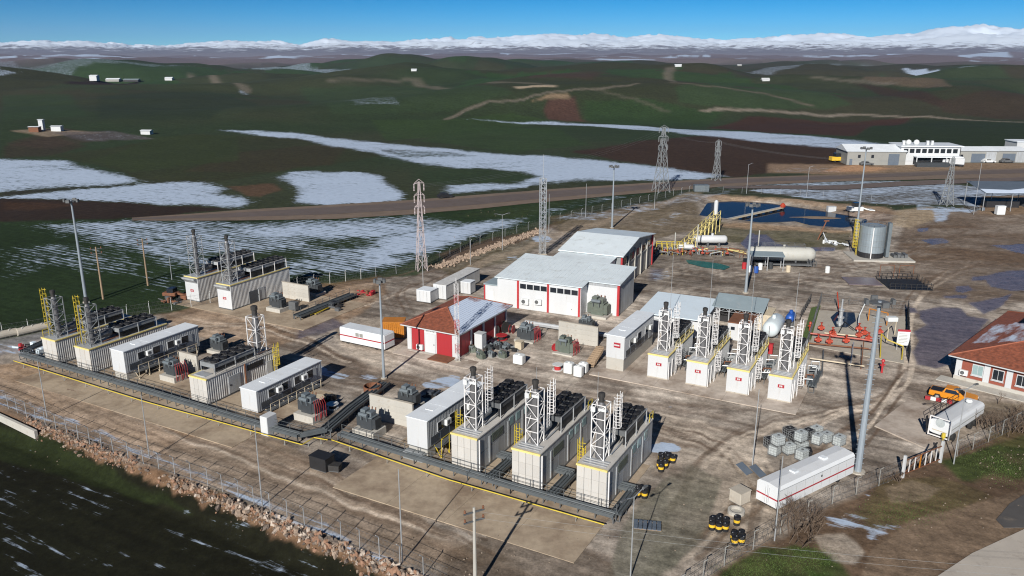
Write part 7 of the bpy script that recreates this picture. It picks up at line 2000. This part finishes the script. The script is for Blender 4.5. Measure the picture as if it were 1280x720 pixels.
def ibc_proto():
    t = thing('ibc_tote', '', 'tote', (0, 0, 0), 0, 'caged liquid totes')
    MB().bev(.03, 1.17, .03, .97, .16, 1.12, .06).build('bottle', 'ibc', t)
    pl = MB()
    for x in (0, .5, 1.0): pl.box(x, x + .2, 0, 1, 0, .14)
    pl.box(0, 1.2, 0, 1, .141, .158); pl.build('pallet', 'dark_frame', t)
    cg = MB()
    for z in (.3, .6, .9, 1.14):
        for a, b in (((0, 0), (1.2, 0)), ((1.2, 0), (1.2, 1)), ((1.2, 1), (0, 1)), ((0, 1), (0, 0))): cg.bar((*a, z), (*b, z), .03)
    for k in range(5):
        for y in (0, 1): cg.bar((k * .3, y, .16), (k * .3, y, 1.14), .022)
    for k in range(4):
        for x in (0, 1.2): cg.bar((x, k * .33, .16), (x, k * .33, 1.14), .022)
    cg.build('cage', 'mid_grey', t)
    MB().lathe([(.15, 1.12), (.15, 1.17)], (.6, .5, 0), n=10).build('cap', 'dark_frame', t)
    return t
ip = ibc_proto(); first = True
for k, (px, py, z, m_) in enumerate([(970, 572, 0, 0), (970, 572, 1.18, 0), (984, 570, 0, 0), (1000, 567, 0, 0), (1000, 567, 1.18, 0), (961, 562, 0, 1), (992, 556, 0, 1), (1010, 552, 0, 1), (1024, 558, 0, 0), (1033, 556, 0, 0), (1020, 548, 0, 0), (1050, 560, 0, 0), (985, 549, 0, 1), (1003, 578, 0, 0)]):
    lb = ['pale caged tote at the left front of the tote yard, lower of two', 'pale caged tote stacked on another at the left front', 'pale caged tote second in the front row of the tote yard', 'pale caged tote third in the front row, lower of two', 'pale caged tote stacked third in the front row', 'dark dirty caged tote at the left end of the tote yard', 'dark dirty caged tote in the back row centre', 'dark dirty caged tote in the back row left of the pale pair', 'clean pale caged tote right of centre in the tote yard', 'clean pale caged tote at the right of the pair', 'clean pale caged tote behind the clean pair', 'lone pale caged tote nearest the tall mast', 'dark dirty caged tote at the back left', 'pale caged tote closest to the white box trailer'][k]
    p = P(px, py); loc = (p[0], p[1], z)
    if first: o = ip; o.location = loc; o['label'] = lb; first = False
    else: o = dup(ip, lb, loc)
    o.rotation_euler = (0, 0, R(35) + rn.uniform(-.25, .25))
    if m_:
        for ch in o.children:
            if ch.name.startswith('bottle'):
                ch.data = ch.data.copy(); ch.data.materials[0] = MATS['black']
for i, (px, py) in enumerate([(1043, 572), (1058, 575), (1015, 572), (1060, 580)]):
    goods_box('scrap_box', ['black scrap crate left of the tall mast foot', 'black scrap crate behind the tall mast foot', 'black scrap crate behind the white box trailer', 'black scrap crate right of the tall mast foot'][i], px, py, 1.2, .9, .6, 'black', R(20 + 30 * i), 'crate')

def reel(label, px, py, r, w, m, flat=False, rz=0.0, mc='black', z=0.0):
    t = thing('cable_reel', label, 'cable reel', xf(px, py, z), rz, 'cable reels')
    ax = 'z' if flat else 'y'; c = (0, 0, 0) if flat else (0, 0, r)
    for k in (0, w - .06): MB().lathe([(r * .3, k), (r, k), (r, k + .06), (r * .3, k + .06)], c, ax, 18).build('flange', m, t)
    MB().lathe([(r * .62, .061), (r * .62, w - .061)], c, ax, 14).build('cable', mc, t)
    return t
reel('wooden cable reel lying flat beside the second white container', 396, 503, 1.0, .7, 'wood_pale', True, mc='black')
reel('white cable reel lying flat on dark cable near the front rack', 416, 510, .75, .6, 'plastic_white', True)
reel('red cable reel with pale flange lying by the white drums', 697, 462, .75, .8, 'plastic_white', True, mc='red_paint')
reel('pink cable reel lying at the back of the transformer scrap', 627, 424, .9, .7, 'red_paint', True)
reel('dark cable reel standing beside the red house wall', 617, 420, 1.0, .7, 'soot', False, .4)
reel('dark cable reel standing right of the other by the red house', 632, 416, .9, .6, 'soot', False, .8)
reel('red cable reel standing beside the yard transformer', 642, 417, .7, .6, 'red_paint', False, 1.2)
reel('small red cable reel left of the olive transformer', 696, 440, .6, .5, 'red_paint', False, .5)
t_ = thing('steel_ring', 'rusty brown steel ring tank on the ground at the end of the rack', 'tank', xf(466, 492)); MB().lathe([(1.1, 0), (1.15, .05), (1.15, 1.1), (1.05, 1.12), (1.0, .2)], n=20).build('shell', 'rust', t_); MB().lathe([(1.45, 0), (1.45, .1)], n=20).build('footing', 'concrete', t_)
t_ = thing('concrete_ring', 'low pale concrete ring beside the concrete cube', 'ring', xf(920, 641)); MB().lathe([(.8, 0), (.8, .35), (.6, .36), (.6, .05)], n=16).build('ring', 'concrete_light', t_)
for i, (px, py, r_, h_) in enumerate([(649, 454, .75, 1.35), (711, 466, .65, 1.55), (723, 470, .6, 1.5), (729, 465, .6, 1.4)]):
    t_ = thing('plastic_tank', ['white square plastic tank on the lane edge left of the red reel', 'white plastic drum tank, left of the three on the lane edge', 'white plastic drum tank, front of the three on the lane edge', 'white plastic drum tank, back right of the three on the lane edge'][i], 'tank', xf(px, py), TH)
    MB().bev(-r_, r_, -r_ * .8, r_ * .8, .08, h_, .12).build('body', 'plastic_white', t_); MB().lathe([(.2, h_), (.2, h_ + .1)], n=10).build('cap', 'plastic_white', t_); MB().box(-r_ * .9, r_ * .9, -r_ * .7, r_ * .7, 0, .08).build('base', 'dark_frame', t_)
# pallets leaning by the raised container
t_ = thing('pallet_stack', 'leaning stack of brown wooden pallets beside the white container on grey plinth', 'pallets', xf(737, 460), TH + .15)
for k in range(8):
    pl = MB()
    for j in range(5): pl.box(-.6, .6, j * .24, j * .24 + .14, 0, .03)
    for x in (-.55, 0, .5): pl.box(x, x + .08, 0, 1.1, -.09, -.001)
    o = pl.build('pallet', 'wood', t_, loc=(.05 * k, k * .5, .2 + .12 * k)); o.rotation_euler = (R(38), 0, 0)
def scrap(name, label, px, py, n, sx, sy, mats, cat='scrap', lo=.3, hi=1.4):
    t = thing(name, label, cat, xf(px, py, G(px, py).z), TH)
    for k in range(n):
        a = Vector((rn.uniform(-sx, sx), rn.uniform(-sy, sy), rn.uniform(.05, .5))); v = Vector((rn.gauss(0, 1), rn.gauss(0, 1), rn.gauss(0, .25))).normalized() * rn.uniform(lo, hi)
        if k % 3: MB().bar(a, a + v, rn.uniform(.1, .3), rn.uniform(.08, .3)).build('scrap_piece', rn.choice(mats), t)
        else: MB().bev(a.x, a.x + rn.uniform(.4, .9), a.y, a.y + rn.uniform(.4, .9), 0, rn.uniform(.3, .9), .04).build('scrap_piece', rn.choice(mats), t)
scrap('scrap_pile', 'pile of dark electrical scrap beside the grey cabinet at the red house', 616, 438, 46, 2.6, 1.9, ['black', 'dark_frame', 'tx_green', 'mid_grey', 'soot', 'tx_top'])
scrap('scrap_pile', 'dark machine parts left on the dirt beside the back left units', 215, 378, 14, 1.9, .8, ['black', 'dark_frame', 'rust', 'mid_grey'])
scrap('tarp_heap', 'heap of bluish tarpaulin and rubbish left of the first ribbed unit', 40, 437, 22, 2.6, 1.2, ['tx_top', 'blue_grey', 'hut_grey', 'pale_blue_roof', 'red_paint'], 'rubbish', .5, 2.0)
scrap('scrap_pile', 'scattered silver sheet scrap near the steel tank', 1043, 305, 18, 2.6, 1.4, ['galv', 'plastic_white', 'white_roof'], 'scrap', 1.0, 3.0)
scrap('scrap_pile', 'dark pipework lying under the right open shed', 1210, 262, 14, 3.5, 1.2, ['black', 'dark_frame', 'blue_grey'], 'scrap', .6, 2.4)
scrap('scrap_pile', 'dark oily machine parts beside the back left cable rack', 412, 385, 16, 2.4, 1.2, ['black', 'soot', 'dark_frame'])
scrap('scrap_pile', 'red and dark steel wreckage at the end of the yellow pipes', 452, 368, 10, 1.9, .7, ['red_paint', 'rust', 'red_wall'])
scrap('scrap_pile', 'dark equipment behind the second white container and reels', 405, 500, 12, 1.2, .9, ['black', 'soot'])
scrap('scrap_pile', 'dark cable heap at the lane end of the raised container', 545, 498, 14, 2.0, 1.2, ['black', 'dark_side', 'soot'])
# big grey pipes lying at the far left fence
for i, (a, b) in enumerate([((-20, 428), (22, 419)), ((22, 420), (62, 411))]):
    A, B = Vector(P(*a)), Vector(P(*b)); t_ = thing('culvert_pipe', ['big grey pipe lying along the left fence, nearer one', 'big grey pipe lying along the left fence, farther one'][i], 'pipe', (A.x, A.y, 0)); D = B - A
    MB().cyl((0, 0, .6), (D.x, D.y, .6), .6, 14).build('pipe', 'concrete', t_)
    for f_ in (.2, .5, .8): MB().cyl((D.x * f_ - .1, D.y * f_, .6), (D.x * f_ + .1, D.y * f_, .6), .68, 14).build('collar', 'concrete_light', t_)
t_ = thing('wooden_skid', 'dark wooden skid lying at the slab edge near the nearest beige unit', 'skid', xf(792, 662), R(-10))
for k in range(6): MB().box(k * .42, k * .42 + .36, 0, 1.5, .12, .2).build('board', 'blue_grey', t_)
for y in (.1, 1.3): MB().box(0, 2.5, y, y + .12, 0, .119).build('runner', 'wood', t_)
# low site buildings among the white generator row
t_ = thing('control_cabin', 'small white cabin with rusty flat roof between the second and third white units', 'cabin', xf(909, 424), R(-26))
MB().box(0, 3.4, 0, 6, 0, 2.7).build('wall', 'white', t_); MB().box(-.1, 3.5, -.1, 6.1, 2.7, 2.85).build('roof', 'rust', t_); MB().box(.4, 1.0, -.03, .01, 1.6, 2.1).build('window', 'glass', t_); MB().box(2.2, 3.0, -.03, .01, .1, 2.1).build('door', 'white', t_)
# pipe bundles and junction gear between the white generator units
for i, (px, py) in enumerate(((838, 470), (887, 478), (937, 487), (1000, 498))):
    cable_rack('cable_rack', ['grey cable rack right of the first white unit', 'grey cable rack right of the second white unit', 'grey cable rack right of the third white unit', 'grey cable rack right of the fourth white unit'][i], [UV(P(px, py), .9, 2.5)[:2], UV(P(px, py), .9, 8.5)[:2]], .9, .9, m='tray')
# service pipework beside the white generator units
for i, (px, py) in enumerate(((838, 471), (887, 479), (937, 488), (992, 497))):
    t_ = thing('service_pipes', ['bundle of service pipes and boxes between the first and second white units', 'bundle of service pipes and boxes between the second and third white units', 'bundle of service pipes and boxes between the third and fourth white units', 'bundle of service pipes and boxes right of the fourth white unit'][i], 'pipework', UV(P(px, py), .3, 4.0), TH)
    for k in range(7):
        y = k * .9; MB().path([(.2 + .1 * (k % 3), y, .1), (.2 + .1 * (k % 3), y, 1.2 + .3 * (k % 4)), (1.2, y + .3, 1.2 + .3 * (k % 4)), (1.2, y + .3, .1)], .07, 6).build('pipe_run', ('galv', 'rust', 'mid_grey')[k % 3], t_)
    for k in range(3): MB().bev(.3, 1.3, 1.0 + k * 2.1, 1.9 + k * 2.1, .1, 1.1 + .3 * (k % 2), .04).build('junction_box', ('tx_top', 'dark_frame', 'plastic_white')[(k + i) % 3], t_)
# thin lightning rods beside the stacks
for i, (px, py, h_) in enumerate(((745, 560, 9), (670, 540, 8), (836, 420, 13), (884, 430, 13), (935, 440, 13), (988, 452, 13))):
    t_ = thing('lightning_rod', ['thin rod behind the nearest beige unit', 'thin rod behind the middle beige unit', 'thin rod behind the first white unit', 'thin rod behind the second white unit', 'thin rod behind the third white unit', 'thin rod behind the fourth white unit'][i], 'rod', xf(px, py)); MB().cyl((0, 0, 0), (0, 0, h_), .05, 6, .02).build('rod', 'galv', t_); MB().box(-.15, .15, -.15, .15, 0, .1).build('foot', 'concrete', t_)

# concrete slab by the gate, village road in the corner
pc = [P(*q)[:2] for q in ((1093, 533), (1135, 500), (1193, 520), (1168, 566))]
struct(MB().poly(pc, -.1, .12).build('parking_slab', 'pad_grey'))
mat('old_concrete', tuple(C3(158, 151, 142)), .85, var=.12, scale=.4, dirt=tuple(C3(112, 103, 94)), dirt_amt=.25)
struct(MB().poly([P(*q)[:2] for q in ((1150, 735), (1215, 692), (1280, 662), (1420, 600), (1420, 800), (1100, 800))], -.1, .05).build('village_road', 'old_concrete'))
struct(MB().poly([P(*q)[:2] for q in ((1245, 650), (1262, 630), (1300, 606), (1420, 560), (1420, 598), (1300, 650), (1282, 660), (1255, 660))], -.1, .054).build('shadow_patch', 'painted_shadow'))  # dark sheet painting a cast shadow across the road corner

# bare winter shrubs
def shrub(label, px, py, h, spread, n, seed):
    rr = random.Random(seed); g = G(px, py); t = thing('bare_shrub', label, 'shrub', g)
    mb = MB(); stems = MB()
    def grow(p, d, L_, r, lev, tgt):
        q = p + d * L_; tgt.cyl(p, q, r, 4 if lev else 5, r * .6, False)
        if lev < 3:
            for _ in range(3):
                dd = (d + Vector((rr.gauss(0, .45), rr.gauss(0, .45), rr.gauss(.05, .3)))).normalized(); grow(p.lerp(q, rr.uniform(.5, 1)), dd, L_ * rr.uniform(.55, .8), r * .55, lev + 1, mb)
    for _ in range(n):
        a = rr.uniform(0, 6.28); b = Vector((rr.gauss(0, spread * .4), rr.gauss(0, spread * .4), 0)); d = Vector((math.cos(a) * rr.uniform(.1, .8), math.sin(a) * rr.uniform(.1, .8), 1)).normalized()
        grow(b, d, h * rr.uniform(.3, .48), .05, 0, stems)
    stems.build('stems', 'twig', t)['kind'] = 'stuff'; mb.build('twigs', 'twig', t)['kind'] = 'stuff'
for a in [('large bare brown shrub in front of the right white trailer', 993, 668, 3.4, 2.4, 26, 1), ('low bare shrub at the fence right of the large one', 1012, 655, 2.4, 1.6, 12, 2), ('bare bramble thicket beyond the white tanker, left clump', 1237, 536, 2.4, 2.4, 22, 3), ('bare bramble thicket beyond the white tanker, right clump', 1262, 538, 2.6, 2.6, 22, 4), ('bare bramble clump at the right edge near the brick house', 1275, 522, 2.2, 2.4, 18, 5), ('low bare shrub by the gate post', 1122, 600, 1.2, .8, 8, 6)]: shrub(*a)
# tufts of winter grass on the verge
gt = MB(); rr = random.Random(4)
for i in range(9000):
    c = rr.choice([(965, 705, 45, 14), (1010, 700, 30, 14), (1235, 575, 45, 16), (1260, 590, 30, 12), (1130, 640, 60, 16), (930, 715, 40, 14)])
    p = P(c[0] + rr.gauss(0, c[2] * .5), c[1] + rr.gauss(0, c[3] * .6))
    if p[1] < 55: continue
    a = rr.uniform(0, 6.28); h = rr.uniform(.05, .16); w = rr.uniform(.01, .025)
    gt.add([(p[0] - w * math.cos(a), p[1] - w * math.sin(a), 0), (p[0] + w * math.cos(a), p[1] + w * math.sin(a), 0), (p[0] + rr.gauss(0, .05), p[1] + rr.gauss(0, .05), h)], [(0, 1, 2)])
mat('blade', tuple(C3(72, 90, 40)), .9, var=.4, scale=1.0)
o = gt.build('grass_tufts', 'blade'); o['kind'] = 'stuff'; tag(o, 'short green winter grass on the verge outside the fence', 'grass')

# ================================================================== OVERHEAD WIRES
def wire(label, a, b, sag, n=3, gap=.8):
    A, B = Vector(a), Vector(b); t = thing('power_line', label, 'wire', A); d = (B - A); s = Vector((-d.y, d.x, 0)).normalized()
    for k in range(n):
        pts = [A.lerp(B, i / 12) - A + s * (k - (n - 1) / 2) * gap - Vector((0, 0, sag * 4 * (i / 12) * (1 - i / 12))) for i in range(13)]
        MB().path(pts, .008, 4).build('conductor', 'mid_grey', t)
p1, p2 = Vector(P(594, 738)), Vector(P(968, 676))
wire('slack overhead wires crossing the bottom of the yard', (p1.x, p1.y, 7), (p2.x + 20, p2.y - 16, 7.4), .6, 2, .9)
wire('power line between the two highway pylons', (G(826, 240).x, G(826, 240).y, 19), (G(895, 226).x, G(895, 226).y, 13), 1.2, 3, 1.4)
wire('power line from the right hand pylon towards the highway', (G(895, 226).x, G(895, 226).y, 13), (G(1183, 257).x, G(1183, 257).y, 13), 2.5, 3, 1.4)
wire('wires between the two wooden poles in the left field', (*P(129, 374)[:2], 9.2), (*P(185, 357)[:2], 8.7), .4, 3, .7)
q1, q2, q3 = G(527, 338), G(826, 240), G(895, 226)
wire('power line from the left pylon to the tall highway pylon', (q1.x, q1.y, q1.z + 17), (q2.x, q2.y, q2.z + 19), 2.5, 3, 1.6)

# ================================================================== HAZE
hm, N, L, bs = _new('haze'); N.remove(bs)
pv = N.new('ShaderNodeVolumePrincipled'); pv.inputs['Color'].default_value = (.42, .62, 1, 1); pv.inputs['Density'].default_value = 2.6e-5; pv.inputs['Anisotropy'].default_value = 0.0
L.new(pv.outputs[0], N['Material Output'].inputs['Volume'])
hz = MB().box(-70000, 70000, -2500, 23000, -120, 640).build('haze', hm); hz['kind'] = 'stuff'
tag(hz, 'thin bluish winter air over the plain', 'haze')
